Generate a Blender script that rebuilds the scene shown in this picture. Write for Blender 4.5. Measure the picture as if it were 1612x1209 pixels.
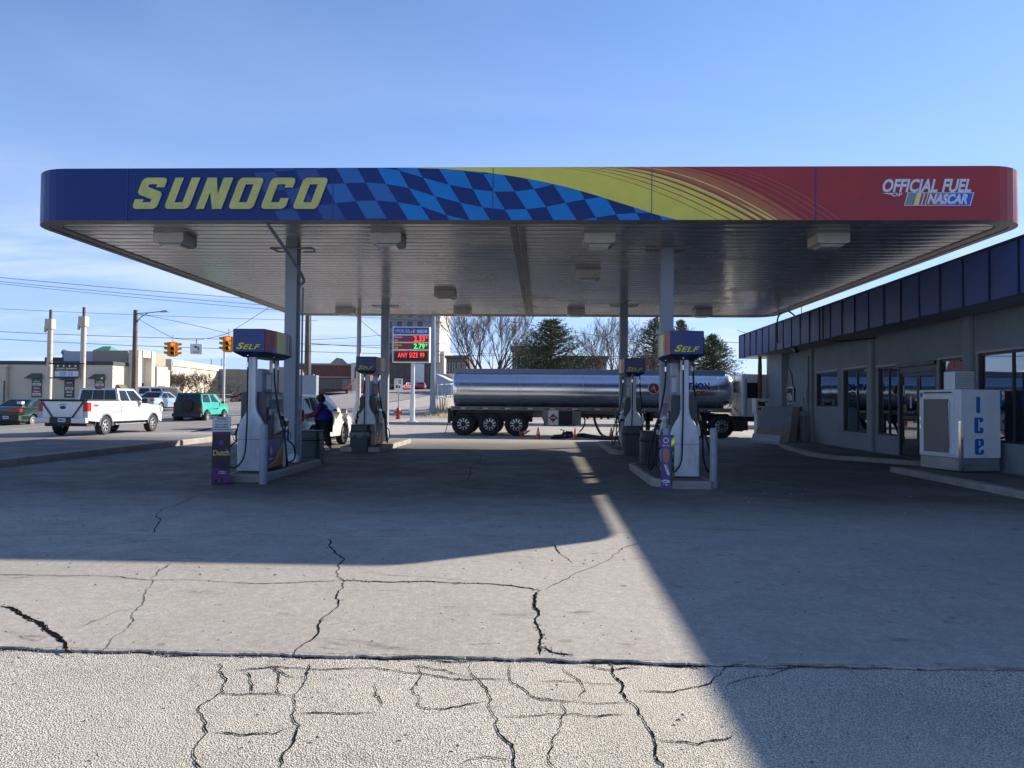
import bpy, math, random
from mathutils import Vector, Matrix
from mathutils.geometry import tessellate_polygon
R = math.radians
random.seed(7)
scene = bpy.context.scene
for o in list(bpy.data.objects): bpy.data.objects.remove(o)

# ------------------------------------------------------------------ camera
CAM = Vector((0, 0, 1.5)); FPX = 1200.0
yaw, pitch, roll = R(2.2), R(1.34), R(0.5)
f_ = Vector((-math.sin(yaw)*math.cos(pitch), math.cos(yaw)*math.cos(pitch), math.sin(pitch)))
r0 = Vector((math.cos(yaw), math.sin(yaw), 0)); u0 = r0.cross(f_)
r_ = r0*math.cos(roll) + u0*math.sin(roll); u_ = -r0*math.sin(roll) + u0*math.cos(roll)
cd = bpy.data.cameras.new('camera'); cam = bpy.data.objects.new('camera', cd)
scene.collection.objects.link(cam); scene.camera = cam
cam.matrix_world = Matrix(((r_.x, u_.x, -f_.x, CAM.x), (r_.y, u_.y, -f_.y, CAM.y), (r_.z, u_.z, -f_.z, CAM.z), (0, 0, 0, 1)))
cd.sensor_width = 36; cd.lens = FPX/1612*36; cd.clip_end = 3000; cd.clip_start = 0.05

# ------------------------------------------------------------------ sun, sky, exposure
SUNV = Vector((1.66, 1.21, 1.0)).normalized()
sl = bpy.data.lights.new('sun', 'SUN'); sl.energy = 5.0; sl.angle = R(0.5); sl.color = (1, 0.91, 0.78)
so = bpy.data.objects.new('sun', sl); scene.collection.objects.link(so)
so.rotation_euler = SUNV.to_track_quat('Z', 'Y').to_euler(); so.location = (30, 20, 40)
wd = bpy.data.worlds.new('World'); scene.world = wd; wd.use_nodes = True
nt = wd.node_tree; nt.nodes.clear()
def wn(t, **k):
    n = nt.nodes.new(t)
    for a, b in k.items(): setattr(n, a, b)
    return n
out = wn('ShaderNodeOutputWorld'); bg = wn('ShaderNodeBackground'); bg.inputs[1].default_value = 0.083
sky = wn('ShaderNodeTexSky', sky_type='NISHITA', sun_disc=False, sun_elevation=math.asin(SUNV.z),
         sun_rotation=math.atan2(SUNV.x, SUNV.y), altitude=200, air_density=1.0, dust_density=0.08, ozone_density=3.0)
tc = wn('ShaderNodeTexCoord'); sep = wn('ShaderNodeSeparateXYZ'); nt.links.new(tc.outputs['Generated'], sep.inputs[0])
def wmath(op, a, b=None, c=None):
    n = wn('ShaderNodeMath', operation=op)
    for i, v in enumerate((a, b, c)):
        if v is None: continue
        if isinstance(v, (int, float)): n.inputs[i].default_value = v
        else: nt.links.new(v, n.inputs[i])
    return n.outputs[0]
zz = wmath('ADD', wmath('MAXIMUM', sep.outputs[2], 0.0), 0.12)
cx = wmath('DIVIDE', sep.outputs[0], zz); cy = wmath('DIVIDE', sep.outputs[1], zz)
cmb = wn('ShaderNodeCombineXYZ'); nt.links.new(cx, cmb.inputs[0]); nt.links.new(wmath('MULTIPLY', cy, 2.1), cmb.inputs[1])
nz = wn('ShaderNodeTexNoise'); nz.inputs['Scale'].default_value = 0.55; nz.inputs['Detail'].default_value = 9
nz.inputs['Roughness'].default_value = 0.58; nz.inputs['Distortion'].default_value = 0.6; nt.links.new(cmb.outputs[0], nz.inputs['Vector'])
mr = wn('ShaderNodeMapRange', interpolation_type='SMOOTHSTEP'); mr.inputs[1].default_value = 0.42; mr.inputs[2].default_value = 0.63
nt.links.new(nz.outputs[0], mr.inputs[0])
lowm = wn('ShaderNodeMapRange', interpolation_type='SMOOTHSTEP'); nt.links.new(sep.outputs[2], lowm.inputs[0])
lowm.inputs[1].default_value = 0.30; lowm.inputs[2].default_value = 0.12; lowm.inputs[3].default_value = 0.07; lowm.inputs[4].default_value = 0.62
cf = wmath('MULTIPLY', mr.outputs[0], lowm.outputs[0])
mxw = wn('ShaderNodeMixRGB'); nt.links.new(cf, mxw.inputs[0])
mxw.inputs[2].default_value = (6.4, 6.4, 6.4, 1)
hz = wn('ShaderNodeMapRange', interpolation_type='SMOOTHSTEP'); nt.links.new(sep.outputs[2], hz.inputs[0])
hz.inputs[1].default_value = 0.0; hz.inputs[2].default_value = 0.60; hz.inputs[3].default_value = 0.62; hz.inputs[4].default_value = 0.03
mx2 = wn('ShaderNodeMixRGB'); nt.links.new(hz.outputs[0], mx2.inputs[0]); nt.links.new(sky.outputs[0], mx2.inputs[1])
mx2.inputs[2].default_value = (3.7, 4.55, 6.0, 1)
tint = wn('ShaderNodeMixRGB', blend_type='MULTIPLY'); tint.inputs[0].default_value = 1; nt.links.new(mx2.outputs[0], mxw.inputs[1]); nt.links.new(mxw.outputs[0], tint.inputs[1]); tint.inputs[2].default_value = (0.84, 0.955, 1.20, 1)
nt.links.new(tint.outputs[0], bg.inputs[0]); nt.links.new(bg.outputs[0], out.inputs[0])
scene.view_settings.view_transform = 'Standard'; scene.view_settings.look = 'None'
scene.view_settings.exposure = 0.92; scene.view_settings.gamma = 1.0

# ------------------------------------------------------------------ helpers
def ray(px, py): return f_ + r_*((px-806)/FPX) + u_*((604.5-py)/FPX)
def AT(px, py, Y):
    d = ray(px, py); return CAM + d*(Y/d.y)
def G(px, py, z=0.0):
    d = ray(px, py); return CAM + d*((z-CAM.z)/d.z)
def XZ(px, py, Y):
    p = AT(px, py, Y); return (p.x, p.z)

col = scene.collection
def tag(o, label=None, cat=None, group=None, kind=None):
    if label: o['label'] = label
    if cat: o['category'] = cat
    if group: o['group'] = group
    if kind: o['kind'] = kind
    return o
def thing(name, label, cat, loc=(0, 0, 0), rz=0, group=None):
    o = bpy.data.objects.new(name, None); col.objects.link(o); o.location = loc; o.rotation_euler = (0, 0, rz)
    o.empty_display_size = 0.2
    return tag(o, label, cat, group)
def dup(root, loc=None, rz=None, label=None):
    def cp(o, par):
        c = o.copy(); col.objects.link(c); c.parent = par
        for ch in list(o.children): cp(ch, c)
        return c
    r = cp(root, None)
    if loc is not None: r.location = loc
    if rz is not None: r.rotation_euler = (0, 0, rz)
    if label: r['label'] = label
    return r

class MB:
    def __init__(s): s.v = []; s.f = []; s.m = []
    def add(s, vs, fs, m=0):
        n = len(s.v); s.v += [tuple(v) for v in vs]
        for f in fs: s.f.append([i+n for i in f]); s.m.append(m)
        return s
    def box(s, c, d, m=0, rot=None):
        x, y, z = d[0]/2, d[1]/2, d[2]/2
        vs = [Vector(p) for p in ((-x,-y,-z),(x,-y,-z),(x,y,-z),(-x,y,-z),(-x,-y,z),(x,-y,z),(x,y,z),(-x,y,z))]
        if rot is not None: vs = [rot @ p for p in vs]
        c = Vector(c)
        return s.add([p+c for p in vs], [(0,3,2,1),(4,5,6,7),(0,1,5,4),(1,2,6,5),(2,3,7,6),(3,0,4,7)], m)
    def bx(s, x0, x1, y0, y1, z0, z1, m=0):
        return s.box(((x0+x1)/2, (y0+y1)/2, (z0+z1)/2), (x1-x0, y1-y0, z1-z0), m)
    def quad(s, a, b, c, d, m=0): return s.add([a, b, c, d], [(0, 1, 2, 3)], m)
    def tube(s, pts, r, n=8, m=0, caps=True):
        pts = [Vector(p) for p in pts]; k = len(pts)
        rs = r if isinstance(r, (list, tuple)) else [r]*k
        rings = []; prev = None
        for i, p in enumerate(pts):
            t = (pts[min(i+1, k-1)] - pts[max(i-1, 0)])
            t = t.normalized() if t.length > 1e-9 else Vector((0, 0, 1))
            if prev is None:
                a = Vector((0, 0, 1)) if abs(t.z) < 0.9 else Vector((1, 0, 0))
                x = t.cross(a).normalized()
            else:
                x = prev - t*prev.dot(t)
                x = x.normalized() if x.length > 1e-6 else t.orthogonal().normalized()
            prev = x; y = t.cross(x)
            rings.append([p + (x*math.cos(2*math.pi*j/n) + y*math.sin(2*math.pi*j/n))*rs[i] for j in range(n)])
        vs = [q for rg in rings for q in rg]; fs = []
        for i in range(k-1):
            for j in range(n):
                a = i*n+j; b = i*n+(j+1) % n
                fs.append((a, b, b+n, a+n))
        if caps: fs.append(tuple(range(n))[::-1]); fs.append(tuple((k-1)*n+j for j in range(n)))
        return s.add(vs, fs, m)
    def lathe(s, prof, c=(0, 0, 0), axis='Z', n=24, m=0, caps=True):
        # prof: (radius, height) pairs
        vs = []; fs = []; k = len(prof); c = Vector(c)
        for r, h in prof:
            for j in range(n):
                a = 2*math.pi*j/n; x = r*math.cos(a); y = r*math.sin(a)
                p = (x, y, h) if axis == 'Z' else ((h, x, y) if axis == 'X' else (y, h, x))
                vs.append(Vector(p)+c)
        for i in range(k-1):
            for j in range(n):
                a = i*n+j; b = i*n+(j+1) % n
                fs.append((a, b, b+n, a+n))
        if caps and prof[0][0] > 1e-6: fs.append(tuple(range(n))[::-1])
        if caps and prof[-1][0] > 1e-6: fs.append(tuple((k-1)*n+j for j in range(n)))
        return s.add(vs, fs, m)
    def prism(s, poly, fn, d, m=0, mside=None, holes=()):
        # poly: 2-D loop; fn(u, v, w) maps to 3-D; extrude w 0..d
        loops = [list(poly)] + [list(h) for h in holes]
        flat = [p for l in loops for p in l]
        tris = tessellate_polygon([[Vector((p[0], p[1], 0)) for p in l] for l in loops])
        n = len(flat)
        vs = [fn(p[0], p[1], 0) for p in flat]
        fs = [tuple(t) for t in tris]
        if d:
            vs += [fn(p[0], p[1], d) for p in flat]
            fs += [tuple(i+n for i in reversed(t)) for t in tris]
        s.add(vs, fs, m)
        if d:
            base = len(s.v) - 2*n; o = 0
            for l in loops:
                k = len(l)
                for i in range(k):
                    a = base+o+i; b = base+o+(i+1) % k
                    s.f.append([a, b, b+n, a+n]); s.m.append(m if mside is None else mside)
                o += k
        return s
    def build(s, name, mats, parent=None, loc=None, smooth=35, bevel=0, seg=2, fixn=True):
        me = bpy.data.meshes.new(name); me.from_pydata(s.v, [], s.f)
        if not isinstance(mats, (list, tuple)): mats = [mats]
        for m in mats: me.materials.append(M[m] if isinstance(m, str) else m)
        me.polygons.foreach_set('material_index', s.m)
        if fixn:
            import bmesh
            bm = bmesh.new(); bm.from_mesh(me); bmesh.ops.recalc_face_normals(bm, faces=bm.faces); bm.to_mesh(me); bm.free()
        if smooth:
            me.polygons.foreach_set('use_smooth', [True]*len(me.polygons))
            me.set_sharp_from_angle(angle=R(smooth))
        me.update()
        o = bpy.data.objects.new(name, me); col.objects.link(o)
        if parent: o.parent = parent
        if loc is not None: o.location = loc
        if bevel:
            b = o.modifiers.new('bevel', 'BEVEL'); b.width = bevel; b.segments = seg; b.limit_method = 'ANGLE'; b.angle_limit = R(35)
            b.harden_normals = True
        return o

def bez(pts, n=6):
    # Catmull-Rom through pts
    P = [Vector(p) for p in pts]; P = [2*P[0]-P[1]] + P + [2*P[-1]-P[-2]]; o = []
    for i in range(1, len(P)-2):
        for j in range(n):
            t = j/n; a, b, c, d = P[i-1:i+3]
            o.append(0.5*((2*b) + (c-a)*t + (2*a-5*b+4*c-d)*t*t + (3*b-a-3*c+d)*t**3))
    o.append(P[-2]); return o

def text_geo(s, bold=0.02, shear=0.0, spacing=1.0):
    cu = bpy.data.curves.new('t', 'FONT'); cu.body = s; cu.size = 1; cu.offset = bold; cu.shear = shear; cu.space_character = spacing
    cu.resolution_u = 3
    ob = bpy.data.objects.new('t', cu); col.objects.link(ob)
    bpy.context.view_layer.update()
    dg = bpy.context.evaluated_depsgraph_get(); e = ob.evaluated_get(dg); me = e.to_mesh()
    vs = [v.co.copy() for v in me.vertices]; fs = [tuple(p.vertices) for p in me.polygons]
    e.to_mesh_clear(); bpy.data.objects.remove(ob); bpy.data.curves.remove(cu)
    x0 = min(v.x for v in vs); x1 = max(v.x for v in vs); y0 = min(v.y for v in vs); y1 = max(v.y for v in vs)
    return [((v.x-x0)/(x1-x0), (v.y-y0)/(y1-y0)) for v in vs], fs
def put_text(mb, s, fn, u0, u1, v0, v1, w, m=0, **k):
    vs, fs = text_geo(s, **k)
    mb.add([fn(u0+(u1-u0)*a, v0+(v1-v0)*b, w) for a, b in vs], fs, m)

def greek(mb, fn, u0, u1, v0, v1, m, n):
    # printing too small to read in the photograph: broken bars, no letters
    g = (u1-u0)/n; rr_ = random.Random(int(u0*1e4)+n)
    for k in range(n):
        if rr_.random() < .12: continue
        a = u0+g*k; b = a+g*rr_.uniform(.55, .8); t_ = v0+(v1-v0)*rr_.choice((1, 1, .75))
        mb.add([fn(a, v0, 0), fn(b, v0, 0), fn(b, t_, 0), fn(a, t_, 0)], [(0, 1, 2, 3)], m)

# ------------------------------------------------------------------ materials
M = {}
class NT:
    def __init__(s, name):
        s.mat = bpy.data.materials.new(name); s.mat.use_nodes = True; s.t = s.mat.node_tree; s.p = s.t.nodes['Principled BSDF']; M[name] = s.mat
    def n(s, t, **k):
        o = s.t.nodes.new(t)
        for a, b in k.items(): setattr(o, a, b)
        return o
    def l(s, a, b): s.t.links.new(a, b)
    def setv(s, inp, v):
        if isinstance(v, (int, float)): inp.default_value = v
        elif isinstance(v, tuple): inp.default_value = (*v, 1) if len(v) == 3 and inp.type == 'RGBA' else v
        else: s.l(v, inp)
    def vec(s, kind='Object', scale=(1, 1, 1)):
        if kind == 'pos': o = s.n('ShaderNodeNewGeometry').outputs['Position']
        else: o = s.n('ShaderNodeTexCoord').outputs[kind]
        if scale != (1, 1, 1):
            mp = s.n('ShaderNodeMapping'); mp.inputs['Scale'].default_value = scale; s.l(o, mp.inputs[0]); o = mp.outputs[0]
        return o
    def noise(s, v, scale, detail=4, rough=0.55, dist=0):
        o = s.n('ShaderNodeTexNoise'); s.l(v, o.inputs['Vector']); o.inputs['Scale'].default_value = scale
        o.inputs['Detail'].default_value = detail; o.inputs['Roughness'].default_value = rough; o.inputs['Distortion'].default_value = dist
        return o.outputs[0]
    def vor(s, v, scale, feature='F1', outp='Distance', rnd=1):
        o = s.n('ShaderNodeTexVoronoi', feature=feature); s.l(v, o.inputs['Vector']); o.inputs['Scale'].default_value = scale
        o.inputs['Randomness'].default_value = rnd
        return o.outputs[outp]
    def rng(s, v, a, b, c=0.0, d=1.0, smooth=True):
        o = s.n('ShaderNodeMapRange', interpolation_type='SMOOTHSTEP' if smooth else 'LINEAR')
        s.l(v, o.inputs[0])
        for i, q in enumerate((a, b, c, d)): o.inputs[i+1].default_value = q
        return o.outputs[0]
    def mix(s, fac, a, b, bt='MIX'):
        o = s.n('ShaderNodeMixRGB', blend_type=bt); s.setv(o.inputs[0], fac); s.setv(o.inputs[1], a); s.setv(o.inputs[2], b); return o.outputs[0]
    def math(s, op, a, b=0.0):
        o = s.n('ShaderNodeMath', operation=op); s.setv(o.inputs[0], a); s.setv(o.inputs[1], b); return o.outputs[0]
    def bump(s, h, strength, dist=0.01):
        o = s.n('ShaderNodeBump'); o.inputs['Strength'].default_value = strength; o.inputs['Distance'].default_value = dist
        s.l(h, o.inputs['Height']); s.l(o.outputs[0], s.p.inputs['Normal']); return o
def mk(name, c, rough=0.6, metal=0.0, var=0.15, vs=3.0, bump=0.0, bs=40, spec=0.5, coat=0.0, dirt=0.0, emis=0.0):
    t = NT(name); v = t.vec('Object')
    n1 = t.noise(v, vs, 5)
    f = t.rng(n1, 0.3, 0.7)
    lo = tuple(x*(1-var) for x in c); hi = tuple(min(1, x*(1+var)) for x in c)
    cc = t.mix(f, lo, hi)
    if dirt:
        d = t.rng(t.noise(t.vec('Object', (1, 1, 0.35)), vs*2.3, 8, 0.65), 0.52, 0.75, 0, dirt)
        cc = t.mix(d, cc, (0.09, 0.075, 0.06))
    t.l(cc, t.p.inputs['Base Color'])
    t.l(t.rng(n1, 0.25, 0.75, max(0.02, rough*0.85), min(1, rough*1.15)), t.p.inputs['Roughness'])
    t.p.inputs['Metallic'].default_value = metal
    t.p.inputs['Specular IOR Level'].default_value = spec
    t.p.inputs['Coat Weight'].default_value = coat; t.p.inputs['Coat Roughness'].default_value = 0.06
    if bump: t.bump(t.noise(v, bs, 6), bump, 0.004)
    if emis:
        t.p.inputs['Emission Color'].default_value = (*c, 1); t.p.inputs['Emission Strength'].default_value = emis
    return t.mat

mk('fascia_blue', (0.004, 0.026, 0.155), 0.38, var=0.06, spec=0.3)
mk('fascia_blue2', (0.012, 0.04, 0.24), 0.35, var=0.05)
mk('check_dim', (0.006, 0.052, 0.24), 0.35, var=0.05)
mk('check_mid', (0.004, 0.12, 0.38), 0.35, var=0.05)
mk('check_light', (0.003, 0.20, 0.56), 0.35, var=0.05, spec=0.3)
mk('sun_yellow', (0.78, 0.66, 0.085), 0.4, var=0.05)
mk('letter_yellow', (0.52, 0.50, 0.14), 0.4, var=0.10, vs=6)
mk('pale_yellow', (0.85, 0.78, 0.22), 0.4, var=0.05)
mk('sun_orange', (0.52, 0.145, 0.045), 0.4, var=0.06)
mk('sun_red', (0.40, 0.036, 0.042), 0.38, var=0.07, spec=0.35)
mk('line_red', (0.40, 0.07, 0.045), 0.4, var=0.05)
mk('line_pink', (0.55, 0.18, 0.13), 0.4, var=0.05)
mk('logo_white', (0.72, 0.74, 0.78), 0.4, var=0.04)
mk('logo_navy', (0.015, 0.02, 0.09), 0.4, var=0.04)
mk('nas_purple', (0.32, 0.14, 0.45), 0.4, var=0.04)
mk('nas_blue', (0.02, 0.12, 0.60), 0.4, var=0.04)
mk('col_paint', (0.30, 0.335, 0.40), 0.42, var=0.07, vs=1.5, dirt=0.35)
mk('light_box', (0.62, 0.58, 0.52), 0.5, var=0.08, dirt=0.4)
mk('lens', (0.75, 0.76, 0.78), 0.15, var=0.05)
mk('trim_dirty', (0.34, 0.31, 0.28), 0.5, var=0.2, dirt=0.5)
mk('black_rubber', (0.012, 0.012, 0.014), 0.55, var=0.3)
mk('tyre', (0.022, 0.022, 0.024), 0.8, var=0.25, bump=0.3)
mk('dark_plastic', (0.022, 0.026, 0.032), 0.42, var=0.2)
mk('pump_body', (0.03, 0.035, 0.045), 0.35, var=0.2, dirt=0.2)
mk('pump_white', (0.60, 0.62, 0.66), 0.36, metal=0.15, var=0.07, dirt=0.28, vs=2)
mk('topper_blue', (0.005, 0.03, 0.17), 0.3, var=0.06)
mk('topper_under', (0.008, 0.02, 0.09), 0.4, var=0.1)
mk('self_yellow', (0.80, 0.66, 0.05), 0.4, var=0.05)
mk('screen', (0.25, 0.28, 0.30), 0.15, var=0.2)
mk('steel', (0.48, 0.49, 0.50), 0.34, metal=0.8, var=0.1, dirt=0.2)
mk('chrome', (0.62, 0.62, 0.63), 0.13, metal=1.0, var=0.05)
mk('alloy', (0.52, 0.52, 0.53), 0.3, metal=0.75, var=0.12)
mk('bollard', (0.27, 0.30, 0.33), 0.5, var=0.1, dirt=0.7, vs=5)
mk('bin_green', (0.025, 0.045, 0.05), 0.45, var=0.2, dirt=0.25)
mk('sign_purple', (0.13, 0.02, 0.12), 0.4, var=0.1)
mk('sign_purple_dark', (0.03, 0.015, 0.03), 0.4, var=0.2)
mk('violet', (0.10, 0.045, 0.22), 0.4, var=0.1)
mk('leaf_green_print', (0.14, 0.25, 0.03), 0.4, var=0.5, vs=14)
mk('choc', (0.42, 0.17, 0.09), 0.5, var=0.1)
mk('paper', (0.68, 0.68, 0.66), 0.6, var=0.05)
mk('gold_print', (0.55, 0.42, 0.14), 0.5, var=0.1)
mk('white_paint', (0.74, 0.74, 0.72), 0.4, var=0.05, dirt=0.2)
mk('white_car', (0.72, 0.71, 0.68), 0.25, var=0.03, coat=0.6)
mk('silver_car', (0.60, 0.61, 0.64), 0.25, metal=0.25, var=0.03, coat=0.6)
mk('green_car', (0.012, 0.035, 0.028), 0.22, metal=0.2, var=0.05, coat=0.7)
mk('teal_car', (0.03, 0.38, 0.31), 0.35, var=0.06, coat=0.3)
mk('paleblue_car', (0.34, 0.43, 0.52), 0.25, metal=0.3, var=0.04, coat=0.6)
mk('beige_car', (0.50, 0.45, 0.37), 0.3, metal=0.2, var=0.04, coat=0.6)
mk('red_car', (0.33, 0.02, 0.03), 0.25, var=0.05, coat=0.6)
mk('maroon_car', (0.12, 0.012, 0.02), 0.25, var=0.05, coat=0.6)
mk('tail_red', (0.45, 0.015, 0.02), 0.15, var=0.15, vs=20)
mk('plate', (0.55, 0.60, 0.68), 0.4, var=0.15, vs=30)
mk('cone_orange', (0.80, 0.11, 0.025), 0.45, var=0.1)
mk('hydrant_red', (0.34, 0.035, 0.03), 0.45, var=0.15)
mk('navy_panel', (0.046, 0.080, 0.225), 0.45, var=0.12, vs=0.9, dirt=0.12)
mk('navy_seam', (0.010, 0.016, 0.055), 0.4, var=0.1)
mk('wall_grey', (0.225, 0.262, 0.29), 0.8, var=0.10, vs=1.2, bump=0.5, bs=60, dirt=0.15)
mk('wall_grey2', (0.25, 0.285, 0.31), 0.7, var=0.08, vs=1.2)
mk('eave', (0.30, 0.30, 0.30), 0.7, var=0.12)
mk('dark_frame', (0.02, 0.023, 0.026), 0.4, var=0.1)
mk('alu_trim', (0.33, 0.31, 0.30), 0.45, metal=0.3, var=0.15, dirt=0.4)
mk('ice_white', (0.78, 0.80, 0.84), 0.38, var=0.04, vs=1.2, dirt=0.12)
mk('ice_blue', (0.01, 0.14, 0.48), 0.4, var=0.05)
mk('ice_mesh', (0.22, 0.195, 0.185), 0.6, var=0.2, vs=60)
mk('interior', (0.10, 0.10, 0.10), 0.8, var=0.3)
mk('interior_floor', (0.22, 0.20, 0.17), 0.5, var=0.3)
mk('wood', (0.24, 0.15, 0.09), 0.7, var=0.3, vs=8)
mk('board_blue', (0.22, 0.25, 0.31), 0.6, var=0.08, dirt=0.3)
mk('board_tan', (0.28, 0.25, 0.20), 0.7, var=0.15)
mk('board_brown', (0.13, 0.09, 0.06), 0.7, var=0.2)
mk('foam', (0.55, 0.60, 0.70), 0.7, var=0.05)
mk('poster_green', (0.02, 0.16, 0.06), 0.4, var=0.3, vs=10)
mk('poster_navy', (0.015, 0.03, 0.08), 0.4, var=0.3, vs=10)
mk('poster_red', (0.42, 0.03, 0.03), 0.4, var=0.2, vs=10)
mk('poster_blue', (0.04, 0.16, 0.38), 0.4, var=0.6, vs=12)
mk('stucco_tan', (0.62, 0.53, 0.40), 0.85, var=0.07, vs=0.4, bump=0.3)
mk('stucco_dark', (0.36, 0.30, 0.23), 0.85, var=0.07, vs=0.4)
mk('stucco_light', (0.62, 0.55, 0.43), 0.85, var=0.05, vs=0.4)
mk('panel_lilac', (0.42, 0.43, 0.50), 0.7, var=0.05, vs=0.4)
mk('roof_dark', (0.07, 0.07, 0.075), 0.8, var=0.2)
mk('awning', (0.13, 0.105, 0.08), 0.8, var=0.15)
mk('copper_green', (0.06, 0.23, 0.17), 0.7, var=0.1)
mk('garage', (0.22, 0.21, 0.20), 0.85, var=0.1, vs=0.3)
mk('brick', (0.19, 0.075, 0.055), 0.85, var=0.2, vs=0.8)
mk('brick_dark', (0.075, 0.048, 0.042), 0.85, var=0.2, vs=0.8)
mk('brick_brown', (0.14, 0.11, 0.09), 0.85, var=0.2, vs=0.8)
mk('tower_grey', (0.22, 0.23, 0.245), 0.8, var=0.07, vs=0.15)
mk('tower_cream', (0.55, 0.52, 0.46), 0.8, var=0.07, vs=0.15)
mk('far_glass', (0.03, 0.04, 0.055), 0.2, var=0.3)
mk('pole_wood', (0.14, 0.105, 0.085), 0.85, var=0.3, vs=2)
mk('pole_tan', (0.52, 0.44, 0.35), 0.6, var=0.06)
mk('pole_rust', (0.16, 0.07, 0.05), 0.8, var=0.2)
mk('pole_white', (0.55, 0.57, 0.60), 0.45, var=0.06, dirt=0.2)
mk('pole_steel', (0.24, 0.27, 0.31), 0.4, metal=0.4, var=0.1)
mk('signal_yellow', (0.62, 0.27, 0.02), 0.45, var=0.08)
mk('signal_red', (1.0, 0.10, 0.02), 0.3, var=0.02, emis=1.6)
mk('lens_dark', (0.012, 0.015, 0.012), 0.3, var=0.1)
mk('wire', (0.03, 0.03, 0.033), 0.6, var=0.1)
mk('price_blue', (0.02, 0.06, 0.32), 0.35, var=0.05)
mk('price_red', (0.28, 0.03, 0.035), 0.35, var=0.05)
mk('led_red', (1.0, 0.045, 0.03), 0.4, var=0.01, emis=1.3)
mk('led_green', (0.03, 0.9, 0.12), 0.4, var=0.01, emis=0.9)
mk('led_black', (0.02, 0.012, 0.012), 0.4, var=0.1)
mk('bark', (0.11, 0.085, 0.07), 0.9, var=0.25, vs=2)
mk('twig', (0.17, 0.125, 0.105), 0.9, var=0.2, vs=2)
mk('needles', (0.060, 0.082, 0.036), 0.7, var=0.55, vs=0.7)
mk('needles_light', (0.11, 0.13, 0.055), 0.7, var=0.4, vs=0.7)
mk('shrub', (0.10, 0.085, 0.055), 0.9, var=0.4, vs=1)
mk('skin', (0.16, 0.075, 0.045), 0.5, var=0.08)
mk('shirt_blue', (0.010, 0.018, 0.20), 0.85, var=0.25, vs=9, bump=0.3)
mk('sleeve_red', (0.22, 0.02, 0.045), 0.85, var=0.2)
mk('trousers', (0.010, 0.010, 0.013), 0.85, var=0.3, bump=0.3)
mk('hair', (0.008, 0.006, 0.006), 0.6, var=0.4, bump=0.6, bs=90)
mk('shoe', (0.30, 0.29, 0.28), 0.6, var=0.2)
mk('kerb', (0.30, 0.28, 0.25), 0.85, var=0.16, vs=2.0, bump=0.5, dirt=0.55)
mk('grass_dry', (0.36, 0.29, 0.16), 0.95, var=0.25, vs=0.9)
mk('snow', (0.75, 0.77, 0.80), 0.7, var=0.05)
mk('crack', (0.012, 0.011, 0.010), 0.95, var=0.4, vs=20, spec=0.0)
mk('crumble', (0.25, 0.23, 0.20), 0.95, var=0.6, vs=25)
mk('line_paint', (0.62, 0.60, 0.55), 0.7, var=0.25, vs=6)
mk('tank_grey', (0.26, 0.29, 0.34), 0.45, metal=0.3, var=0.06)
mk('tank_dark', (0.028, 0.028, 0.03), 0.6, var=0.3)
mk('tank_frame', (0.24, 0.23, 0.22), 0.5, metal=0.3, var=0.15, dirt=0.4)
mk('blue_letters', (0.003, 0.028, 0.20), 0.6, var=0.05)
mk('brown_letters', (0.30, 0.17, 0.03), 0.4, var=0.05)
mk('tape_red', (0.4, 0.02, 0.02), 0.4, var=0.1)
mk('tape_white', (0.7, 0.7, 0.7), 0.4, var=0.1)
mk('liner', (0.13, 0.14, 0.15), 0.35, var=0.3)
mk('tan_shade', (0.45, 0.33, 0.2), 0.6, var=0.1)

# glass: dark tinted car glass and clear shop glass
t = NT('car_glass'); t.p.inputs['Base Color'].default_value = (0.012, 0.016, 0.02, 1); t.p.inputs['Roughness'].default_value = 0.04
t.p.inputs['Specular IOR Level'].default_value = 0.45
t = NT('shop_glass')
nd = t.t.nodes; gl = t.n('ShaderNodeBsdfGlossy'); gl.inputs['Roughness'].default_value = 0.01; gl.inputs['Color'].default_value = (0.75, 0.85, 0.95, 1)
tr = t.n('ShaderNodeBsdfTransparent'); tr.inputs[0].default_value = (0.72, 0.78, 0.80, 1)
fr = t.n('ShaderNodeFresnel'); fr.inputs[0].default_value = 1.75
ms = t.n('ShaderNodeMixShader'); t.l(t.math('ADD', fr.outputs[0], 0.20), ms.inputs[0]); t.l(tr.outputs[0], ms.inputs[1]); t.l(gl.outputs[0], ms.inputs[2])
wv = t.n('ShaderNodeBump'); wv.inputs['Strength'].default_value = 0.05; wv.inputs['Distance'].default_value = 0.05
t.l(t.noise(t.vec('Object'), 0.8, 1), wv.inputs['Height']); t.l(wv.outputs[0], gl.inputs['Normal'])
t.l(ms.outputs[0], nd['Material Output'].inputs[0])

# sky tint
# polished tank metal: brushed, slightly dented
t = NT('tank_metal'); v = t.vec('Object')
t.p.inputs['Metallic'].default_value = 1.0
t.l(t.mix(t.rng(t.noise(v, 0.7, 5), 0.3, 0.7), (0.76, 0.77, 0.79), (0.88, 0.89, 0.90)), t.p.inputs['Base Color'])
t.l(t.rng(t.noise(v, 0.8, 3), 0.3, 0.75, 0.20, 0.27), t.p.inputs['Roughness'])
t.bump(t.noise(t.vec('Object', (1, 1, 1)), 0.5, 1), 0.02, 0.04)

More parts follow.
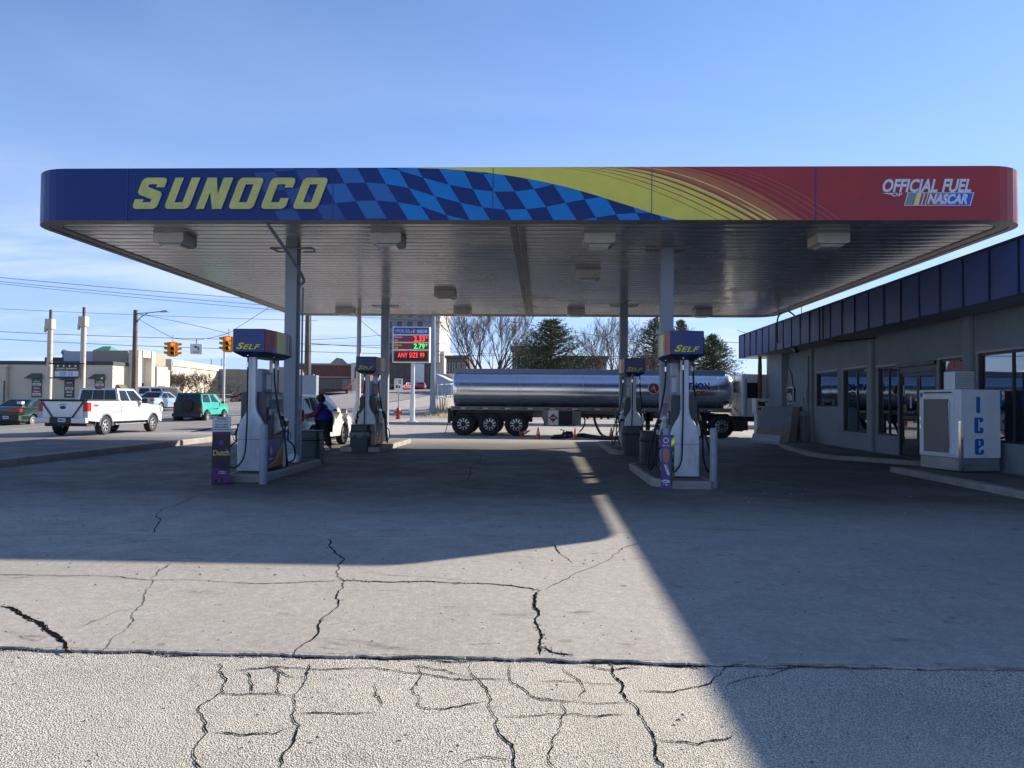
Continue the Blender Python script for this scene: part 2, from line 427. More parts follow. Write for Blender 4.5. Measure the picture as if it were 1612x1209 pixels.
# canopy deck: grey glossy enamel with a real sheen
t = NT('deck'); v = t.vec('Object')
a = t.noise(v, 0.6, 4); b = t.noise(t.vec('Object', (0.4, 5, 1)), 3.0, 7, 0.6)
c = t.mix(t.rng(a, 0.35, 0.65), (0.34, 0.34, 0.345), (0.41, 0.41, 0.41))
c = t.mix(t.rng(t.noise(t.vec('Object', (0.25, 1, 1)), 1.2, 5, 0.6), 0.50, 0.72, 0, 0.4), c, (0.27, 0.25, 0.23))
t.l(c, t.p.inputs['Base Color']); t.l(t.rng(a, 0.3, 0.7, 0.17, 0.30), t.p.inputs['Roughness']); t.p.inputs['Metallic'].default_value = 0.62
t.bump(t.noise(t.vec('Object', (0.5, 1, 1)), 0.8, 2), 0.06, 0.03)

# concrete lot
def concrete(name, c1, c2, cd, fleck=True):
    t = NT(name); v = t.vec('pos')
    big = t.noise(v, 0.22, 6, 0.6, 0.4); med = t.noise(v, 2.2, 8, 0.62); fine = t.noise(v, 60, 4, 0.7); fine2 = t.noise(v, 14, 6, 0.7)
    c = t.mix(t.rng(big, 0.34, 0.66), c1, c2)
    c = t.mix(t.rng(med, 0.35, 0.75, 0, 0.45), c, cd)
    # tyre-worn and oily streaks along the driving lanes
    st = t.noise(t.vec('pos', (1, 2.6, 1)), 1.1, 9, 0.68, 0.8)
    c = t.mix(t.rng(st, 0.585, 0.70, 0, 0.75), c, tuple(x*0.42 for x in cd))
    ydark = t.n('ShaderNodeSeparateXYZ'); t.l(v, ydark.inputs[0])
    lane_oil_shade = t.math('MULTIPLY', t.rng(ydark.outputs[1], 8.5, 13, 0, 1), t.rng(ydark.outputs[1], 24, 31, 1, 0))  # oily lane band that also paints the canopy's shade into the concrete colour
    c = t.mix(t.math('MULTIPLY', lane_oil_shade, t.rng(t.noise(v, 0.5, 7, 0.65), 0.33, 0.6, 0.75, 1.0)), c, tuple(x*0.36 for x in cd))
    f2 = t.rng(fine2, 0.40, 0.72, 0.88, 1.12)
    c = t.mix(1.0, c, f2, 'MULTIPLY')
    c = t.mix(1.0, c, t.rng(fine, 0.3, 0.7, 0.84, 1.16), 'MULTIPLY')
    if fleck:
        # drips, scuffs and tyre smears, stretched along the driving direction
        dv = t.vec('pos', (0.6, 1.0, 1)); sp3 = t.vor(dv, 3.1); wob = t.noise(v, 11, 6, 0.75)
        d3 = t.math('MULTIPLY', t.rng(t.math('ADD', sp3, t.math('MULTIPLY', wob, 0.55)), 0.40, 0.29, 0, 1), t.rng(t.noise(v, 0.7, 3), 0.40, 0.56, 0, 0.8))
        c = t.mix(d3, c, tuple(x*0.42 for x in cd))
        sm = t.noise(t.vec('pos', (9, 0.9, 1)), 1.0, 5, 0.7); c = t.mix(t.math('MULTIPLY', t.rng(sm, 0.60, 0.72, 0, 0.5), t.rng(t.noise(v, 0.4, 2), 0.5, 0.6, 0, 1)), c, tuple(x*0.6 for x in cd))
        sp = t.vor(v, 7.0); sn = t.noise(v, 1.3, 3)
        s = t.math('MULTIPLY', t.rng(sp, 0.05, 0.03, 0, 1), t.rng(sn, 0.5, 0.6, 0, 0.6))
        c = t.mix(s, c, (0.60, 0.60, 0.58))
        sp2 = t.vor(v, 3.1); s2 = t.math('MULTIPLY', t.rng(sp2, 0.11, 0.05, 0, 1), t.rng(t.noise(v, 0.9, 3), 0.48, 0.6, 0, 0.7))
        c = t.mix(s2, c, (0.06, 0.055, 0.05))
    t.l(c, t.p.inputs['Base Color']); t.l(t.rng(med, 0.3, 0.7, 0.62, 0.9), t.p.inputs['Roughness'])
    t.p.inputs['Specular IOR Level'].default_value = 0.35
    h = t.math('ADD', t.math('MULTIPLY', fine, 0.35), t.math('MULTIPLY', fine2, 0.65))
    t.bump(h, 0.45, 0.012)
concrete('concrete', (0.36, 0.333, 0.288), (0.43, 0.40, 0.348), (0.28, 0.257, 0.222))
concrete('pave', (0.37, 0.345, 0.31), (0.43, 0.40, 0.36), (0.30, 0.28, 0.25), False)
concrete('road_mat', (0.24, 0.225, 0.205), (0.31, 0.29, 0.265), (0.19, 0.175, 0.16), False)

t = NT('asphalt'); v = t.vec('pos')
nw = t.noise(v, 8, 3)
st1 = t.vor(v, 112, 'F1', 'Distance'); stc = t.vor(v, 112, 'F1', 'Color'); sepc = t.n('ShaderNodeSeparateColor'); t.l(stc, sepc.inputs[0])
stone = t.rng(sepc.outputs[0], 0.15, 0.95, 0.0, 1.0, False)
c = t.mix(stone, (0.47, 0.445, 0.395), (0.84, 0.805, 0.725))
c = t.mix(t.rng(st1, 0.42, 0.66), c, (0.21, 0.195, 0.17))
c = t.mix(t.rng(t.noise(v, 0.8, 7, 0.6), 0.35, 0.7, 0, 0.38), c, (0.27, 0.255, 0.225))
c = t.mix(t.rng(t.noise(v, 3.5, 6, 0.65), 0.56, 0.75, 0, 0.45), c, (0.17, 0.16, 0.145))
c = t.mix(t.rng(t.noise(v, 0.35, 4), 0.4, 0.65, 0, 0.4), c, (0.55, 0.51, 0.43))
c = t.mix(1.0, c, (1.02, 1.0, 0.945), 'MULTIPLY')
t.l(c, t.p.inputs['Base Color']); t.p.inputs['Roughness'].default_value = 0.85; t.p.inputs['Specular IOR Level'].default_value = 0.3
h = t.math('SUBTRACT', t.math('MULTIPLY', t.noise(v, 30, 3), 0.6), st1)
t.bump(h, 0.75, 0.007)
# ================================================================== GROUND
def lin(x, pts):
    if x <= pts[0][0]: return pts[0][1]
    for (a, b), (c, d) in zip(pts, pts[1:]):
        if x <= c: return b + (d-b)*(x-a)/(c-a)
    return pts[-1][1]
BY = [(34, 0), (45, .42), (88, .65), (120, .9), (200, 1.5), (600, 2.5)]
def T(x, y):
    return lin(y, BY) + lin(x, [(-37, 0), (-29, 1)])*lin(y, [(52, 0), (150, 2.65), (200, 3.2)])
XB = [-37, -29]; YB = [34, 45, 52, 88, 120, 150, 200]
def sheet(name, x0, x1, y0, y1, dz, mat, kind='structure', extra=(), top=None):
    xs = sorted({x0, x1} | {x for x in XB if x0 < x < x1} | {x for x in range(-300, 301, 25) if x0 < x < x1})
    ys = sorted({y0, y1} | {y for y in YB if y0 < y < y1} | {y for y in range(0, 900, 60) if y0 < y < y1})
    mb = MB(); n = len(xs)
    vs = [(x, y, T(x, y)+dz) for y in ys for x in xs]
    fs = [(j*n+i, j*n+i+1, (j+1)*n+i+1, (j+1)*n+i) for j in range(len(ys)-1) for i in range(n-1)]
    mb.add(vs, fs); o = mb.build(name, mat, smooth=0); tag(o, kind=kind); return o
sheet('ground', -600, 600, -40, 1200, -0.06, 'pave')
JY = 4.50   # the joint between near asphalt and the concrete slab
def G0(px, py): p = G(px, py, 0.0); return p
sheet('asphalt_apron', -40, 7.8, -30, JY+.1, -0.013, 'asphalt')
_rg = random.Random(4); _e = MB(); _prev = None; _x = -12.0; _j = 0.0
while _x < 9.9:
    _j = max(-.012, min(.035, _j + _rg.uniform(-.012, .012))); _d = _rg.uniform(0, .006)
    _c = [(_x, JY+.02, .0036), (_x, JY-_j, .0036-_d*.4), (_x+_rg.uniform(-.004, .004), JY-_j-.006, -.004-_d), (_x, JY-_j+.002, -.013)]
    if _prev:
        for _k in range(3): _e.quad(_prev[_k], _prev[_k+1], _c[_k+1], _c[_k])
    _prev = _c; _x += _rg.uniform(.008, .03)
tag(_e.build('slab_edge', 'concrete', smooth=0, fixn=False), kind='structure')
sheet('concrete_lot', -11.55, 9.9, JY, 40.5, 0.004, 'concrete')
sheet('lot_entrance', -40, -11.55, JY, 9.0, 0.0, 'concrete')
sheet('street', -90, -16.0, 9.0, 400, 0.004, 'road_mat')
sheet('cross_street', -16.0, 60, 46, 62, 0.004, 'road_mat')
sheet('sidewalk', -11.5, 60, 40.5, 46, 0.03, 'pave')
# painted markings on the street
def strip(name, pts, w, mat, dz=0.02):
    mb = MB()
    for (a, b) in zip(pts, pts[1:]):
        a = Vector((a[0], a[1], T(*a)+dz)); b = Vector((b[0], b[1], T(*b)+dz)); d = (b-a).normalized(); s = Vector((-d.y, d.x, 0))*w/2
        mb.quad(a-s, b-s, b+s, a+s)
    return tag(mb.build(name, mat, smooth=0), kind='structure')
strip('lane_line', [(-24.2, 12), (-24.2, 34), (-24.2, 44)], 0.14, 'line_paint')
strip('lane_line', [(-31, 12), (-31, 34), (-31, 44)], 0.14, 'line_paint')
strip('stop_line', [(-16.6, 46.5), (-28, 46.5)], 0.45, 'line_paint')
strip('crosswalk_line', [(-16.6, 50), (-29, 50)], 0.2, 'line_paint')
strip('lane_line', [(-33, 62), (-33, 88), (-33, 120), (-33, 150)], 0.16, 'line_paint')
strip('lane_line', [(-25.5, 52), (-26, 88), (-26.3, 150)], 0.16, 'line_paint')

# raised sidewalks with kerbs (real steps)
def kerbed(name, poly, z, mtop, kerbw=0.16, h0=-0.05):
    # poly CCW outer outline; top slab + broken kerb course
    mb = MB()
    inner = []
    n = len(poly)
    for i in range(n):
        p0 = Vector(poly[i-1]); p1 = Vector(poly[i]); p2 = Vector(poly[(i+1) % n])
        d1 = (p1-p0).normalized(); d2 = (p2-p1).normalized(); n1 = Vector((-d1.y, d1.x)); n2 = Vector((-d2.y, d2.x))
        b = (n1+n2); b = b.normalized()*(kerbw/max(0.35, math.cos(n1.angle(n2)/2)))
        inner.append(p1+b)
    mb.prism([tuple(p) for p in inner], lambda u, v, w: (u, v, z-0.006 if w else h0), 1, 0)
    for i in range(n):
        a, b = Vector(poly[i]), Vector(poly[(i+1) % n]); c, d = inner[(i+1) % n], inner[i]
        L = (b-a).length; k = max(1, int(L/0.5)); prev = None
        for j in range(k+1):
            s = j/k; o = a.lerp(b, s); q = d.lerp(c, s)
            jx = random.uniform(-.012, .012) if 0 < j < k else 0
            nn = (q-o).normalized()*(jx+0.02)
            ring = [(o.x, o.y, h0), (o.x+jx*.5, o.y, z-0.03+jx*.5), (o.x+nn.x, o.y+nn.y, z+jx*0.6), (q.x, q.y, z)]
            if prev:
                for m_ in range(3): mb.quad(prev[m_], ring[m_], ring[m_+1], prev[m_+1], 1)
            prev = ring
    return tag(mb.build(name, [mtop, 'kerb'], smooth=50), kind='structure')
SWX = -11.6
kerbed('sidewalk', [(-16.0, 9.0), (SWX, 9.0), (SWX, 20), (SWX, 25.6), (-11.75, 27.6), (-12.4, 29.6), (-13.2, 30.3), (-14.6, 30.6), (-16.0, 29)], 0.17, 'pave')
kerbed('kerb_corner', [(-13.6, 33.0), (-12.3, 32.6), (-9.2, 32.9), (-9.2, 33.4), (-13.6, 33.6)], 0.12, 'pave')
# strip kerb beyond the tanker
kerbed('kerb_strip', [(-10.8, 40.2), (14, 40.2), (14, 40.5), (-10.8, 40.5)], T(0, 40.3)+0.14, 'pave', 0.1, 0.1)

# cracks: ribbons of dark gap with crumbled edges, laid out from the real ground
def crack(pts, w, mat='crack', dz=0.004, jag=0.35, lip=0.0, dirf=0.0):
    P = [G0(*p) if not isinstance(p, Vector) else p for p in pts]
    line = [P[0]]
    def sub(a, b, amp):
        L = (b-a).length
        if L < 0.035: line.append(b); return
        m = (a+b)/2; d = (b-a).normalized(); m = m + Vector((-d.y, d.x, 0))*random.uniform(-1, 1)*L*amp*0.5
        sub(a, m, amp); sub(m, b, amp)
    for a, b in zip(P, P[1:]): sub(a, b, jag)
    mb = MB(); prev = None; k = len(line)
    ws = 1.0
    for i, p in enumerate(line):
        t = (line[min(i+1, k-1)] - line[max(i-1, 0)]).normalized(); s = Vector((-t.y, t.x, 0))
        ws = min(1.35, max(0.6, ws + random.uniform(-0.22, 0.22)))
        e = min(1, i/4, (k-1-i)/4) if k > 8 else 1
        hw = w*0.5*ws*max(0.12, e)*(1+dirf*abs(t.x))
        cur = (p-s*hw*random.uniform(.6, 1.3), p+s*hw*random.uniform(.6, 1.3))
        if prev: mb.quad((prev[0].x, prev[0].y, dz), (cur[0].x, cur[0].y, dz), (cur[1].x, cur[1].y, dz), (prev[1].x, prev[1].y, dz), 0)
        prev = cur
        if lip and random.random() < lip*.55:
            for _ in range(random.randint(1, 3)):
                q = p + s*random.uniform(-1, 1)*w*1.6 + t*random.uniform(-.02, .02); r = random.uniform(.002, .009)
                a0 = random.uniform(0, 6)
                vs = [(q.x+r*math.cos(a0+j*1.57)*random.uniform(.7, 1.2), q.y+r*math.sin(a0+j*1.57)*random.uniform(.7, 1.2), dz-.003) for j in range(4)]
                mb.add(vs+[(q.x, q.y, dz+r*0.8)], [(0, 1, 4), (1, 2, 4), (2, 3, 4), (3, 0, 4)], 1)
    return mb
def cracks(name, lst, dz, lip=0.0, wf=1.0, **k):
    mb = MB()
    for pts, w in lst:
        c = crack(pts, max(w*wf, .0046), dz=dz, lip=lip, **k); n = len(mb.v); mb.v += c.v
        for f, m_ in zip(c.f, c.m): mb.f.append([i+n for i in f]); mb.m.append(m_)
    return tag(mb.build(name, ['crack', 'crumble'], smooth=0, fixn=False), kind='structure')
jn = lambda px: (px, 1033.5 + 0.0*(px))
def jline(px, off=0.0):  # a point of the joint at this column
    d = ray(px, 1033); d2 = Vector((d.x/d.y*(JY+off), JY+off, 0)); return d2
cracks('slab_joint', [([jline(p, -.022) for p in (-60, 60, 200, 330, 430)], .012), ([jline(p, -.026) for p in (430, 520, 640, 760, 850)], .018),
       ([jline(p, -.03) for p in (850, 880, 940, 1010, 1120)], .03), ([jline(p, -.022) for p in (1120, 1300, 1450, 1660)], .010)], -0.0085, lip=1.0, jag=0.16)
cracks('slab_crack', [
 ([(0, 955), (30, 967), (60, 981), (85, 1000), (104, 1015), (113, 1032)], .030),
 ([(530, 914), (560, 915), (630, 917), (700, 918), (760, 920), (812, 924), (850, 931)], .020),
 ([(850, 930), (842, 957), (846, 985), (853, 1005), (850, 1032)], .020),
 ([(852, 1018), (868, 1028), (905, 1033)], .026)], 0.007, lip=0.9, jag=0.18)
cracks('slab_crack', [
 ([(-10, 905), (130, 907), (250, 914), (400, 920), (470, 918), (530, 916)], .010),
 ([(514, 848), (520, 862), (541, 880), (530, 900), (531, 936), (515, 970), (500, 1000), (463, 1036)], .010),
 ([(1006, 855), (985, 862), (962, 880), (935, 893), (885, 915), (858, 930)], .007),
 ([(868, 856), (880, 870), (903, 888)], .009),
 ([(270, 888), (250, 900), (238, 912)], .006), ([(238, 912), (225, 950), (205, 985), (160, 1030)], .0035),
 ([(0, 845), (150, 843), (260, 846), (400, 842), (514, 848)], .006), ([(514, 848), (700, 842), (870, 856)], .004),
 ([(240, 840), (245, 815), (290, 790), (330, 778)], .008), ([(600, 790), (700, 788), (840, 792), (950, 790)], .006),
 ([(725, 760), (740, 740), (752, 715)], .012), ([(120, 990), (180, 965), (215, 958)], .003),
 ([(20, 1000), (60, 1010), (90, 1000)], .003)], 0.008, lip=0.05, jag=0.16)
cracks('asphalt_crack', [
 ([(345, 1040), (357, 1066), (352, 1085), (318, 1105), (327, 1150), (318, 1215)], .006),
 ([(488, 1040), (480, 1070), (462, 1098), (472, 1138), (447, 1180), (436, 1215)], .0095),
 ([(655, 1044), (650, 1082), (661, 1110), (700, 1113), (745, 1104), (766, 1100)], .009),
 ([(742, 1040), (757, 1072), (770, 1110), (787, 1152), (810, 1188), (818, 1215)], .008),
 ([(797, 1040), (803, 1066), (832, 1090), (858, 1099), (884, 1099)], .008),
 ([(958, 1040), (978, 1070), (998, 1105), (1014, 1132), (1030, 1160), (1052, 1215)], .0125),
 ([(840, 1071), (895, 1070), (945, 1074), (980, 1072)], .004), ([(826, 1094), (900, 1101), (950, 1104), (995, 1104)], .005),
 ([(335, 1088), (400, 1089), (460, 1092)], .005), ([(468, 1122), (520, 1118), (600, 1119)], .005), ([(596, 1068), (599, 1112)], .004),
 ([(424, 1040), (440, 1062), (445, 1092)], .006), ([(360, 1054), (430, 1046), (490, 1051), (560, 1049), (640, 1056), (740, 1067), (800, 1068)], .006),
 ([(1142, 1042), (1120, 1072), (1062, 1086), (998, 1084)], .004), ([(785, 1126), (830, 1124), (900, 1120), (990, 1122)], .003),
 ([(885, 1045), (912, 1068), (914, 1100)], .004), ([(470, 1138), (430, 1152), (330, 1150)], .002), ([(720, 1200), (745, 1190), (812, 1192)], .005),
 ([(1250, 1040), (1235, 1052), (1180, 1064), (1142, 1080)], .004), ([(430, 1046), (455, 1062), (486, 1068)], .006),
 ([(1030, 1160), (1100, 1168), (1160, 1150)], .003), ([(640, 1044), (700, 1052), (742, 1062)], .003), ([(905, 1044), (962, 1052), (1010, 1048)], .003), ([(380, 1052), (396, 1072), (400, 1089)], .003), ([(885, 1099), (890, 1120), (870, 1160), (878, 1209)], .003)], -0.0085, lip=0.02, jag=0.22, wf=0.68, dirf=1.1)

# ================================================================== CANOPY
CX0, CX1, CY0, CY1, CZ0, CZ1 = -9.84, 8.88, 13.9, 29.7, 4.83, 5.81
cn = thing('gas_station_canopy', 'wide flat fuel canopy on four grey columns with a blue, yellow and red fascia', 'canopy', (0, 21.5, 0))
OFS = Vector((0, -21.5, 0))
def shiftmb(mb, d=OFS): mb.v = [(v[0]+d[0], v[1]+d[1], v[2]+d[2]) for v in mb.v]; return mb
def rrect(x0, x1, y0, y1, r, n=8):
    o = []
    for cx_, cy_, a0 in ((x1-r, y0+r, -90), (x1-r, y1-r, 0), (x0+r, y1-r, 90), (x0+r, y0+r, 180)):
        for i in range(n+1):
            a = R(a0+90*i/n); o.append((cx_+r*math.cos(a), cy_+r*math.sin(a)))
    return o
XSPLIT = 3.4
o_ = rrect(CX0, CX1, CY0, CY1, 0.85); i_ = rrect(CX0+.14, CX1-.14, CY0+.14, CY1-.14, 0.71)
# add a vertex where the paint changes
def ins(loop):
    L = []; 
    for a, b in zip(loop, loop[1:]+loop[:1]):
        L.append(a)
        if (a[0]-XSPLIT)*(b[0]-XSPLIT) < 0: s = (XSPLIT-a[0])/(b[0]-a[0]); L.append((XSPLIT, a[1]+(b[1]-a[1])*s))
    return L
o_ = ins(o_); i_ = ins(i_); n = len(o_)
mb = MB()
for k in range(n):
    a, b = o_[k], o_[(k+1) % n]; c, d = i_[(k+1) % n], i_[k]
    m_ = 1 if (a[0]+b[0])/2 > XSPLIT and (a[1]+b[1])/2 < CY1-.9 else 0
    mb.quad((*a, CZ0), (*b, CZ0), (*b, CZ1), (*a, CZ1), m_)
    mb.quad((*a, CZ1), (*b, CZ1), (*c, CZ1), (*d, CZ1), 2)
    mb.quad((*d, CZ1), (*c, CZ1), (*c, CZ0+.05), (*d, CZ0+.05), 2)
    mb.quad((*a, CZ0), (*b, CZ0), (*c, CZ0), (*d, CZ0), 2)
fascia = shiftmb(mb).build('fascia', ['fascia_blue', 'sun_red', 'trim_dirty'], cn, smooth=40)
# roof above
mb = MB(); mb.prism(i_, lambda u, v, w: (u, v, CZ1-.25+w), 0.05, 0); shiftmb(mb).build('roof_deck', 'roof_dark', cn)
# ribbed deck underneath
mb = MB(); y = CY0+.30; DZ = CZ0+0.035; xa, xb = CX0+.32, CX1-.32; pitch_ = 0.366; k = 0
prof = []
while y < CY1-.32:
    prof += [(y, DZ), (y+.09, DZ-.004), (y+.20, DZ-.006), (y+.30, DZ-.002), (y+.315, DZ+.05), (y+.355, DZ+.05), (y+.365, DZ+.012)]; y += pitch_
vs = []; NX = 14
for yy, z in prof:
    inset = 0.0
    dd = min(yy-CY0, CY1-yy)
    if dd < 0.85: inset = 0.85 - math.sqrt(max(0, .85**2-(.85-dd)**2))
    for q in range(NX+1):
        s = q/NX; vs.append((xa+inset+(xb-xa-2*inset)*s, yy, z))
fs = [(i*(NX+1)+q, i*(NX+1)+q+1, (i+1)*(NX+1)+q+1, (i+1)*(NX+1)+q) for i in range(len(prof)-1) for q in range(NX)]
mb.add(vs, fs); shiftmb(mb).build('deck', 'deck', cn, smooth=30, fixn=False)
# gutter trim between deck and fascia
g1 = rrect(CX0+.142, CX1-.142, CY0+.142, CY1-.142, .7); g2 = rrect(CX0+.36, CX1-.36, CY0+.36, CY1-.36, .5)
mb = MB(); n = len(g1)
for k in range(n):
    a, b = g1[k], g1[(k+1) % n]; c, d = g2[(k+1) % n], g2[k]
    mb.quad((*a, CZ0+.012), (*b, CZ0+.012), (*c, CZ0+.012), (*d, CZ0+.012)); mb.quad((*d, CZ0+.012), (*c, CZ0+.012), (*c, CZ0+.12), (*d, CZ0+.12))
shiftmb(mb).build('gutter_trim', 'trim_dirty', cn, fixn=False)
mb = MB(); mb.bx(-.62, -.50, CY0+.37, CY1-.37, CZ0-.02, CZ0+.03); mb.bx(-.46, -.34, CY0+.37, CY1-.37, CZ0-.02, CZ0+.03)
for q in range(18): mb.bx(-.64, -.32, CY0+.8+q*.82, CY0+.82+q*.82, CZ0-.026, CZ0-.0205)
shiftmb(mb).build('centre_trough', 'trim_dirty', cn)
# columns
for (px, yy) in ((455.5, 16.6), (1050.3, 16.45), (604.6, 26.6), (982, 26.2)):
    p = AT(px, 600, yy); mb = MB(); w = .135
    mb.bx(p.x-w, p.x+w, yy, yy+.26, .10, CZ0+.03)
    c = shiftmb(mb).build('column', 'col_paint', cn, bevel=.012)
    for sx in (-1, 1):   # flashing frame where the column enters the deck
        mb = MB(); mb.tube([(p.x+sx*w, yy-.02, CZ0+.02), (p.x+sx*(w+.34), yy-.02, CZ0+.02), (p.x+sx*(w+.28), yy+.42, CZ0+.02), (p.x+sx*w, yy+.42, CZ0+.02)], .011, 5)
        shiftmb(mb).build('flashing', 'trim_dirty', c)
    mb = MB(); mb.tube([(p.x+w*.4, yy-.012, 2.9), (p.x+w*.4, yy+.0, 2.9)], .016, 6); mb.bx(p.x-w-.03, p.x+w+.03, yy-.03, yy+.29, .151, .18)
    shiftmb(mb).build('base_plate', 'steel', c)
p1 = AT(470, 500, 16.75)
mb = MB(); mb.tube(bez([(-5.22, 14.25, CZ0+.0), (-5.22, 15.4, CZ0-.32), (-5.25, 16.55, 4.16), (p1.x, 16.75, 4.0), (p1.x, 16.78, 3.4), (p1.x, 16.78, .2)], 4), .035, 8)
mb.tube([(p1.x+.07, 16.8, 4.02), (p1.x+.07, 16.8, .2)], .022, 7); mb.bx(p1.x-.05, p1.x+.1, 16.72, 16.8, 3.4, 3.44); mb.bx(p1.x-.05, p1.x+.1, 16.72, 16.8, 2.2, 2.24)
shiftmb(mb).build('conduit', 'col_paint', cn)

# ---- fascia graphics: thin vinyl layers 2-3 mm proud of one another
FY = CY0
def FP(px, py): p = AT(px, py, FY); return (p.x, p.z)
def ffn(off): return lambda u, v, w: (u, FY-off-w, v)
ZT, ZB = CZ1-.005, CZ0+.005
def clipz(poly):
    for lim, sg in ((ZT, 1), (ZB, -1)):
        o = []
        for a, b in zip(poly, poly[1:]+poly[:1]):
            ia = (lim-a[1])*sg >= 0; ib = (lim-b[1])*sg >= 0
            if ia: o.append(a)
            if ia != ib: s = (lim-a[1])/(b[1]-a[1]); o.append((a[0]+(b[0]-a[0])*s, lim))
        poly = o
        if len(poly) < 3: return []
    return poly
def xtop(px): return AT(px, 263, FY).x
def curve(xt, xb_, n=20, e=1.65):
    # from the top edge at pixel column xt to the bottom edge at xb_
    a, b = xtop(xt), AT(xb_, 347, FY).x
    return [(a+(b-a)*(i/n), ZT-(ZT-ZB)*((i/n)**e)) for i in range(n+1)]
# chequered flag: warped grid of cells; column lines lean, rows sweep downhill
mbs = {0: MB(), 1: MB(), 2: MB()}
RZ = [(400, 272), (433, 270), (465, 268), (497, 266), (528.6, 264), (561, 262), (593, 263), (628, 268.4), (666, 279.6), (707, 291), (744.8, 297.9), (777.8, 301.7), (810.3, 301.4), (840.7, 297.9), (870.9, 290.4), (905, 284), (936, 279), (968, 276), (1001, 276), (1035, 278)]
RA = [(416, 302), (448, 299), (480, 294), (511, 290), (543.1, 288.5), (575.5, 287.4), (607.9, 289.6), (643.6, 295.9), (683.8, 308.6), (724.8, 319.1), (759.4, 326.4), (794.8, 330), (828.5, 329.3), (859.6, 325.7), (890.5, 319.4), (920.4, 313.9), (952.2, 309.2), (985, 306), (1018, 306), (1052, 308)]
RB = [(432, 332), (464, 328), (497, 324), (528.6, 319.8), (559.9, 316.4), (592.2, 315.7), (625.7, 318.6), (662.6, 324.7), (702.8, 338.7), (740, 347.5), (776, 354), (812, 357), (845, 357), (876, 354), (908.6, 347.4), (938.1, 342.7), (969.9, 337.5), (1001.7, 335.2), (1035.9, 335.2), (1068, 337)]
RY = [(2*a[0]-b[0], 2*a[1]-b[1]) for a, b in zip(RZ, RA)]; RC = [(2*b[0]-a[0], 2*b[1]-a[1]) for a, b in zip(RA, RB)]; RX = [(2*a[0]-b[0], 2*a[1]-b[1]) for a, b in zip(RY, RZ)]
rows_ = [RX, RY, RZ, RA, RB, RC]
lim = AT(1062, 340, FY).x
for j in range(5):
    for i in range(len(RZ)-1):
        if (i+j) % 2: continue
        P4 = [rows_[j][i], rows_[j][i+1], rows_[j+1][i+1], rows_[j+1][i]]
        q = clipz([FP(*p_) for p_ in P4])
        if len(q) < 3: continue
        q = [(min(u, lim), v) for u, v in q]
        k = 0 if i < 3 else (1 if i < 6 else 2)
        mbs[k].prism(q, ffn(.002), 0)
for k, nm in enumerate(('check_dim', 'check_mid', 'check_light')):
    shiftmb(mbs[k]).build('chequered_flag', nm, fascia, smooth=0, fixn=False)
def region(left, right, off, mat, name):
    poly = left + right[::-1]
    mb = MB(); mb.prism(poly, ffn(off), 0); return shiftmb(mb).build(name, mat, fascia, smooth=0, fixn=False)
cl = [FP(*p) for p in ((640, 264), (700, 266), (760, 271), (805, 277), (850, 285), (890, 294), (930, 305), (965, 316), (1000, 327), (1030, 337), (1066, 348))]
cl[0] = (cl[0][0], ZT); cl[-1] = (cl[-1][0], ZB); cl = [(u, min(ZT, max(ZB, v))) for u, v in cl]
yl = curve(958, 1218)
region(cl, yl, .0045, 'sun_yellow', 'yellow_sweep')
og = curve(1062, 1262); region(yl, og, .0045, 'sun_orange', 'orange_band')
rg = [(XSPLIT+.01, ZT), (XSPLIT+.01, ZB)]
region(og, rg, .003, 'sun_red', 'red_field')
def stripe(xt, xb_, wpx, mat, off, name):
    a = curve(xt, xb_); b = curve(xt+wpx, xb_+wpx*.85); region(a, b, off, mat, name)
for xt, xb_, w in ((868, 1128, 2.5), (893, 1148, 4), (918, 1166, 6), (944, 1184, 9), (972, 1200, 10)):
    stripe(xt, xb_, w, 'line_red', .007, 'red_line')
for xt, xb_, w in ((1000, 1221, 4), (965, 1196, 3)): stripe(xt, xb_, w, 'pale_yellow', .009, 'yellow_line')
for xt, xb_, w in ((1045, 1248, 6), (1075, 1272, 7)): stripe(xt, xb_, w, 'line_red', .0095, 'red_line')
for xt, xb_ in ((1098, 1294), (1116, 1308), (1134, 1321)): stripe(xt, xb_, 1.7, 'line_pink', .007, 'pink_line')
# panel seams
mb = MB()
for px in (201, 524, 776, 1026, 1284):
    x = AT(px, 300, FY).x; mb.bx(x-.006, x+.006, FY-.0125, FY-.0001, ZB, ZT)
shiftmb(mb).build('panel_seam', 'fascia_blue2', fascia)

# SUNOCO block lettering
def rr(x0, x1, y0, y1, r, corners='1111'):
    o = []
    for (cx_, cy_, a0, sx, sy), on in zip(((x1-r, y0+r, -90, 0, 0), (x1-r, y1-r, 0, 0, 0), (x0+r, y1-r, 90, 0, 0), (x0+r, y0+r, 180, 0, 0)), corners):
        if on == '1':
            for i in range(4): a = R(a0+90*i/3); o.append((cx_+r*math.cos(a), cy_+r*math.sin(a)))
        else:
            o.append((x1 if a0 in (-90, 0) else x0, y0 if a0 in (-90, 180) else y1))
    return o
W_, H_ = 165, 208; st_ = 56; hb = 44
gl = {}
gl['O'] = ([rr(0, W_, 0, H_, 26)], [(st_, hb), (W_-st_, hb), (W_-st_, H_-hb), (st_, H_-hb)])
gl['U'] = ([[(26, 0), (W_-26, 0), (W_-8, 8), (W_, 26), (W_, H_), (W_-st_, H_), (W_-st_, hb), (st_, hb), (st_, H_), (0, H_), (0, 26), (8, 8)]], None)
gl['C'] = ([[(26, 0), (W_-26, 0), (W_-8, 8), (W_, 26), (W_, 72), (W_-st_, 72), (W_-st_, hb), (st_, hb), (st_, H_-hb), (W_-st_, H_-hb), (W_-st_, H_-66), (W_, H_-66), (W_, H_-26), (W_-8, H_-8), (W_-26, H_), (26, H_), (8, H_-8), (0, H_-26), (0, 26), (8, 8)]], None)
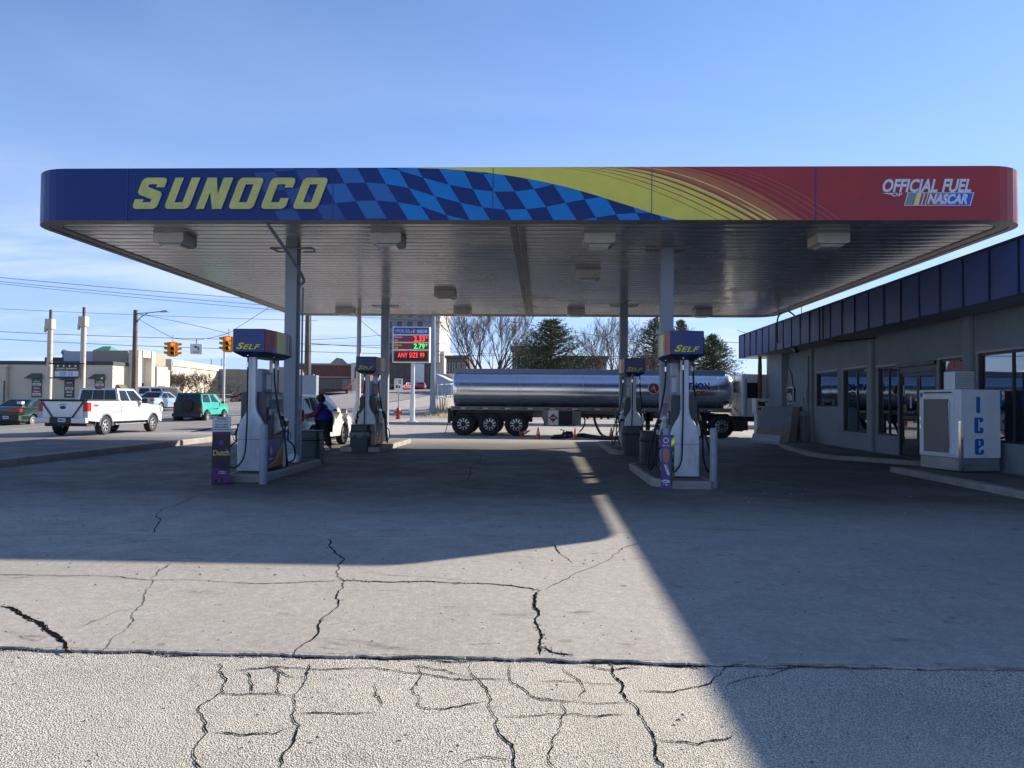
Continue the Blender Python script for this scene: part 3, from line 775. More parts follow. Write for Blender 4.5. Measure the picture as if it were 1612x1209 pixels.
gl['S'] = ([[(26, 0), (W_-26, 0), (W_-8, 8), (W_, 26), (W_, 96), (W_-14, 114), (st_, 146), (st_, H_-hb), (W_-st_, H_-hb), (W_-st_, H_-64), (W_, H_-64), (W_, H_-26), (W_-8, H_-8), (W_-26, H_), (26, H_), (8, H_-8), (0, H_-26), (0, 112), (14, 96), (W_-st_, 64), (W_-st_, hb), (st_, hb), (st_, 64), (0, 64), (0, 26), (8, 8)]], None)
gl['N'] = ([[(0, 0), (54, 0), (54, 112), (108, 0), (W_+6, 0), (W_+6, H_), (108, H_), (108, 98), (62, H_), (0, H_)]], None)
def word(wd_, grow, off):
    mb = MB(); adv = 213*1.0
    for k, ch in enumerate(wd_):
        loops, hole = gl[ch]
        def fn(u, v, w):
            uu = u; vv = v
            if grow:
                uu = (u-W_/2)*(1+grow/W_*2)+W_/2; vv = (v-H_/2)*(1+grow/H_*2)+H_/2
            pxx = 180 + (118 + k*adv*1.006 + uu*1.0 + vv*.385)/4.242
            pyy = 250 + (336 - vv)/4.242
            p = AT(pxx, pyy, FY); return (p.x, FY-off-w, p.z)
        hs = [hole] if hole and not grow else ([[(a+(6 if a < W_/2 else -6), b+(6 if b < H_/2 else -6)) for a, b in hole]] if hole else [])
        mb.prism(loops[0], fn, .004, 0, holes=hs)
    return shiftmb(mb)
word('SUNOCO', 5, .012).build('letter_outline', 'logo_navy', fascia, smooth=0)
word('SUNOCO', 0, .017).build('lettering', 'letter_yellow', fascia, smooth=0)
# OFFICIAL FUEL OF NASCAR
def pxfn(off, shear=0.0, y0=0):
    def fn(u, v, w): p = AT(u + (y0-v)*shear, v, FY); return (p.x, FY-off-w, p.z)
    return fn
mb = MB()
fs_ = pxfn(.010, .22, 303)
put_text(mb, 'OFFICIAL', fs_, 1386.8, 1474.5, 303.2, 281.8, 0, 0, bold=.035); put_text(mb, 'FUEL', fs_, 1482, 1527.5, 303.2, 281.8, 0, 0, bold=.035)
put_text(mb, 'OF', fs_, 1404, 1420.5, 309.5, 303.7, 0, 0, bold=.03)
mb.add([(pxfn(.010)(x, y, 0)) for x, y in ((1387, 304.5), (1405, 304), (1404, 307))], [(0, 1, 2)], 0)
shiftmb(mb).build('lettering', 'logo_white', fascia, smooth=0, fixn=False)
mb = MB()
def pgm(x0, x1, y0, y1, off, m_): fn = pxfn(off, .28, y1); mb.add([fn(x0, y1, 0), fn(x1, y1, 0), fn(x1, y0, 0), fn(x0, y0, 0)], [(0, 1, 2, 3)], m_)
pgm(1422.5, 1527.5, 303.2, 324, .009, 0)
pgm(1424, 1438, 304.2, 323, .0105, 1); pgm(1438, 1444, 304.2, 323, .0105, 2); pgm(1445.5, 1449, 304.2, 323, .0105, 3); pgm(1451, 1455, 304.2, 323, .0105, 3)
pgm(1456.5, 1470, 304.2, 323, .0105, 3); pgm(1470, 1492, 304.2, 323, .0105, 4); pgm(1492, 1526, 304.2, 323, .0105, 5)
put_text(mb, 'NASCAR', pxfn(.013, .28, 323), 1458.5, 1521.5, 321.5, 305.2, 0, 0, bold=.045)
shiftmb(mb).build('logo_panel', ['logo_white', 'screen', 'pale_yellow', 'line_red', 'nas_purple', 'nas_blue'], fascia, smooth=0, fixn=False)

# ---- light boxes under the deck
def light_box():
    t = thing('canopy_light', '', 'ceiling light', group='light boxes under the canopy')
    mb = MB()
    mb.prism([(-.31, -.0), (.31, 0), (.31, -.22), (.25, -.26), (-.25, -.26), (-.31, -.22)], lambda u, v, w: (u, -.31+w, v*.8), .62)
    mb.build('housing', 'light_box', t, bevel=.008)
    mb = MB(); mb.bx(-.22, .22, -.23, .23, -.24, -.209); mb.build('lens_frame', 'light_box', t, bevel=.01)
    mb = MB(); mb.prism(rrect(-.19, .19, -.2, .2, .04), lambda u, v, w: (u, v, -.25+w), .012); mb.build('lens', 'lens', t)
    return t
L0 = light_box()
lights = [(AT(265, 380, 15.05).x, 15.35, 'leftmost light box of the front row under the canopy'), (AT(607, 380, 15.05).x, 15.35, 'light box of the front row, second from the left'),
 (AT(944, 380, 15.05).x, 15.35, 'light box of the front row left of the right front column'), (AT(1313, 380, 15.05).x, 15.35, 'rightmost light box under the canopy, near the store roof'),
 (AT(925, 440, 19.6).x, 19.6, 'light box behind the front row, between the trough and the right columns'), (AT(700, 470, 23).x, 23.2, 'small looking light box left of the trough, in the middle of the deck'),
 (AT(541, 495, 27.4).x, 27.7, 'rear row light box beside the left front column, at the back edge'), (AT(727, 495, 27.4).x, 27.7, 'rear row light box above the bare tree'),
 (AT(907, 495, 27.4).x, 27.7, 'rear row light box above the first evergreen'), (AT(1108, 495, 27.4).x, 27.7, 'rightmost light box of the rear row')]
for k, (x, y, lb) in enumerate(lights):
    o = L0 if k == 0 else dup(L0)
    o.location = (x, y, CZ0+.03); o['label'] = lb

# ================================================================== PUMP ISLANDS
def island(x0, x1, y0, y1, nose=0.25):
    kerbed('pump_island', [(x0+nose, y0), (x1-.06, y0), (x1, y0+.08), (x1, y1-nose), (x1-nose, y1), (x0+nose, y1), (x0, y1-nose), (x0, y0+nose*1.6)], .14, 'pave', .1)
island(AT(350, 700, 13.6).x, AT(414, 700, 13.6).x, 13.62, 17.4, .12); island(AT(1030, 700, 13.5).x, AT(1124, 700, 13.5).x, 13.45, 17.6, .3); island(AT(545, 700, 23).x, AT(597, 700, 23).x+.25, 22.1, 27.3, .12); island(AT(958, 700, 24).x-.1, AT(1012, 700, 24).x, 22.1, 27.3, .2)

# ================================================================== FUEL PUMPS
def pump(front_hose):
    t = thing('fuel_pump', '', 'fuel pump', group='fuel pumps under the canopy')
    mb = MB(); mb.bx(-.235, .235, -.52, .52, 0, .60); mb.build('cabinet', 'pump_body', t, bevel=.01)
    mb = MB()
    mb.prism([(-.245, .601), (.245, .601), (.245, 1.42), (.20, 1.50), (-.20, 1.50), (-.245, 1.42)], lambda u, v, w: (u, -.50+w, v), 1.0)
    hd = mb.build('pump_head', 'pump_body', t, bevel=.012)
    out_ = [(.265, 0), (.265, .70), (.255, .80), (.225, .90), (.175, 1.0), (.125, 1.07), (.09, 1.15), (.075, 1.26), (.072, 2.22)]
    loop = out_ + [(-a, b) for a, b in out_[::-1]]
    for sy in (-1, 1):
        mb = MB(); y0 = -.60 if sy < 0 else .50
        mb.prism(loop, lambda u, v, w: (u, y0+w, v), .10)
        e = mb.build('end_panel', 'pump_white', t, bevel=.02, seg=3)
        mb = MB(); ys = -.604 if sy < 0 else .604
        mb.bx(-.262, .262, min(ys, ys-.002*sy), max(ys, ys-.002*sy), .598, .604); mb.build('panel_seam', 'dark_plastic', e)
    mb = MB(); mb.bx(-.05, .05, -.2, .2, 1.49, 1.95); mb.bx(-.16, .16, .03, .07, 1.49, 1.88); mb.build('mid_panel', 'col_paint', t, bevel=.01)
    mb = MB(); mb.bx(-.145, .145, .024, .028, 1.56, 1.84); mb.build('notice', 'paper', t)
    # fuelling faces on both long sides
    for sx in (-1, 1):
        X = lambda a: sx*a
        fx = lambda off: (lambda u, v, w: (sx*(off+w), u*sx, v))
        mb = MB(); mb.prism([(-.46, .05), (.46, .05), (.46, .585), (-.46, .585)], fx(.2355), .004); d = mb.build('decal', 'nas_blue' if 0 else 'price_blue', t, smooth=0)
        mb = MB(); mb.prism([(-.46, .05), (.46, .06), (.46, .42), (.1, .2)], fx(.2405), .001, 0); mb.prism([(-.46, .05), (.0, .16), (.46, .50), (.46, .42), (.1, .14)], fx(.2425), .001, 1)
        mb.prism([(-.30, .36), (-.20, .46), (-.10, .36), (-.20, .26)], fx(.2445), .001, 1); mb.prism([(-.25, .36), (-.20, .41), (-.15, .36), (-.20, .31)], fx(.2465), .001, 2)
        mb.prism([(-.3, .20), (-.1, .20), (-.1, .225), (-.3, .225)], fx(.2445), .001, 2)
        mb.build('swoosh', ['sun_orange', 'gold_print', 'paper'], d, smooth=0)
        mb = MB()  # slanted keypad and grade buttons
        mb.prism([(.246, .66), (.40, .74), (.36, .98), (.246, 1.10)], lambda u, v, w: (sx*u, -.10+w, v), .46); mb.build('keypad_panel', 'steel', t, bevel=.01)
        mb = MB()
        for q in range(4): mb.box((sx*.392, -.03+q*.11, .88), (.03, .07, .10), 0)
        mb.build('grade_button', 'lens_dark', t)
        mb = MB(); mb.bx(min(X(.246), X(.262)), max(X(.246), X(.262)), -.28, .02, 1.18, 1.36); mb.bx(min(X(.246), X(.262)), max(X(.246), X(.262)), .12, .36, 1.14, 1.36, 0); mb.build('display_screen', 'screen', t, bevel=.006)
        mb = MB(); mb.bx(min(X(.246), X(.27)), max(X(.246), X(.27)), -.42, -.30, .95, 1.2); mb.build('card_reader', 'dark_plastic', t)
        mb = MB(); mb.bx(min(X(.27), X(.274)), max(X(.27), X(.274)), -.40, -.32, 1.06, 1.17); mb.build('sticker', 'paper', t)
    # topper: bowed long sides over a tapered dark soffit
    plan = [(-.30, -.78), (.30, -.78), (.345, -.2), (.345, .2), (.30, .78), (-.30, .78), (-.345, .2), (-.345, -.2)]
    mb = MB(); mb.prism(plan, lambda u, v, w: (u, v, 2.235+w*.435), 1); tp = mb.build('topper', 'topper_blue', t, bevel=.012)
    mb = MB(); n = 8
    vs = [(u, v, 2.234) for u, v in plan] + [(u*.55, v*.8, 2.15) for u, v in plan]
    mb.add(vs, [(i, (i+1) % n, (i+1) % n+n, i+n) for i in range(n)] + [tuple(range(8, 16))]); mb.build('soffit', 'topper_under', tp, smooth=0)
    mb = MB()
    for sx in (-1, 1):
        def sidex(y): return .30+.045*(y+.78)/.58 if y < -.2 else (.345 if y < .2 else .345-.045*(y-.2)/.58)
        def pl(poly, off, m_):
            # split along the bow lines
            ys_ = sorted({p[0] for p in poly} | {-.2, .2})
            for a, b in zip(ys_, ys_[1:]):
                q = []
                for lim, sg in ((a, 1), (b, -1)):
                    src = poly if sg == 1 else q; o = []
                    for A, B in zip(src, src[1:]+src[:1]):
                        ia = (A[0]-lim)*sg >= -1e-9; ib = (B[0]-lim)*sg >= -1e-9
                        if ia: o.append(A)
                        if ia != ib: s = (lim-A[0])/(B[0]-A[0]); o.append((lim, A[1]+(B[1]-A[1])*s))
                    q = o
                    if len(q) < 3: break
                if len(q) >= 3: mb.add([(sx*(sidex(u)+off), u, z) for u, z in q], [tuple(range(len(q)))], m_)
        z0, z1 = 2.25, 2.655
        pl([(-.77, z0), (-.55, z0), (-.35, z0+.16), (-.35, z1), (-.77, z1)], .004, 0)
        pl([(-.55, z0), (-.35, z0+.14), (-.35, z0)], .004, 4)
        pl([(-.35, z0), (-.25, z0), (-.25, z1), (-.35, z1)], .004, 1)
        pl([(-.25, z0), (.22, z0), (.22, z1), (-.25, z1)], .004, 2)
        pl([(.22, z0), (.32, z0), (.36, z1), (.22, z1)], .004, 3)
        pl([(.36, z0), (.50, z0), (.54, z1), (.40, z1)], .004, 3)
        pl([(.54, z0), (.6, z0), (.64, z1), (.58, z1)], .004, 0)
    mb.build('stripe_panel', ['sun_red', 'sun_orange', 'pale_yellow', 'paper', 'nas_blue'], tp, smooth=0, fixn=False)
    for sy in (-1, 1):
        for off, m_, dx, nm in ((.787, 'logo_navy', .008, 'letter_shadow'), (.790, 'self_yellow', 0, 'lettering')):
            mb = MB(); fn = lambda u, v, w: (-sy*(u+dx) + 0.0 + (0), sy*off, v-dx)
            put_text(mb, 'S', fn, -.235, -.08, 2.285, 2.41, 0, bold=.035, shear=.35); put_text(mb, 'ELF', fn, -.115, .225, 2.285, 2.38, 0, bold=.022, shear=.35, spacing=1.04)
            mb.build(nm, m_, tp, smooth=0, fixn=False)
    def nozzle(P, sx, par):
        mb = MB()
        mb.tube(bez([P+Vector((sx*.02, 0, -.16)), P+Vector((sx*.03, 0, .02)), P+Vector((-sx*.02, 0, .11)), P+Vector((-sx*.10, 0, .14))], 4), [.019]*5+[.026]*8, 8)
        mb.tube(bez([P+Vector((sx*.03, 0, .0)), P+Vector((sx*.09, 0, -.03)), P+Vector((sx*.07, 0, -.12)), P+Vector((sx*.02, 0, -.15))], 3), .008, 5)
        mb.tube([P+Vector((-sx*.08, 0, .14)), P+Vector((sx*.0, 0, .13))], .042, 10)
        return mb.build('nozzle', 'black_rubber', par)
    def swivel(P, par):
        mb = MB(); mb.tube([P, P-Vector((0, 0, .14))], .014, 8); mb.tube([P-Vector((0, 0, .14)), P-Vector((0, 0, .23))], .024, 10); return mb.build('breakaway', 'chrome', par)
    hx = front_hose
    for (a, sgn) in ((-1, 1), (1, -1)):
        # a hose at each end hanging to the nozzle on a long side
        yy = a*.68; sx = hx*-a; top = Vector((sx*.05, yy, 2.17))
        N = Vector((sx*.36, a*.34, .70))
        h = MB(); h.tube(bez([top, top+Vector((0, -.0, -.9)), Vector((top.x+sx*.01, yy-.01*a, .75)), Vector((top.x+sx*.04, yy+.02*a, .28)), Vector((top.x+sx*.2, yy+.04*a, .08)), Vector((sx*.42, yy, .16)), Vector((sx*.47, a*.45, .42)), N+Vector((sx*.02, 0, -.15))], 6), .016, 8)
        ho = h.build('hose', 'black_rubber', t); swivel(top+Vector((0, -.0, .02)), ho); nozzle(N, sx, ho)
        top = Vector((-sx*.24, a*.1, 2.17)); N = Vector((-sx*.42, a*.02, .86))
        h = MB(); h.tube(bez([top, top+Vector((-sx*.02, 0, -.5)), Vector((-sx*.36, a*.12, 1.1)), Vector((-sx*.48, a*.18, .7)), Vector((-sx*.56, a*.22, .25)), Vector((-sx*.53, a*.1, .06)), Vector((-sx*.47, a*-.02, .3)), N+Vector((-sx*.02, 0, -.15))], 6), .018, 8)
        ho = h.build('hose', 'black_rubber', t); swivel(top+Vector((0, 0, .02)), ho); nozzle(N, -sx, ho)
    return t
pA = pump(-1); pA.location = (AT(395.5, 700, 14.17).x, 14.75, .15); pA['label'] = 'front left fuel pump behind the dark tobacco sleeve, hose looping to its left'
pB = pump(-1); pB.location = (AT(1078.3, 700, 14.12).x, 14.72, .15); pB['label'] = 'front right fuel pump behind the ice cream sleeve, white bottle shaped end facing us'
p = AT(579, 700, 23.0); pC = dup(pA, (p.x, 23.4, .15), None, 'rear left fuel pump beside the white car, a dark bin in front of it')
p = AT(996, 700, 23.0); pD = dup(pB, (p.x, 23.4, .15), None, 'rear right fuel pump in front of the tanker with a dark bin before it')

# bollards and printed sleeves
def bollard(px, pyb, lbl, h=1.07):
    p = G(px, pyb, 0); mb = MB(); mb.lathe([(.068, -.02), (.068, h-.04), (.06, h-.012), (.03, h), (0, h+.003)], n=20)
    o = mb.build('bollard', 'bollard', None, (p.x, p.y+.06, 0)); tag(o, lbl, 'bollard', 'steel bollards by the pumps'); return o
bollard(412.3, 763, 'grey steel bollard at the right corner of the front left pump island')
bollard(1124.5, 769.5, 'scuffed grey bollard standing right of the front right pump')
bollard(1050, 769, 'grey bollard rising out of the ice cream sleeve')
# tobacco sleeve
p = G(345, 762, 0); t = thing('bollard_sleeve', 'tall purple and black tobacco sleeve with a white warning at its top', 'advertising sleeve', (p.x, p.y+.06, 0), R(23.5))
mb = MB(); w = .152
mb.bx(-w, w, -w, w, .01, 1.19); s0 = mb.build('sleeve', 'sign_purple_dark', t, bevel=.006)
mb = MB(); fn = lambda u, v, w_: (u, -w-.003-w_, v)
mb.add([fn(-w+.004, .93, 0), fn(w-.004, .93, 0), fn(w-.004, 1.185, 0), fn(-w+.004, 1.185, 0)], [(0, 1, 2, 3)], 0)
for i, s in enumerate(('WARNING:', 'Cigars are', 'not a safe', 'alternative', 'to cigarettes')):
    L = len(s)*.0115*1.6; put_text(mb, s, lambda u, v, w_: (u, -w-.006, v), -L/2-.01, L/2+.01, 1.145-i*.047-.004, 1.145-i*.047+.026, 0, 1, bold=.02)
mb.add([fn(-w+.004, .0+.02, 0), fn(w-.004, .02, 0), fn(w-.004, .24, 0), fn(-w+.004, .32, 0)], [(0, 1, 2, 3)], 2)
mb.add([fn(-w+.004, .895, 0), fn(w-.004, .895, 0), fn(w-.004, .925, 0), fn(-w+.004, .925, 0)], [(0, 1, 2, 3)], 2)
put_text(mb, 'Dutch', lambda u, v, w_: (u, -w-.008, v), -w+.015, w-.015, .51, .61, 0, 3, bold=.04, spacing=.95)
put_text(mb, '2', lambda u, v, w_: (u, -w-.008, v), -.085, -.045, .19, .24, 0, 1, bold=.03)
greek(mb, lambda u, v, w_: (u, -w-.008, v), -.035, .085, .218, .238, 0, 9); greek(mb, lambda u, v, w_: (u, -w-.008, v), -.035, .085, .19, .208, 0, 8)
cxx = [(0.035*math.cos(a*.7), .74+.05*math.sin(a*.7)) for a in range(9)]
mb.add([fn(a, b, .001) for a, b in cxx], [tuple(range(9))], 4)
for q in range(4): mb.add([fn(-.1+q*.05, .04+.015*(q % 2), .002), fn(-.06+q*.05, .04, .002), fn(-.07+q*.05, .1+.03*(q % 3), .002), fn(-.1+q*.05, .09, .002)], [(0, 1, 2, 3)], 4 if q % 2 else 5)
mb.add([fn(-.13, .03, .002), fn(-.07, .03, .002), fn(-.09, .055, .002)], [(0, 1, 2)], 1); mb.add([fn(.06, .03, .002), fn(.135, .03, .002), fn(.08, .06, .002)], [(0, 1, 2)], 1)
mb.build('print', ['paper', 'logo_navy' if 0 else 'sign_purple_dark', 'sign_purple', 'gold_print', 'violet', 'lens_dark'], s0, smooth=0, fixn=False)
# ice cream sleeve
p = G(1052, 770, 0); t = thing('bollard_sleeve', 'purple and green ice cream sleeve in front of the right pump', 'advertising sleeve', (p.x, p.y+.08, 0), R(-27))
mb = MB(); w = .092; H = .94; mb.bx(-w, w, -w, w, .0, H); s0 = mb.build('sleeve', 'violet', t, bevel=.004)
mb = MB(); fn = lambda u, v, w_: (u, -w-.003-w_, v)
mb.add([fn(w*.9*math.sin(a*.5)*.62, .85+.052*math.cos(a*.5), 0) for a in range(13)], [tuple(range(13))], 0)
mb.add([fn(.035*math.sin(a*.5), .85+.032*math.cos(a*.5), .002) for a in range(13)], [tuple(range(13))], 4)
greek(mb, fn, -.07, .07, .748, .77, 0, 9)
bar = [(-.055, .5), (-.01, .455), (.045, .47), (.062, .6), (.055, .68), (.0, .72), (-.045, .70), (-.06, .62)]
mb.add([fn(a, b, .001) for a, b in bar], [tuple(range(8))], 1); mb.add([fn(-.005, .46, .002), fn(.02, .465, .002), fn(.065, .34, .002), fn(.045, .325, .002)], [(0, 1, 2, 3)], 2)
mb.add([fn(-.04, .44, .001), fn(.0, .42, .001), fn(.07, .27, .001), (fn(.05, .23, .001)), fn(.02, .27, .001)], [(0, 1, 2, 3, 4)], 0)
mb.add([fn(.078*math.sin(a*.5), .135+.03*math.cos(a*.5), 0) for a in range(13)], [tuple(range(13))], 0)
greek(mb, lambda u, v, w_: fn(u, v, .002), -.055, .055, .124, .147, 3, 6); greek(mb, fn, -.05, .05, .066, .09, 0, 5)
fx = lambda u, v, w_: (w+.003+w_, u, v)
mb.add([fx(-w+.003, .005, 0), fx(w-.003, .005, 0), fx(w-.003, H-.005, 0), fx(-w+.003, H-.005, 0)], [(0, 1, 2, 3)], 5)
for z, m_, r in ((.62, 0, .035), (.72, 5, .05), (.36, 6, .05), (.25, 0, .02), (.14, 1, .05), (.07, 2, .035), (.5, 6, .04)):
    mb.add([fx(r*1.2*math.sin(a*.5), z+r*math.cos(a*.5), .002) for a in range(13)], [tuple(range(13))], m_)
mb.build('print', ['paper', 'choc', 'board_tan', 'violet', 'violet', 'leaf_green_print', 'lens_dark'], s0, smooth=0, fixn=False)

# bins
def bin_(px, pyb, h, w, lbl, squeegee=False, z=0.0, bag=False):
    p = G(px, pyb, z); t = thing('trash_bin', lbl, 'trash bin', (p.x, p.y+w/2, z), group='dark bins beside the pumps')
    mb = MB(); r = w/2; c = .28*w
    plan = [(-r+c*.5, -r), (r-c*.5, -r), (r, -r+c*.5), (r, r-c*.5), (r-c*.5, r), (-r+c*.5, r), (-r, r-c*.5), (-r, -r+c*.5)]
    mb.prism(plan, lambda u, v, w_: (u, v, w_*h*.68), 1); mb.build('bin_body', 'bin_green', t, bevel=.01)
    mb = MB(); mb.prism([(a*1.05, b*1.05) for a, b in plan], lambda u, v, w_: (u, v, h*.70+w_*h*.05), 1)
    mb.prism([(a*.97, b*.97) for a, b in plan], lambda u, v, w_: (u*(1-.04*w_), v*(1-.04*w_), h*.755+w_*h*.2), 1)
    mb.build('bin_lid', 'bin_green', t, bevel=.012)
    mb = MB(); mb.prism([(a*.98, b*.98) for a, b in plan], lambda u, v, w_: (u, v, h*.955+w_*.03), 1); mb.build('top_tray', 'dark_plastic', t, bevel=.01)
    if bag:
        mb = MB(); pts = [(-r, .56), (r*.95, .58), (r*.9, .42), (r*.5, .52), (0, .40), (-r*.5, .5), (-r*.9, .36)]
        mb.prism([(a, b*h/.8) for a, b in pts], lambda u, v, w_: (u, -r*1.06-.004-w_, v), .006); mb.build('bin_liner', 'liner', t)
    return t
bin_(484, 729.5, .78, .52, 'dark bin beside the front left column, near the person')
bin_(566, 711.5, .80, .62, 'dark open bin with a torn liner before the rear left pump', bag=True)
bin_(997, 716.5, .84, .60, 'dark bin in front of the rear right pump')
bin_(1026, 731.5, .74, .44, 'dark green bin on the island left of the front right pump', z=.15)
# paper towel dispenser / small stuff near
p = AT(476, 725, 17.0)
mb = MB(); mb.box((0, 0, .08), (.22, .2, .15)); mb.box((0, .02, .17), (.16, .12, .04)); o = mb.build('windscreen_bucket', 'paper', None, (p.x+.02, 16.3, .15), bevel=.02); tag(o, 'small white plastic bucket at the foot of the front left column', 'bucket')
# ================================================================== STORE (right)
SA = R(0.8); SX = 9.56
st = thing('store_building', 'low grey store with a navy panel fascia along its roof', 'store', (SX, 0, 0), -SA)
Minv = Matrix.Rotation(SA, 3, 'Z')
def SL(px, py, xl=0.0):
    # where the sight line meets the store's local plane x = xl -> (y, z)
    d = Minv @ ray(px, py); o = Minv @ (CAM - Vector((SX, 0, 0))); t_ = (xl-o.x)/d.x; p = o+d*t_; return p.y, p.z
def SW(x, y, z): return Matrix.Rotation(-SA, 3, 'Z') @ Vector((x, y, z)) + Vector((SX, 0, 0))
FXL = -1.20; Y_END = SL(1163.6, 560, FXL)[0]; Y_ST = -3.0; FZ0, FZ1 = 3.52, 4.51; WT = 3.56
# openings: (px left, px right, z0, z1, kind)
def yy(px): return SL(px, 620)[0]
ops = [(yy(1319.4), yy(1285.6), SL(1300, 640)[1], SL(1300, 586)[1], 'window'),
       (yy(1368), yy(1328), SL(1348, 680.5)[1], SL(1348, 580)[1], 'window'),
       (yy(1413), yy(1382), SL(1397, 685.5)[1], SL(1397, 577)[1], 'window'),
       (yy(1473.5), yy(1414.5), .13, SL(1440, 573)[1], 'door'),
       (yy(1522), yy(1479), .72, SL(1500, 564)[1], 'window'),
       (yy(1640)-.2, yy(1540), .72, SL(1575, 553)[1], 'window'),
       (3.0, 8.2, .72, 2.7, 'window')]
ops.sort()
mb = MB()
ycur = Y_ST; WTh = .18
for (a, b, z0, z1, k) in ops:
    mb.bx(0, WTh, ycur, a, 0, WT); mb.bx(0, WTh, a, b, z1, WT)
    if z0 > .2: mb.bx(0, WTh, a, b, 0, z0)
    ycur = b
mb.bx(0, WTh, ycur, 31.3, 0, WT); mb.bx(WTh, 9, 31.12, 31.3, 0, WT); mb.bx(WTh, 9, Y_ST, Y_ST+.18, 0, WT)
mb.build('wall', 'wall_grey', st)
mb = MB()
for px0, px1 in ((1205, 1217), (1274, 1281), (1369.3, 1377), (1521.5, 1533)):
    a, b = yy(px1), yy(px0); b = min(b, 31.25)
    MB().bx(-.10 if px0 > 1210 else -.28, -.001, a, b, .0, WT-.004).build('pilaster', 'wall_grey2', st, bevel=.01)
mb = MB(); mb.bx(FXL+.08, 9, Y_ST, Y_END-.06, FZ0+.03, FZ0+.10); mb.build('eave_soffit', 'eave', st)
mb = MB(); mb.bx(FXL+.1, 9.2, Y_ST, Y_END-.06, FZ1-.12, FZ1-.04); mb.build('roof', 'roof_dark', st)
# fascia panels: oil-canned sheets between standing seams
mb = MB(); ms_ = MB(); n = 0; y = Y_END; rng_ = random.Random(3)
while y > Y_ST:
    y2 = y-.93; t0 = rng_.uniform(-.012, .012); t1 = rng_.uniform(-.012, .012); NN = 4
    vs = []; 
    for i in range(NN+1):
        for j in range(NN+1):
            s, q = i/NN, j/NN
            bulge = .022*math.sin(math.pi*s)*math.sin(math.pi*q)*rng_.uniform(.6, 1.1) if 0 < i < NN and 0 < j < NN else 0
            vs.append((FXL - bulge + t0*q + .012, y+(y2-y)*s, FZ0+(FZ1-FZ0)*q))
    mb.add(vs, [(i*(NN+1)+j, (i+1)*(NN+1)+j, (i+1)*(NN+1)+j+1, i*(NN+1)+j+1) for i in range(NN) for j in range(NN)])
    MB().bx(FXL-.018, FXL+.03, y-.018, y+.008, FZ0-.005, FZ1+.012).build('standing_seam', 'navy_seam', st, smooth=0); y = y2
o = mb.build('fascia_panels', 'navy_panel', st, smooth=60)
mb = MB(); mb.bx(FXL-.02, FXL+.1, Y_ST, Y_END+.01, FZ1+.001, FZ1+.045); mb.bx(FXL+.03, 8, Y_END-.05, Y_END, FZ0, FZ1); mb.bx(FXL+.03, FXL+.07, Y_ST, Y_END-.06, FZ0, FZ1)
mb.build('fascia_cap', 'navy_seam', st)
# windows and door
for k, (a, b, z0, z1, kind) in enumerate(ops):
    fw = .05
    if kind == 'window':
        mb = MB()
        mb.bx(.03, .12, a, b, z0, z0+fw); mb.bx(.03, .12, a, b, z1-fw, z1); mb.bx(.03, .12, a, a+fw, z0+fw, z1-fw); mb.bx(.03, .12, b-fw, b, z0+fw, z1-fw)
        if b-a > 1.2 and z0 < 1.0: mb.bx(.04, .11, (a+b)/2-.02, (a+b)/2+.02, z0+fw, z1-fw)
        f = mb.build('window', 'dark_frame', st)
        mb = MB(); mb.bx(.07, .078, a+fw, b-fw, z0+fw, z1-fw); mb.build('pane', 'shop_glass', f)
        mb = MB(); mb.bx(-.03, .0295, a-.05, b+.05, z1+.0, z1+.055)
        if z0 > .9: mb.bx(-.02, .0295, a-.04, b+.04, z0-.05, z0); mb.bx(-.015, .0295, a-.045, a, z0, z1); mb.bx(-.015, .0295, b, b+.045, z0, z1)
        else: mb.bx(-.02, .0295, b, b+.04, z0, z1)
        mb.build('trim', 'alu_trim', f)
    else:
        mb = MB(); mid = (a+b)/2
        mb.bx(.02, .14, a, b, z1-.22, z1); mb.bx(.02, .14, a, a+.07, z0, z1-.22); mb.bx(.02, .14, b-.07, b, z0, z1-.22); mb.bx(-.06, .0195, a-.03, b+.03, z1-.05, z1+.04)
        f = mb.build('door_frame', 'dark_frame', st)
        for (p0, p1) in ((a+.075, mid-.01), (mid+.01, b-.075)):
            mb = MB(); q = .075; zt = z1-.225
            mb.bx(.05, .10, p0, p1, z0+.01, z0+.32); mb.bx(.05, .10, p0, p1, zt-.09, zt); mb.bx(.05, .10, p0, p0+q, z0+.32, zt-.09); mb.bx(.05, .10, p1-q, p1, z0+.32, zt-.09); mb.bx(.05, .10, p0+q, p1-q, z0+1.0, z0+1.09)
            d = mb.build('door', 'dark_frame', f)
            mb = MB(); mb.bx(.07, .078, p0+q, p1-q, z0+.32, z0+1.0); mb.bx(.07, .078, p0+q, p1-q, z0+1.09, zt-.09); mb.build('pane', 'shop_glass', d)
            mb = MB(); hy = p1-.12 if p1 < mid else p0+.12
            mb.tube(bez([(.05, hy, z0+.92), (-.02, hy, z0+.94), (-.02, hy, z0+1.14), (.05, hy, z0+1.16)], 3), .015, 8); mb.build('handle', 'dark_frame', d)
        mb = MB()
        for (ya, za, w_, h_, m_) in ((b-.35, 1.30, .22, .22, 1), (b-.62, 1.42, .09, .33, 0), (b-.34, .92, .14, .18, 2), (b-.2, 1.75, .08, .3, 0), (mid-.35, 1.62, .10, .06, 0), (mid+.10, 1.62, .10, .06, 0)):
            MB().bx(.060, .0665, ya, ya+w_, za, za+h_).build('sticker', ('paper', 'wood', 'poster_red')[m_], f)
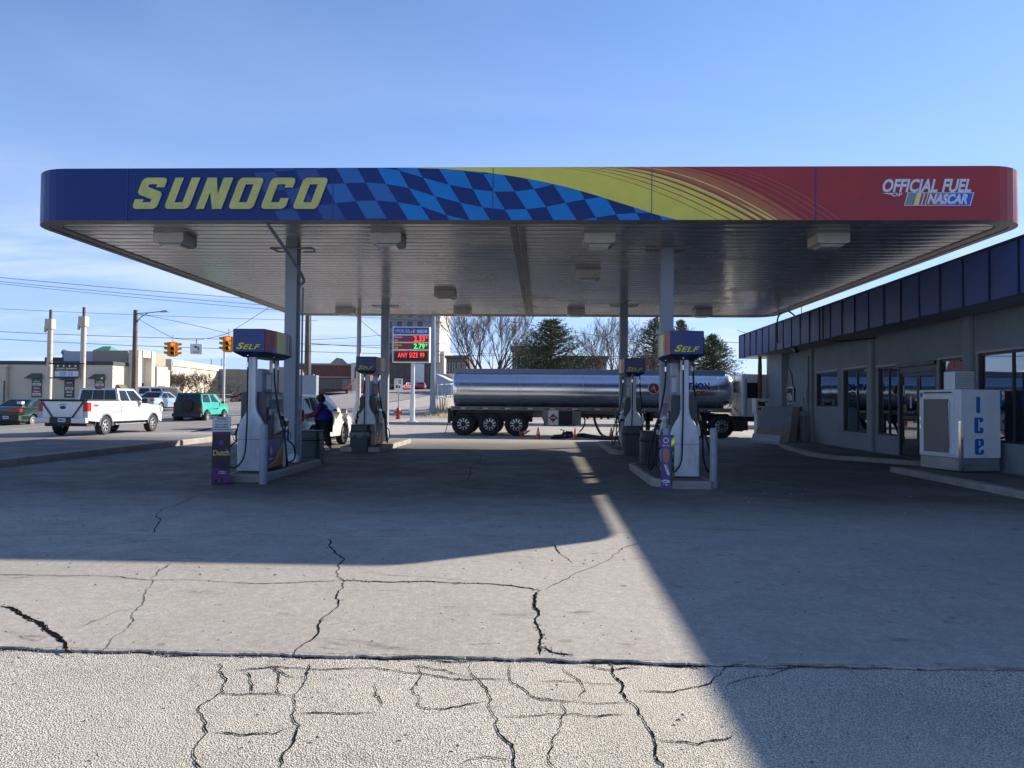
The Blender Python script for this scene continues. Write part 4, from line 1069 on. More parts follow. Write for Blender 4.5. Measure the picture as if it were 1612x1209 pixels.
# interior
mb = MB(); mb.bx(.2, 6.5, Y_ST+.2, 31, .10, .13, 1); mb.bx(6.5, 6.6, Y_ST+.2, 31, .13, 3.3); mb.bx(.2, 6.5, Y_ST+.2, 31, 3.2, 3.25); mb.bx(.2, 6.5, 21.4, 21.5, .13, 3.2)
mb.build('interior', ['interior', 'interior_floor'], st)
mb = MB()
rg = random.Random(5)
for sy in (20.3, 18.2, 14.2, 12.3, 10.5):
    for z in (.3, .75, 1.15):
        mb.bx(1.0, 4.6, sy-.25, sy+.25, z, z+.03, 0)
        x = 1.02
        while x < 4.5:
            w_ = rg.uniform(.1, .3); h_ = rg.uniform(.14, .3); mb.bx(x, x+w_-.01, sy-.2, sy+.2, z+.031, z+.031+h_, rg.choice((1, 2, 3, 4, 5))); x += w_+rg.uniform(0, .06)
mb.build('shelving', ['steel', 'paper', 'poster_red', 'poster_green', 'gold_print', 'poster_blue'], st)
mb = MB()
a, b = ops[-3][0], ops[-3][1]
for (y_, w_, h_, m_) in ((yy(1366)+.1, .4, .36, 0), (yy(1340), .6, .30, 0), (yy(1353), .2, .12, 1)): mb.bx(.3, .55, y_, y_+w_, .9, .9+h_, m_)
for (px, z, w_, h_, m_) in ((1606, 1.15, .5, .75, 1), (1592, 1.0, .3, .5, 2), (1575, .95, .25, .25, 0)): y_ = yy(px); mb.bx(.35, .6, y_, y_+w_, z, z+h_, m_)
mb.build('window_stock', ['paper', 'tank_grey', 'poster_blue'], st)
# arched poster in the window beside the door, red neon lines in the big window
a = yy(1515.5); b = yy(1486.5); c = (a+b)/2; w_ = (b-a)/2; zb_ = 1.72
arch = [(c-w_, zb_), (c+w_, zb_)] + [(c+w_*math.cos(R(q)), 2.32+w_*.72*math.sin(R(q))) for q in range(0, 181, 15)]
mb = MB(); fn = lambda u, v, w: (.045+w*1, u, v)
mb.prism(arch, fn, .004, 0)
mb.prism([(c+(u-c)*.72, 1.72+(v-1.72)*.74) for u, v in arch], lambda u, v, w: (.041+w, u, v), .003, 1)
mb.prism([(c+.30*math.cos(q*.5), 2.12+.16*math.sin(q*.5)) for q in range(12)], lambda u, v, w: (.037+w, u, v), .003, 2)
greek(mb, lambda u, v, w: (.034, u, v), c-.2, c+.2, 2.12, 2.22, 3, 5); greek(mb, lambda u, v, w: (.034, u, v), c-.2, c+.2, 1.99, 2.08, 3, 5)
o = mb.build('window_poster', ['poster_red', 'poster_blue', 'logo_navy', 'paper'], st, smooth=0, fixn=False)
mb = MB()
def neon(px, py): y_, z_ = SL(px, py, .2); return (.2, y_, z_)
greek(mb, lambda u, v, w: neon(u, v), 1556, 1583, 567, 562, 0, 6); greek(mb, lambda u, v, w: neon(u, v), 1558, 1576, 573, 569.5, 0, 5)
mb.build('neon_lines', 'tail_red', st, smooth=0, fixn=False)
# cable box and conduits on the wall, cables hanging over the fascia
mb = MB(); y_ = yy(1277)
mb.bx(-.22, -.101, y_-.12, y_+.12, 1.55, 1.95); mb.bx(-.20, -.101, y_-.08, y_+.09, 2.0, 2.2); mb.bx(-.26, -.101, y_+.16, y_+.32, 1.55, 1.75)
mb.build('electric_box', 'tank_grey', st, bevel=.01)
mb = MB(); mb.tube([(-.14, y_+.05, 0), (-.14, y_+.05, 1.6)], .03, 8); mb.tube([(-.14, y_-.06, 0), (-.14, y_-.06, 3.3)], .035, 8); mb.build('conduit', 'wall_grey2', st)
y1_ = SL(1230, 540, FXL)[0]
mb = MB(); mb.tube(bez([(FXL+.3, y1_-.9, FZ1+.05), (FXL+.05, y1_-.5, FZ1+.35), (FXL-.05, y1_+.1, FZ1+.25), (FXL-.07, y1_+.3, FZ1-.1), (FXL-.06, y1_+.25, FZ0+.3), (FXL-.05, y1_+.3, FZ0+.25)], 5), .03, 7); mb.build('cable', 'wire', st); mb = MB()
y2_ = SL(1298, 530, FXL)[0]
mb.tube([(FXL-.05, y2_, FZ1+.02), (FXL-.05, y2_-.02, FZ0-.06), (FXL+.5, y2_, FZ0-.08), (FXL+1.5, y2_-1.2, FZ0-.02)], .025, 6); mb.build('cable', 'wire', st); mb = MB()
mb.tube([(FXL+.1, SL(1257, 510, FXL)[0], FZ1), (FXL+.1, SL(1257, 510, FXL)[0], FZ1+.55)], .012, 5)
mb.build('cable', 'wire', st)
mb = MB(); y3 = SL(1253, 553, -.9)[0]; mb.tube([(-.9, y3, FZ0+.04), (-.9, y3, FZ0-.06)], .03, 8); mb.box((-.95, y3-.1, FZ0-.10), (.14, .34, .10), 0, Matrix.Rotation(R(18), 3, 'X')); mb.build('security_camera', 'dark_plastic', st)
# sidewalk slabs along the store
def W2(x, y): p = SW(x, y, 0); return (p.x, p.y)
kerbed('sidewalk', [W2(-1.88, -6), W2(-.002, -6), W2(-.002, 16.4), W2(-.9, 17.2), W2(-1.98, 17.4)][::1], .12, 'pave', .22)
kerbed('sidewalk', [W2(-.002, 18.6), W2(-.002, 31.6), W2(-.8, 31.9), W2(-1.25, 29), W2(-1.9, 25), W2(-2.15, 22.3), W2(-1.95, 21.1), W2(-1.3, 20.4)][::1], .12, 'pave', .2)

# ---- ice merchandiser
c0 = G(1512.8, 743.8, .12); c1 = G(1458.6, 735.8, .12); c2 = G(1576, 743.2, .12)
ang = math.atan2(c2.y-c0.y, c2.x-c0.x)
ic = thing('ice_freezer', 'white outdoor ice freezer with blue ICE letters, dark foot panel', 'ice freezer', (c0.x, c0.y, .13), ang)
IW = (c2-c0).length; IL = (c1-c0).length; IH = 1.71
mb = MB(); mb.prism([(0, .0), (IW, .0), (IW, IL), (0.0, IL)], lambda u, v, w: (u, v, .28+w*(IH-.28)), 1); bd = mb.build('freezer_body', 'ice_white', ic, bevel=.018, seg=3)
mb = MB(); mb.bx(.02, IW-.02, .02, IL-.02, .01, .278); fp = mb.build('foot_panel', 'tank_grey', ic)
mb = MB()
for q in range(9): mb.bx(.03, IW-.03, .012, .0195, .03+q*.026, .042+q*.026); mb.bx(.012, .0195, .03, IL-.03, .03+q*.026, .042+q*.026)
mb.build('louvres', 'steel', fp)
# lean: the box stands slightly tilted
mb = MB(); mb.bx(-.004, .05, -.012, .0, .0, 1.05); mb.bx(-.012, -.0005, -.01, .05, .0, 1.05); mb.build('corner_guard', 'chrome', ic)
mb = MB(); mb.bx(-.045, -.001, .17, IL-.07, .33, IH-.10); dr = mb.build('door', 'ice_white', ic, bevel=.012)
mb = MB(); mb.bx(-.052, -.0455, .27, IL-.2, .37, IH-.20); mb.build('door_screen', 'ice_mesh', dr)
mb = MB(); mb.tube([(-.08, .235, .48), (-.08, .235, 1.45)], .014, 8); mb.tube([(-.045, .235, .5), (-.085, .235, .5)], .012, 6); mb.tube([(-.045, .235, 1.43), (-.085, .235, 1.43)], .012, 6); mb.build('handle', 'chrome', dr)
mb = MB(); mb.bx(-.06, -.046, IL-.14, IL-.09, .85, .95); mb.bx(-.06, -.046, IL-.14, IL-.09, 1.05, 1.12); mb.build('latch', 'chrome', dr); mb = MB(); mb.tube([(-.03, .2, IH-.06), (-.03, IL-.2, IH-.06)], .016, 8); mb.build('top_rail', 'chrome', dr)
# block letters I C e
mb = MB(); cxl = IW*.42
def FI(u, v, w): return (u, -.004-w, v)
mb.prism([(cxl-.035, 1.22), (cxl+.055, 1.22), (cxl+.055, 1.56), (cxl-.035, 1.56)], FI, .004)
def glyph(poly, x0, z0, sx, sz, holes=()): mb.prism([(x0+a*sx, z0+b*sz) for a, b in poly], FI, .004, holes=[[(x0+a*sx, z0+b*sz) for a, b in h] for h in holes])
cc = [(.12, 0), (.88, 0), (1, .10), (1, .30), (.62, .40), (.62, .13), (.44, .13), (.44, .87), (.58, .87), (.58, .66), (1, .74), (1, .90), (.88, 1), (.12, 1), (0, .90), (0, .10)]
glyph(cc, cxl-.085, .80, .215, .33)
ee = [(.12, 0), (.88, 0), (1, .10), (1, .34), (.64, .26), (.64, .13), (.44, .13), (.44, .40), (1, .60), (1, .90), (.88, 1), (.12, 1), (0, .90), (0, .10)]
glyph(ee, cxl-.075, .355, .215, .33, [[(.44, .54), (.62, .60), (.62, .87), (.44, .87)]])
mb.build('lettering', 'ice_blue', ic, smooth=0)
mb = MB(); mb.bx(-.052, -.046, IL-.16, IL-.10, IH-.16, IH-.06); mb.bx(IW-.02, IW+.03, -.006, -.001, IH-.35, IH-.02); mb.build('sticker', 'ice_blue', dr)
# zig-zag punched sheet box standing on the freezer
t = thing('perforated_box', 'pale punched metal box on top of the ice freezer', 'metal box', tuple(ic.matrix_basis @ Vector((.28, .55, IH))) if False else (0, 0, 0))
ca, sa = math.cos(ang), math.sin(ang)
def icw(x, y, z): return Vector((c0.x+ca*x-sa*y, c0.y+sa*x+ca*y, .13+z))
t.location = icw(.50, .62, IH+.002); t.rotation_euler = (0, 0, ang)
mb = MB(); mb.bx(-.24, .24, -.16, .16, 0, .39); mb.build('box_shell', 'ice_white', t, bevel=.006)
mb = MB()
for i in range(13):
    for j in range(9):
        x = -.22+i*.036; z = .025+j*.04; s = 1 if i % 2 else -1
        mb.add([(x-.017, -.1665, z-.010*s), (x+.017, -.1665, z+.010*s), (x+.017, -.1665, z+.010*s+.014), (x-.017, -.1665, z-.010*s+.014)], [(0, 1, 2, 3)])
mb.build('punched_slots', 'lens_dark', t, smooth=0, fixn=False)

# ---- boards and boxes leaning at the far end of the store wall
def board(name, lbl, cat, ya, yb, foot, L, th, mat, off=0.0, roll_=0.0):
    # sheet from y=ya..yb whose foot stands `foot` off the wall and whose top touches it
    a = math.asin(min(.98, foot/L)); h = L*math.cos(a)
    mb = MB(); w = abs(yb-ya)
    rot = Matrix.Rotation(a, 3, 'Y')
    mb.box((0, 0, L/2), (th, w, L), 0)
    o = mb.build(name, mat, None, bevel=.004)
    p = SW(-foot-th-off, (ya+yb)/2, .125); o.location = p; o.rotation_euler = (roll_, a*1.0, -SA)
    return tag(o, lbl, cat, 'boards leaning on the store wall')
ya = yy(1258); yb = yy(1222)
def lean(lbl, px, Y, w, L, th, mat, tilt, turn):
    # a sheet standing on its lower edge, turned toward the forecourt and tipped back
    q = AT(px, 690, Y); mb = MB(); mb.box((0, 0, L/2), (w, th, L), 0); o = mb.build('leaning_board', mat, None, bevel=.004)
    o.location = (q.x, Y, .125); o.rotation_euler = (Matrix.Rotation(R(turn), 3, 'Z') @ Matrix.Rotation(R(-tilt), 3, 'X')).to_euler()
    return tag(o, lbl, 'board', 'boards leaning on the store wall')
lean('large blue grey sheet leaning outermost against the store wall', 1217, 28.3, 1.15, 1.42, .03, 'board_blue', 24, -34)
lean('tan board right behind the large blue grey sheet', 1229, 28.75, 1.1, 1.36, .02, 'board_tan', 20, -36)
lean('dark brown sheet behind the tan board', 1237, 29.0, 1.0, 1.34, .02, 'board_brown', 15, -38)
lean('narrow upright grey plank right of the leaning sheets', 1252, 28.9, .22, 1.48, .03, 'tank_grey', 7, -30)
lean('low olive sheet propped against the foot of the large blue grey sheet', 1214, 27.85, 1.2, .62, .025, 'board_tan', 38, -30)
mb = MB(); mb.box((0, 0, 0), (.95, .12, .36), 0, Matrix.Rotation(R(-52), 3, 'X')); q = AT(1206, 690, 27.3); o = mb.build('foam_slab', 'foam', None, (q.x, 27.3, .27), bevel=.01); o.rotation_euler = (0, R(4), R(-24)); tag(o, 'long pale foam slab lying before the leaning boards', 'foam slab')
mb = MB(); mb.bx(-.32, 0, -.45, .45, .93, 1.12)
for q in range(5): mb.bx(-.30, -.26, -.42+q*.19, -.36+q*.19, 0, .93)
mb.bx(-.3, -.03, -.43, .43, .04, .08); o = mb.build('metal_rack', 'wall_grey2', None, tuple(SW(-.02, yy(1268)-.35, .12))); o.rotation_euler = (0, 0, -SA); tag(o, 'low grey metal rack between the leaning boards and the wall pipes', 'rack')
# posters and arched board on the wall
mb = MB(); y_ = yy(1243); mb.prism([(-.48, 0), (.48, 0), (.48, .7)] + [(.48*math.cos(R(q)), .75+.68*math.sin(R(q))) for q in range(10, 171, 16)] + [(-.48, .7)], lambda u, v, w: (-.02-w, u, v), .03)
o = mb.build('arched_board', 'board_tan', None, tuple(SW(0, y_+.0, 1.45)), bevel=.006); o.rotation_euler = (0, 0, -SA); tag(o, 'tan arched board fixed on the far end of the store wall', 'board')
for px, m_, lb, m2 in ((1225, 'poster_navy', 'dark poster with pale lettering, leftmost of the three on the store wall', 'paper'), (1235.5, 'poster_green', 'green poster with a slanted pale bar, middle one on the store wall', 'gold_print'), (1247, 'poster_navy', 'white bordered poster in front of the arched board', 'paper')):
    y_ = yy(px); t = thing('wall_poster', lb, 'poster', tuple(SW(-.075, y_, 1.34)), -SA, 'small posters on the store wall')
    mb = MB(); mb.bx(-.012, 0, -.42, .42, 0, .85); mb.build('poster_board', 'paper', t)
    mb = MB(); mb.bx(-.016, -.0125, -.36, .36, .06, .79); mb.build('poster_print', m_, t)
    mb = MB(); fn = lambda u, v, w: (-.019, -u, v)
    if m_ == 'poster_green': mb.add([fn(-.25, .7, 0), fn(-.05, .7, 0), fn(.2, .15, 0), (fn(.05, .12, 0))], [(0, 1, 2, 3)]); mb.add([fn(.25, .7, 0), fn(.12, .7, 0), fn(.12, .4, 0), fn(.2, .4, 0)], [(0, 1, 2, 3)])
    else: greek(mb, fn, -.3, .3, .12, .25, 0, 5); mb.add([fn(-.05, .7, 0), fn(.1, .7, 0), fn(.2, .38, 0), fn(-.2, .38, 0)], [(0, 1, 2, 3)]) if px < 1240 else greek(mb, fn, -.3, .3, .3, .6, 0, 4)
    mb.build('poster_art', m2, t, smooth=0, fixn=False)
# air and vacuum pedestal at the corner of the store
p = AT(1197, 680, 30.9); t = thing('air_pedestal', 'white air and water pedestal at the far corner of the store', 'air machine', (p.x, p.y, 0.0), R(4))
mb = MB(); mb.bx(-.20, .20, -.17, .17, 0, 1.12); mb.build('pedestal', 'white_paint', t, bevel=.01)
mb = MB(); mb.bx(-.27, .27, -.22, .22, 1.12, 1.72); h_ = mb.build('machine_box', 'white_paint', t, bevel=.02)
mb = MB(); mb.bx(-.18, .12, -.225, -.2205, 1.42, 1.58); greek(mb, lambda u, v, w: (u, -.226, v), -.18, .14, 1.25, 1.36, 0, 4); mb.build('machine_label', 'dark_plastic', h_, fixn=False)
mb = MB(); mb.tube(bez([(-.2, -.2, 1.65), (0, -.28, 1.55), (.15, -.25, 1.62), (.24, -.2, 1.5)], 4), .012, 6); mb.build('air_hose', 'black_rubber', h_)

# ================================================================== VEHICLE PARTS
def tyre_mesh(r, w, rimr):
    mb = MB(); mb.lathe([(rimr, -w/2+.01), (rimr+.02, -w/2), (r-.04, -w/2), (r-.01, -w/2+.03), (r, -w/2+.06), (r, w/2-.06), (r-.01, w/2-.03), (r-.04, w/2), (rimr+.02, w/2), (rimr, w/2-.01)], axis='X', n=30, caps=False)
    return mb
def rim_mesh(rimr, w, spokes, sx, kind='alloy'):
    # sx: outward side
    mb = MB(); o = sx*(w/2-.01)
    mb.lathe([(rimr, o-sx*.10), (rimr, o), (rimr-.02, o+sx*.004), (rimr-.035, o-sx*.03)], axis='X', n=28, m=0, caps=False)
    mb.lathe([(rimr-.03, o-sx*.07), (0.0, o-sx*.07)], axis='X', n=24, m=1)
    hubx = o-sx*.02
    mb.lathe([(0.075, hubx-sx*.03), (.07, hubx), (.03, hubx+sx*.012), (0.0, hubx+sx*.014)], axis='X', n=16, m=0)
    for k in range(spokes):
        a = 2*math.pi*k/spokes; rot = Matrix.Rotation(a, 3, 'X'); ww = .85*rimr/spokes if kind != 'thin' else .35*rimr/spokes
        vs = []
        for (r_2, hw, xo) in ((.06, ww*1.0, hubx), (rimr-.03, ww*.8, o-sx*.012)):
            for x_ in (xo, xo-sx*.03): vs += [rot @ Vector((x_, -hw, r_2)), rot @ Vector((x_, hw, r_2))]
        mb.add(vs, [(0, 1, 5, 4), (2, 6, 7, 3), (0, 4, 6, 2), (1, 3, 7, 5), (4, 5, 7, 6)], 0)
    return mb
def wheels(root, pos, r, w, rimr, spokes, rmat='alloy', kind='alloy'):
    for (x, y) in pos:
        sx = 1 if x > 0 else -1
        t_ = tyre_mesh(r, w, rimr).build('wheel', 'tyre', root, (x, y, r))
        rim_mesh(rimr, w, spokes, sx, kind).build('rim', [rmat, 'tank_dark'], t_)
def car(name, lbl, cat, loc, rz, L, W, paint, prof, axles, R_w, gh, zb=.30, sill=.26, glass=True, rim=(.2, 6), lights=True, bev=.05, group=None, rear_low=None, tw=.21, cladding=None, winmat='car_glass'):
    """prof: top outline (y,z) from rear bottom over the deck and hood to front bottom; gh: (y0,y1,y2,y3,zb,zt,inset_b,inset_t)"""
    t_ = thing(name, lbl, cat, loc, rz, group)
    yr, yf = axles; ar = R_w+.065
    def arch(yc):
        o = []; zc = R_w
        a0 = math.asin(max(-1, min(1, (sill-zc)/ar)))
        for k in range(11): a = math.pi-a0 - (math.pi-2*a0)*k/10; o.append((yc+ar*math.cos(a), zc+ar*math.sin(a)))
        return o
    loop = [prof[0]] + arch(yr) + arch(yf) + [prof[-1]] + prof[-2:0:-1]
    # skip duplicates
    mb = MB(); mb.prism(loop, lambda u, v, w: (-W/2+w*W, u, v), 1)
    # tumblehome: pull the upper body in a little
    mb.v = [(x*(1-.05*max(0, (z-.75))/.65) if z > .75 else x*(1-.04*max(0, (.42-z))/.2), y, z) for x, y, z in mb.v]
    # taper plan at the ends
    def pl(x, y):
        e = max(0, abs(y)-L*.36)/(L*.14); return x*(1-.10*e*e) if not rear_low else x*(1-(.10 if y > 0 else .01)*e*e)
    mb.v = [(pl(x, y), y, z) for x, y, z in mb.v]
    b = mb.build('body', paint, t_, bevel=bev, seg=3, smooth=50)
    mb = MB(); mb.bx(-W/2+.16, W/2-.16, prof[0][0]+.15, prof[-1][0]-.15, max(.18, sill-.16), .62); mb.build('underbody', 'tank_dark', t_)
    y0, y1, y2, y3, zb_, zt, ib, it = gh
    A = [Vector((-W/2+ib, y0, zb_)), Vector((W/2-ib, y0, zb_)), Vector((W/2-ib, y1, zb_)), Vector((-W/2+ib, y1, zb_))]
    B = [Vector((-W/2+it, y2, zt)), Vector((W/2-it, y2, zt)), Vector((W/2-it, y3, zt)), Vector((-W/2+it, y3, zt))]
    mid = [a.lerp(c, .0) for a, c in zip(A, B)]
    mb = MB(); mb.add(A+B, [(0, 1, 2, 3), (4, 7, 6, 5), (0, 4, 5, 1), (1, 5, 6, 2), (2, 6, 7, 3), (3, 7, 4, 0)])
    cab = mb.build('cabin', paint, t_, bevel=.05, seg=3, smooth=50)
    def panel(nm, P, u0, u1, v0, v1, mat=winmat, off=.008, slant0=0, slant1=0):
        a, b_, c_, d_ = P
        def S(u, v): return (a.lerp(b_, u)).lerp(d_.lerp(c_, u), v)
        nn = (b_-a).cross(d_-a).normalized()*off
        q = [S(u0, v0), S(u1, v0), S(u1+slant1, v1), S(u0+slant0, v1)]
        m2 = MB(); m2.add([p_-nn*2.2 for p_ in q]+[p_+nn for p_ in q], [(4, 5, 6, 7), (0, 4, 7, 3), (1, 2, 6, 5), (0, 1, 5, 4), (3, 7, 6, 2)])
        return m2.build(nm, mat, cab, smooth=0)
    rearP = (A[0], A[1], B[1], B[0]); frontP = (A[2], A[3], B[3], B[2]); rightP = (A[1], A[2], B[2], B[1]); leftP = (A[3], A[0], B[0], B[3])
    return t_, dict(rear=rearP, front=frontP, right=rightP, left=leftP), panel, b
def lamp(nm, mat, t_, x0, x1, y0, y1, z0, z1):
    mb = MB(); mb.bx(x0, x1, y0, y1, z0, z1); return mb.build(nm, mat, t_, bevel=.015)
def mirror(t_, W, y, z, mat, sides=(-1, 1), s=1.0):
    for sx in sides:
        mb = MB(); mb.box((sx*(W/2+.10*s), y, z), (.17*s, .09*s, .14*s)); mb.build('side_mirror', mat, t_, bevel=.02)
def plate(t_, y, z, x=0, tilt=0):
    mb = MB(); mb.bx(x-.15, x+.15, y-.008, y, z-.075, z+.075); o = mb.build('licence_plate', 'plate', t_)
    mb = MB(); greek(mb, lambda u, v, w: (u, y-.010, v), x-.12, x+.12, z-.035, z+.04, 0, 7); mb.build('plate_marks', 'logo_navy', o, smooth=0, fixn=False)
def gpos(px, py, z=0.0): return G(px, py, z)

# ---- silver crew-cab pickup
tl = gpos(165, 684.5, 0.02); tf = gpos(247, 678, .02)
PL, PW = 6.15, 2.0; Rw = .40; yr, yf = -1.78, 2.05
prof = [(-3.0, .62), (-3.03, .70), (-3.03, 1.36), (-2.98, 1.405), (-.72, 1.405), (-.65, 1.36), (1.35, 1.33), (1.75, 1.27), (2.75, 1.20), (3.0, 1.08), (3.05, .70), (2.98, .45)]
x0 = tl.x - PW/2 + .02; yw = tl.y
ptk, F_, panel, body = car('pickup_truck', 'silver crew cab pickup with black crossed bars on its tailgate', 'pickup truck', (x0, yw-yr, 0.0), R(0.6), PL, PW, 'silver_car',
   prof, (yr, yf), Rw, (-.68, 1.55, -.62, .75, 1.34, 1.93, .09, .22), sill=.55, rear_low=True, bev=.035)
wheels(ptk, [(-PW/2+.13, yr), (PW/2-.13, yr), (-PW/2+.13, yf), (PW/2-.13, yf)], Rw, .27, .235, 6)
panel('rear_window', F_['rear'], .06, .345, .12, .86); panel('rear_window', F_['rear'], .36, .64, .12, .86); panel('rear_window', F_['rear'], .655, .94, .12, .86)
panel('windscreen', F_['front'], .06, .94, .08, .92)
for sd, fl in (('right', 0), ('left', 1)):
    P = F_[sd]
    if not fl: panel('side_window', P, .07, .40, .10, .84, slant0=.0); panel('side_window', P, .45, .90, .10, .84, slant1=-.06)
    else: panel('side_window', P, .60, .93, .10, .84); panel('side_window', P, .10, .55, .10, .84, slant0=.06)
# bed: liner rim, tailgate, cross bars
mb = MB(); mb.bx(-.88, .88, -2.92, -.8, 1.39, 1.415); mb.build('bed_cover', 'tank_dark', ptk)
mb = MB(); mb.bx(-.99, .99, -3.07, -2.98, 1.398, 1.44); mb.bx(-.985, -.93, -2.97, -.75, 1.41, 1.445); mb.bx(.93, .985, -2.97, -.75, 1.41, 1.445); mb.build('bed_rail', 'tank_dark', ptk, bevel=.01)
mb = MB(); mb.bx(-.80, .80, -3.055, -3.025, .72, 1.37); tg = mb.build('tailgate', 'silver_car', ptk, bevel=.02)
mb = MB(); mb.tube([(-.86, -3.10, 1.41), (-.36, -3.10, .70)], .022, 6); mb.tube([(.86, -3.10, 1.41), (.36, -3.10, .70)], .022, 6); mb.tube([(-.9, -3.10, 1.42), (.9, -3.10, 1.42)], .028, 6); mb.build('tie_bar', 'tank_dark', ptk)
mb = MB(); mb.lathe([(.12, -.001), (.12, .006), (.10, .008), (0, .008)], axis='Y', n=20); mb.v = [(x, -3.06-y, 1.13+z*.55) for x, y, z in mb.v]; mb.build('badge', 'logo_navy', tg)
mb = MB(); mb.bx(-.14, .14, -3.062, -3.056, 1.22, 1.26); mb.build('gate_handle', 'tank_grey', tg)
for sx in (-1, 1): lamp('tail_light', 'tail_red', ptk, sx*.88-.095, sx*.88+.10, -3.055, -2.80, .98, 1.33)
for sx in (-1, 1): lamp('head_light', 'lens', ptk, sx*.82-.13, sx*.82+.13, 2.85, 3.04, .92, 1.12)
mb = MB(); mb.bx(-1.0, -.42, -3.22, -3.0, .52, .73); mb.bx(.42, 1.0, -3.22, -3.0, .52, .73); mb.build('bumper', 'silver_car', ptk, bevel=.03)
mb = MB(); mb.bx(-.42, .42, -3.20, -3.0, .50, .76); mb.bx(-.06, .06, -3.28, -3.1, .42, .5); mb.build('hitch_bar', 'tank_dark', ptk, bevel=.01); plate(ptk, -3.205, .64, .06)
# arches, side steps, handles, mirrors, lettering
for sx in (-1, 1):
    for yc in (yr, yf):
        mb = MB(); ar = Rw+.07
        for r_a, x_a in ((ar, 0), ):
            pts = [(sx*(PW/2-.005), yc+ar*math.cos(a), Rw+ar*math.sin(a)) for a in [R(q) for q in range(-2, 183, 10)]]
            mb.tube(pts, .035, 6)
        mb.build('wheel_arch', 'tank_grey', ptk)
    mb = MB(); mb.bx(sx*.99-.08, sx*.99+.03, -1.1, 1.4, .40, .45); mb.build('side_step', 'steel', ptk, bevel=.01)
    mb = MB()
    for y_ in (-.58, .42): mb.bx(sx*.962-.014+.006*sx, sx*.962+.014+.006*sx, y_-.09+.12, y_+.09+.12, 1.15, 1.19)
    mb.build('door_handle', 'silver_car', ptk, bevel=.006)
    mb = MB()
    for y_ in (-.62, .38, 1.38): mb.add([(sx*.9935, y_-.006, .56), (sx*.9935, y_+.006, .56), (sx*1.0015, y_+.006, .75), (sx*1.0015, y_-.006, .75), (sx*.963, y_-.006, 1.28), (sx*.963, y_+.006, 1.28)], [(0, 1, 2, 3), (3, 2, 5, 4)])
    mb.build('door_gap', 'tank_dark', ptk)
mirror(ptk, PW, 1.02, 1.40, 'tank_dark', s=1.5)
mb = MB(); put_text(mb, 'FX4', lambda u, v, w: (.974, u, v), -2.62, -2.28, 1.17, 1.26, 0, 0, bold=.03, shear=.3); mb.build('lettering', 'tail_red', ptk, smooth=0, fixn=False)
mb = MB(); mb.bx(-.14, .14, -.65, -.58, 1.885, 1.93); mb.build('brake_light', 'tail_red', ptk, bevel=.01)

# ---- dark green sedan at the left edge
sp = gpos(50, 671, .04)
gs, F_, panel, body = car('sedan', 'dark green sedan leaving the left edge of the photo', 'sedan', (sp.x-.82, sp.y+1.45, .0), R(0), 4.9, 1.82, 'green_car',
  [(-2.38, .32), (-2.44, .55), (-2.42, .95), (-2.3, 1.03), (-1.5, 1.06), (1.0, 1.0), (1.9, .88), (2.3, .78), (2.42, .55), (2.36, .3)], (-1.45, 1.28), .31, (-1.95, 1.15, -1.15, .35, .98, 1.42, .10, .30), sill=.28)
wheels(gs, [(-.8, -1.45), (.8, -1.45), (-.8, 1.28), (.8, 1.28)], .31, .2, .205, 9)
panel('rear_window', F_['rear'], .06, .94, .08, .93); panel('windscreen', F_['front'], .06, .94, .08, .93)
panel('side_window', F_['right'], .12, .27, .08, .80, slant0=.09); panel('side_window', F_['right'], .29, .56, .08, .86); panel('side_window', F_['right'], .585, .92, .08, .86, slant1=-.14)
panel('side_window', F_['left'], .42, .90, .08, .86); panel('side_window', F_['left'], .10, .40, .08, .86, slant0=.12)
lamp('tail_light', 'tail_red', gs, .30, .88, -2.46, -2.25, .78, .93); lamp('tail_light', 'tail_red', gs, -.88, -.30, -2.46, -2.25, .78, .93); lamp('bumper', 'tank_dark', gs, -.86, .86, -2.50, -2.3, .34, .60); plate(gs, -2.51, .50, .2)
mirror(gs, 1.8, .85, 1.02, 'green_car'); mb = MB(); mb.bx(.2, .45, -1.72, -1.5, 1.16, 1.30); mb.build('rear_window_card', 'paper', gs)
# ---- teal off-roader
sp = gpos(325, 669, .05)
sv, F_, panel, body = car('off_roader', 'teal small off roader with a covered spare wheel on its back', 'off-road car', (sp.x-.80, sp.y+1.05, .10), R(-1), 3.9, 1.72, 'teal_car',
  [(-1.55, .50), (-1.60, .70), (-1.60, 1.18), (-1.55, 1.22), (.7, 1.2), (1.6, 1.12), (1.85, 1.02), (1.9, .7), (1.85, .52)], (-1.05, 1.15), .38, (-1.57, .95, -1.45, .35, 1.18, 1.72, .06, .16), sill=.52, bev=.04)
wheels(sv, [(-.80, -1.05), (.80, -1.05), (-.80, 1.15), (.80, 1.15)], .38, .28, .19, 8, 'tank_grey')
panel('rear_window', F_['rear'], .05, .95, .05, .92); panel('windscreen', F_['front'], .06, .94, .08, .93)
panel('side_window', F_['right'], .04, .42, .08, .88); panel('side_window', F_['right'], .50, .86, .10, .88, slant1=-.12); panel('side_window', F_['left'], .58, .96, .08, .88); panel('side_window', F_['left'], .12, .50, .1, .88, slant0=.12)
mb = MB(); mb.bx(-.80, .80, -1.63, -1.58, .55, 1.22); mb.build('tailgate', 'tank_dark', sv, bevel=.02)
mb = MB(); mb.lathe([(0, 0), (.27, 0), (.33, -.04), (.345, -.10), (.33, -.18), (.26, -.21), (.10, -.19), (0, -.19)], axis='Y', n=26); mb.v = [(x, y-1.64, z+1.05) for x, y, z in mb.v]; mb.build('spare_wheel', 'tyre', sv)
mb = MB(); mb.bx(-.82, .82, -1.78, -1.6, .42, .6); mb.bx(-.78, .78, -1.45, .4, 1.72, 1.75); mb.build('bumper', 'tank_dark', sv, bevel=.02)
